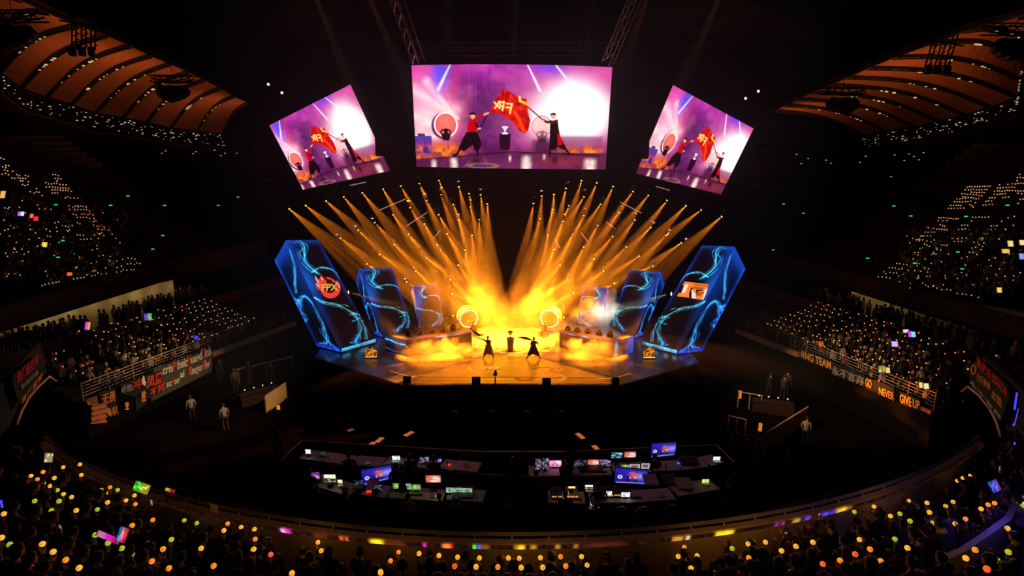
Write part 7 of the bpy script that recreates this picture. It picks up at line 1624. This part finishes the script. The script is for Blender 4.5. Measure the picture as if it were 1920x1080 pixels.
def beam_bar(p0,p1,z,r,label,m=M_RAIL):
    a,b=at_z(*p0,z),at_z(*p1,z); t=thing('barrier_rail',label,'railing',((a.x+b.x)/2,(a.y+b.y)/2,0),'low rails on the arena floor'); MB().tube(a,b,r,n=6).build('rail',m,t)
    for u in (.03,.5,.97): q=a.lerp(b,u); MB().tube((q.x,q.y,0),q,.03,n=6).build('post',m,t)
beam_bar((443,693),(549,669),1.2,.06,'long pale rail on the floor between phoenix side stand and stage',mat('rail_warm',(.6,.45,.30),.4,.6))
beam_bar((1384,734),(1430,742),1.1,.035,'thin orange-lit rail on the floor, orange emblem side, uppermost',mat('rail_bronze')if 'rail_bronze' in MATS else M_RAIL); beam_bar((1366,779),(1400,787),1.0,.035,'thin orange-lit rail on the floor, orange emblem side, middle',MATS['rail_bronze']); beam_bar((1372,809),(1430,825),1.0,.035,'thin orange-lit rail on the floor, orange emblem side, lowest',MATS['rail_bronze']); beam_bar((1400,830),(1437,828),1.3,.035,'short level rail above the dark box, orange emblem side',MATS['rail_bronze'])
def glow_post(px,py0,py1,label):
    a=at_z(px,py1,.3); b=at_y(px,py0,a.y); t=thing('glow_post',label,'post',(a.x,a.y,0),'orange-glowing posts'); MB().box((a.x,a.y,(a.z+b.z)/2),(.16,.1,b.z-a.z)).build('lit_face',mat('post_glow',(.6,.25,.06),.6,emit=(.85,.27,.03),estr=.6),t); MB().box((a.x,a.y+.1,b.z/2),(.2,.1,b.z)).build('body',M_BLK,t)  # post face glows by emission in place of orange light on it
glow_post(1387,733,747,'short bright orange-glowing post beside the uppermost thin rail'); glow_post(1425,794,808,'orange-glowing post farther down toward the control platform'); glow_post(522,760,768,'small orange-glowing post beside the phoenix side booth panel')
# people on the floor and aisles, lit pale by the stage
FL=[(362,790,'stand',2,'person in a white top standing on the floor below the phoenix side banner'),(424,808,'stand',2,'person in a long pale top beside the dark box, phoenix side floor'),(1508,835,'stand',2,'person in a pale patterned top standing by the orange emblem booth'),(1472,910,'stand',5,'person in brown standing in the dark aisle, orange emblem side'),(1648,905,'stand',4,'person in reddish clothes standing on the dark stairs, orange emblem side'),(1473,740,'stand',3,'person in grey leaning by the orange emblem stand front'),(416,715,'stand',1,'person in dark clothes by the floor rail, phoenix side'),(443,735,'stand',5,'person in brown sitting desk crew by the floor rail, phoenix side'),(470,720,'work',0,'person in black working at the phoenix side floor desk'),(512,722,'work',1,'person in navy working at the phoenix side floor desk'),(1440,745,'work',0,'person in black working at the orange emblem side floor desk'),(1466,750,'work',3,'person in grey working at the orange emblem side floor desk'),(525,864,'stand',5,'person in brown at the phoenix corner of the control platform'),(1380,870,'stand',5,'person in brown at the orange emblem corner of the control platform'),(1400,872,'stand',4,'person in reddish clothes beside the orange emblem corner of the platform'),(1265,692,'stand',0,'person in black crouched by the stage corner, orange emblem side')]
for px,py,k,wi,lab in FL:
    q=at_z(px,py,0.0); person(k,wi,int(RNG.integers(0,3)),(q.x,q.y,0),-math.copysign(.8,q.x) if q.x else 0,lab.replace('sitting desk crew','standing'),None,1.0)
for (p0,p1),lab in ((((452,745),(525,725)),'dark long desk on the floor, phoenix side'),(((1412,752),(1490,762)),'dark long desk on the floor, orange emblem side')):
    a,b=at_z(*p0,.8),at_z(*p1,.8); d=(b-a).normalized(); n=Vector((-d.y,d.x,0))*.7; t=thing('floor_desk',lab,'desk',((a.x+b.x)/2,(a.y+b.y)/2,0),'desks on the arena floor')
    MB().prism([a,b,b+n,a+n],(0,0,-.05)).build('desk_top',M_DESK,t); MB().prism([a,b,b+Vector((0,0,-.75)),a+Vector((0,0,-.75))],n*.06).build('modesty_panel',M_DESK,t)
    for u,v in ((.02,.1),(.98,.1),(.02,.9),(.98,.9)): q=a.lerp(b,u)+n*v; MB().tube((q.x,q.y,0),q-Vector((0,0,.05)),.03,n=6).build('leg',M_BLK,t)
    for k in range(4): 
        q=a.lerp(b,.15+.23*k)+n*.5; tt=thing('desk_lamp',f'{ORD[k]} tiny pale work lamp on the {lab}','lamp',(q.x,q.y,.8)); MB().tube(q,q+Vector((0,0,.28)),.012,n=5).build('stem',M_BLK,tt); MB().ball(q+Vector((0,-.02,.3)),.05,n=6,k=4).build('bulb',mat('work_bulb',(.9,.8,.6),.4,emit=(1,.72,.42),estr=.8),tt)
# made-up flame shapes for lit backstage showing beside the big towers and small floor lamps on the stage
M_BKGLOW=bpy.data.materials.new('flame'); M_BKGLOW.use_nodes=True; nt=M_BKGLOW.node_tree; b=nt.nodes['Principled BSDF']; b.inputs['Base Color'].default_value=(.2,.06,.01,1); tc=nt.nodes.new('ShaderNodeTexCoord'); nz=nt.nodes.new('ShaderNodeTexNoise'); nz.inputs['Scale'].default_value=4.5; cr=nt.nodes.new('ShaderNodeValToRGB'); cr.color_ramp.elements[0].position=.40; cr.color_ramp.elements[0].color=(.10,.018,.002,1); cr.color_ramp.elements[1].position=.66; cr.color_ramp.elements[1].color=(1.0,.36,.02,1)
nt.links.new(tc.outputs['Object'],nz.inputs['Vector']); nt.links.new(nz.outputs['Fac'],cr.inputs[0]); nt.links.new(cr.outputs[0],b.inputs['Emission Color']); b.inputs['Emission Strength'].default_value=1.0
for (x,y,w,h,sx,nm) in ((696,669,21,20,-1,'phoenix'),(1217,670,21,21,1,'orange emblem')):
    c=at_z(x,y,ZS+.12); k=(c-CAMP).length/FPX; W=w*k; H=h*k*1.05; t=thing('orange_glow',f'made-up orange flame-shaped glow on a low bar beside the {nm} tower foot','flame',(c.x,c.y,ZS),'made-up flame shapes'); 
    MB().box((c.x,c.y+.1,ZS+.06),(W,.3,.12),bev=.02).build('added_trough',M_BLK,t); MB().box((c.x,c.y-.06,ZS+.13),(W,.05,.05)).build('glowing_bar',mat('glow_bar',(.9,.6,.2),.4,emit=(1,.52,.08),estr=1.4),t)
    mb=MB(); r=np.random.default_rng(int(x))
    for i in range(7): u=(i+.5)/7-.5; hh=H*(.62+.38*r.random())*(1-.5*abs(u)); mb.ball((c.x+u*W*.86,c.y+.1+r.normal()*.04,ZS+.15+hh*.45),1.0,M_BKGLOW,10,8,sc=(W*.13,W*.12,hh*.5))
    mb.build('flame',M_BKGLOW,t,smooth=True)  # made-up flame shape standing in for the lit backstage
M_DOT=mat('floor_lamp_lens',(.9,.7,.3),.4,emit=(1,.62,.14),estr=2.0)
for x,y,lab,r in ((760,578,'hazy amber lamp between the middle and small towers, phoenix side',.2),(850,592,'round amber lamp beside the drum, phoenix side',.13),(866,622,'small amber lamp below the drum, phoenix side',.10),(1057,595,'round amber lamp beside the drum, orange emblem side',.13),(1165,664,'small amber lamp at the desk end, orange emblem side',.12),(655,676,'small amber lamp at the stage rim by the phoenix tower',.14)):
    p=at_y(x,y,46.5 if y<630 else 41); t=thing('stage_lamp',lab,'lamp',(p.x,p.y,ZS),'amber lamps on the stage'); MB().tube((p.x,p.y+.1,ZS),(p.x,p.y+.1,p.z),.03,n=6).build('stand',M_BLK,t); MB().ball(p,r*.55,n=10,k=6,sc=(1,.6,1)).build('lens',M_DOT,t); MB().tube(p+Vector((0,.02,0)),p+Vector((0,.25,0)),r*.62,n=10).build('housing',M_BLK,t)
p=at_y(1124,588,47.0); t=thing('stage_lamp','cool white lamp in the grey smoke before the small tower','lamp',(p.x,p.y,ZS)); MB().tube((p.x,p.y+.1,ZS),(p.x,p.y+.1,p.z),.03,n=6).build('stand',M_BLK,t); MB().ball(p,.10,n=10,k=6,sc=(1,.6,1)).build('lens',mat('cool_lens',(.8,.9,1),.3,emit=(.7,.9,1),estr=2.5),t); MB().tube(p+Vector((0,.02,0)),p+Vector((0,.3,0)),.12,n=10).build('housing',M_BLK,t)
for x,y,lab,c in ((653,548,'side spotlight at the back edge of the phoenix tower',(1,.55,.12)),(1259,551,'side spotlight at the back edge of the orange emblem tower',(1,.85,.5))):
    p=at_y(x,y,42.5); t=thing('side_spotlight',lab,'lamp',(p.x,p.y,ZS)); sx=-1 if x<960 else 1
    MB().tube(p,p+Vector((sx*.35,.1,0)),.17,n=12).build('housing',M_CASE,t); MB().tube(p+Vector((-sx*.03,0,0)),p,.14,n=12).build('lens',mat('side_lens_'+('warm' if sx<0 else 'pale'),(.9,.7,.4),.3,emit=c,estr=2.2),t); MB().tube((p.x+sx*.2,p.y+.1,ZS),(p.x+sx*.2,p.y+.1,p.z-.15),.05,n=6).build('stand',M_BLK,t)
# ------------------------------------------------------------------ moving heads and their beams
LZ = [(157,157),(238,140),(339,117),(427,96),(519,76),(623,57),(710,41),(802,28),(900,13),(999,44),(1050,77),(1107,83),(1141,128),
 (410,302),(498,261),(580,223),(671,184),(755,148),(838,113),(911,83),(970,132),(1055,143),(1102,206),
 (540,429),(603,382),(676,332),(748,281),(827,229),(897,183),(998,207),(1066,283),
 (737,519),(782,464),(834,400),(889,333),(938,278),(1029,356),(952,505),(993,433),(960,580)]
RZ = [(1043,194),(942,162),(866,140),(771,113),(679,88),(603,69),(503,43),(423,25),(346,13),(268,52),(208,82),(147,90),(108,126),
 (843,325),(767,286),(691,247),(612,209),(534,172),(443,131),(360,95),(285,137),(202,155),(141,202),
 (703,441),(637,391),(571,343),(503,292),(427,236),(359,187),(253,215),(177,280),
 (513,527),(458,466),(408,404),(358,343),(305,279),(211,355),(310,573),(282,510),(243,434)]
HEADS = [(480+x/2.633, 330+y/2.633) for x,y in LZ] + [(960+x/2.633, 330+y/2.633) for x,y in RZ]
AIM = Vector((0, 47.0, 1.6))
def head_y(px, py): return 50.0 - (py-335)/250*2.0
def beam_light(name, loc, target, col, watts, angle, blend=0.6, gobo=True, size=0.05, sharp=0.5):
    l = bpy.data.lights.new(name, 'SPOT'); l.energy = watts; l.color = col; l.spot_size = math.radians(angle); l.spot_blend = blend; l.shadow_soft_size = size
    if name == 'smoke_fill_spot': l.specular_factor = 0.0
    o = bpy.data.objects.new(name, l); COL.objects.link(o); o.location = loc
    o.rotation_mode = 'QUATERNION'; o.rotation_quaternion = look_rot(Vector(target)-Vector(loc))
    if gobo:
        l.use_nodes = True; nt = l.node_tree; e = nt.nodes['Emission']
        tc = nt.nodes.new('ShaderNodeTexCoord'); n = nt.nodes.new('ShaderNodeTexNoise'); n.inputs['Scale'].default_value = 36.0
        n.inputs['Detail'].default_value = 0
        mr = nt.nodes.new('ShaderNodeMapRange'); mr.inputs['From Min'].default_value = 0.40; mr.inputs['From Max'].default_value = 0.64
        mr.inputs['To Min'].default_value = 0.22; mr.inputs['To Max'].default_value = 2.0
        nt.links.new(tc.outputs['Normal'], n.inputs['Vector']); nt.links.new(n.outputs['Fac'], mr.inputs['Value']); nt.links.new(mr.outputs['Result'], e.inputs['Strength'])
    return o
M_LENS=mat('beam_lens',(.9,.6,.2),.3,emit=(1.0,.62,.16),estr=3.0)
PROTO=None
def moving_head(p,target,label,group):
    """moving-head lamp hanging from its clamp: clamp, base, yoke, head, lens"""
    global PROTO
    d=(Vector(target)-p).normalized()
    t=thing('moving_head_light',label,'stage light',p,group)
    if PROTO is None:
        PROTO={}
        for nm,mb in (('base',MB().box((0,0,.42),(.34,.26,.14),bev=.03)),('yoke',MB().box((-.17,0,.18),(.04,.14,.40)).box((.17,0,.18),(.04,.14,.40)).box((0,0,.36),(.38,.14,.04))),('clamp',MB().tube((0,0,.49),(0,0,.60),.03,n=6).box((0,0,.63),(.10,.08,.08)))):
            o=mb.build(nm,M_CASE,None); PROTO[nm]=o.data; bpy.data.objects.remove(o)
        o=MB().lathe([(.05,.24),(.12,.20),(.14,.05),(.135,-.16),(.13,-.19)],M_CASE,12).build('head',M_CASE,None,smooth=True); PROTO['head']=o.data; bpy.data.objects.remove(o)
        o=MB().ball((0,0,-.185),.085,M_LENS,10,6,sc=(1,1,.4)).build('lens',M_LENS,None); PROTO['lens']=o.data; bpy.data.objects.remove(o)
    q=look_rot(d)
    for nm in ('base','yoke','clamp','head','lens'):
        o=bpy.data.objects.new(nm,PROTO[nm]); COL.objects.link(o); o.parent=t
        if nm in ('head','lens'): o.rotation_mode='QUATERNION'; o.rotation_quaternion=q
    return q,d
NL=len(LZ)
rowidx=lambda i: 0 if i<13 else 1 if i<23 else 2 if i<31 else 3
RN=['top','second','third','lowest']; cnt_=defaultdict(int); tot=defaultdict(int)
for i in range(len(HEADS)): tot[(i<NL,rowidx(i%NL))]+=1
for i,(px,py) in enumerate(HEADS):
    p=at_y(px,py,head_y(px,py)); key=(i<NL,rowidx(i%NL)); n=cnt_[key]; cnt_[key]+=1
    tgt=Vector((p.x*0.40+RNG.normal()*0.9, 45.2+RNG.normal()*.7, 2.6+RNG.random()*1.8))
    moving_head(p,tgt,f"{nth(n,tot[key])} amber beam light from outside in the {RN[key[1]]} arc, {'phoenix' if key[0] else 'orange emblem'} side",'amber beam lights')
    d=(tgt-p).normalized()
    beam_light('beam_lamp', p+d*.26, tgt, (1.0, 0.235, 0.008), 61000*(1,1.1,1.35,1.6)[rowidx(i%NL)], 15.2, blend=.22)
# unseen amber spots added to brighten the smoke along the stage floor
for x,y,z,tx,ty,tz,w,ang in ((-10.5,40.5,4.6,-7.5,38.9,1.0,26000,28),(10.5,40.5,4.6,7.5,38.9,1.0,26000,28),(-2.8,40.6,4.6,-5.4,39.0,1.2,24000,34),(2.8,40.6,4.6,5.4,39.0,1.2,24000,34),(-6,41,9,-6,39.2,2,52000,34),(6,41,9,6,39.2,2,52000,34)):
    beam_light('smoke_fill_spot',(x,y,z),(tx,ty,tz),(1.0,.235,.010),w,ang,gobo=False,size=.25,blend=1.0)
# haze filling the air over the stage
def vol_mat(name, dens, col=(1,1,1), g=0.25):
    m = bpy.data.materials.new(name); m.use_nodes = True; nt = m.node_tree; nt.nodes.clear()
    out = nt.nodes.new('ShaderNodeOutputMaterial'); s = nt.nodes.new('ShaderNodeVolumeScatter')
    s.inputs['Color'].default_value = (*col,1); s.inputs['Density'].default_value = dens; s.inputs['Anisotropy'].default_value = g
    nt.links.new(s.outputs[0], out.inputs['Volume'])
    return m
hz = MB().box((0,48.5,17.8),(43,30,35.4)).build('stage_haze', vol_mat('haze', 0.0075, g=0.0))
tag(hz, 'thin haze hanging in the air over the stage', 'haze', kind='stuff')

def smoke_mat(name, dens, scale, lo, hi, col=(1,1,1), g=0.2, seed=0.0, detail=4, stretch=(1,1,1), rot=0.0, fall=(1,1,1), center=(0,0,0), power=1.0):
    m = bpy.data.materials.new(name); m.use_nodes = True; nt = m.node_tree; nt.nodes.clear(); N = nt.nodes.new; L = nt.links.new
    out = N('ShaderNodeOutputMaterial'); s = N('ShaderNodeVolumeScatter'); s.inputs['Color'].default_value = (*col,1); s.inputs['Anisotropy'].default_value = g
    tc = N('ShaderNodeTexCoord'); mp = N('ShaderNodeMapping'); mp.inputs['Scale'].default_value = stretch; mp.inputs['Location'].default_value = (seed,seed*2,seed*.5); mp.inputs['Rotation'].default_value=(0,rot,0)
    n = N('ShaderNodeTexNoise'); n.inputs['Scale'].default_value = scale; n.inputs['Detail'].default_value = detail; n.inputs['Roughness'].default_value = 0.6; n.inputs['Distortion'].default_value = 0.4
    L(tc.outputs['Object'], mp.inputs[0]); L(mp.outputs[0], n.inputs['Vector'])
    # soft ellipsoid fall-off of the puff
    m2 = N('ShaderNodeMapping'); m2.inputs['Scale'].default_value = [1/f for f in fall]; L(tc.outputs['Object'], m2.inputs[0])
    ln = N('ShaderNodeVectorMath'); ln.operation='LENGTH'; L(m2.outputs[0], ln.inputs[0])
    fo = N('ShaderNodeMapRange'); fo.inputs['From Min'].default_value=1.0; fo.inputs['From Max'].default_value=0.15; L(ln.outputs['Value'], fo.inputs['Value'])
    sm = N('ShaderNodeMath'); sm.operation='MULTIPLY_ADD'; L(fo.outputs[0], sm.inputs[0]); sm.inputs[1].default_value=0.35; L(n.outputs['Fac'], sm.inputs[2])
    mr = N('ShaderNodeMapRange'); mr.inputs['From Min'].default_value=lo; mr.inputs['From Max'].default_value=hi; mr.inputs['To Min'].default_value=0; mr.inputs['To Max'].default_value=dens; L(sm.outputs[0], mr.inputs['Value'])
    mu = N('ShaderNodeMath'); mu.operation='MULTIPLY'; L(mr.outputs[0], mu.inputs[0]); L(fo.outputs[0], mu.inputs[1]); L(mu.outputs[0], s.inputs['Density'])
    L(s.outputs[0], out.inputs['Volume'])
    return m
def puff(name, label, c, r, **k):
    o = MB().box((0,0,0),(2*r[0],2*r[1],2*r[2])).build(name, smoke_mat(name, fall=r, **k)); o.location = c
    return tag(o, label, 'smoke', kind='stuff')
puff('stage_smoke','billowing amber-lit smoke over the back of the stage', (0,45.8,3.4),(10.5,3.2,8.6), dens=0.06, scale=0.8, lo=0.66, hi=0.92, detail=5, stretch=(1.2,1.2,.75))
puff('floor_smoke','low cloud of amber-lit smoke along the stage floor, phoenix side', (-5.6,38.3,2.2),(4.6,1.9,1.5), dens=2.2, scale=1.0, lo=0.68, hi=0.9, seed=3.7, detail=5)
puff('floor_smoke','low cloud of amber-lit smoke along the stage floor, orange emblem side', (5.9,38.3,2.2),(4.6,1.9,1.5), dens=2.2, scale=1.0, lo=0.68, hi=0.9, seed=8.1, detail=5)
puff('grey_smoke','grey-white puff of smoke before the small tower on the orange emblem side', at_y(1128,588,44.6),(3.3,1.3,2.3), dens=0.9, scale=0.9, lo=0.62, hi=0.85, seed=1.3)
_p=at_y(1259,551,42.4)
beam_light('side_and_fill_spot',_p+Vector((-.1,0,0)),at_y(1128,590,44.6),(1.0,.85,.52),14000,16,gobo=False,blend=.5)
beam_light('side_and_fill_spot',at_y(1128,588,44.6)+Vector((1.0,-1.2,2.6)),at_y(1126,594,44.6),(.80,.90,1.0),2600,62,gobo=False,blend=.8)  # added unseen white spot that brightens the grey smoke
_p=at_y(653,548,42.4); beam_light('side_and_fill_spot',_p+Vector((.1,0,0)),at_y(760,578,45),(1.0,.5,.08),16000,12,gobo=False,blend=.5)
# dim long beams from the ceiling rig
for (x0,y0),(x1,y1) in (((590,-10),(650,140)),((690,-10),(760,150)),((1215,-10),(1160,150)),((1352,-10),(1290,130))):
    a_=at_y(x0,y0,47); b_=at_y(x1,y1,46); beam_light('ceiling_lamp',a_+(a_-b_)*.25,b_,(1.0,.30,.08),7000,9,gobo=False,blend=.7)

# unseen orange spots added for stage spill on the roof slats; lamps in the concourses, glow of the sticks on the near parapet
for sx in (-1,1):
    for y,z,tx,ty,tz,w in ((38,17,-37,46,27,5000),(48,16,-39,56,26,5500),(62,14,-34,72,23,5500)):
        l=beam_light('roof_spill_fill',(sx*34,y,z),(sx*abs(tx),ty,tz),(1.0,.36,.12),w*.45,115,gobo=False,size=.5,blend=1.0)
def glow(name,p,col,w,r=.25):
    l=bpy.data.lights.new(name,'POINT'); l.energy=w; l.color=col; l.shadow_soft_size=r; o=bpy.data.objects.new(name,l); COL.objects.link(o); o.location=p
for s_ in (SL,SR):
    for u in np.arange(-2.5,14.6,1.7): q=s_.A+s_.d*float(u)+s_.n*(s_.wc-.75); q.z=5.7; glow('concourse_lamp',q,(1.0,.72,.30),6.0 if int(u*3)%3 else 9.0)
for px,w in ((80,.5),(400,.5),(600,2.0),(760,1.3),(960,2.2),(1040,1.8),(1310,2.6),(1400,3.0),(1480,1.5),(1640,2.2)):
    p_=Vector(ring_pt(26.75,angle_at(px),7.0)); glow('stick_glow',p_,(1.0,.46,.06),w*1.4)
glow('stair_glow',at_z(1840,1000,8.2)+Vector((0,0,.3)),(1.0,.6,.1),5); glow('stair_glow',at_z(1893,945,8.2),(.05,.05,1.0),26)

for x,y in ((-7,19.2),(-4.2,19.0),(-1.6,18.8),(2.2,18.8),(4.6,19.0),(7,19.4)): glow('desk_fill',(x,y,5.6),(1.0,.50,.42),1.8,.2)  # unseen fill points added to brighten the desk rows

# added unseen spots that brighten the fan banners
for sx,tg,w,ang in ((-1,(-22.0,32.6,.0),18000,25),(1,(21.4,32.6,.1),20000,25),(-1,(-21.9,22.4,5.6),5500,15),(1,(21.9,22.0,5.6),5500,15)):
    beam_light('banner_fill',(sx*-2,25.5,17.5),tg,(1.0,.66,.36),w,ang,gobo=False,size=.2,blend=.75)
# ------------------------------------------------------------------ render settings
bpy.context.scene.view_settings.view_transform = 'Standard'; bpy.context.scene.view_settings.look = 'None'; bpy.context.scene.view_settings.gamma = 1.0
bpy.context.scene.view_settings.exposure = 0.0
bpy.context.scene.view_settings.use_curve_mapping = False
w = bpy.data.worlds.new('world'); bpy.context.scene.world = w; w.use_nodes = True
w.node_tree.nodes['Background'].inputs[0].default_value = (0,0,0,1)
w.node_tree.nodes['Background'].inputs[1].default_value = 0.0
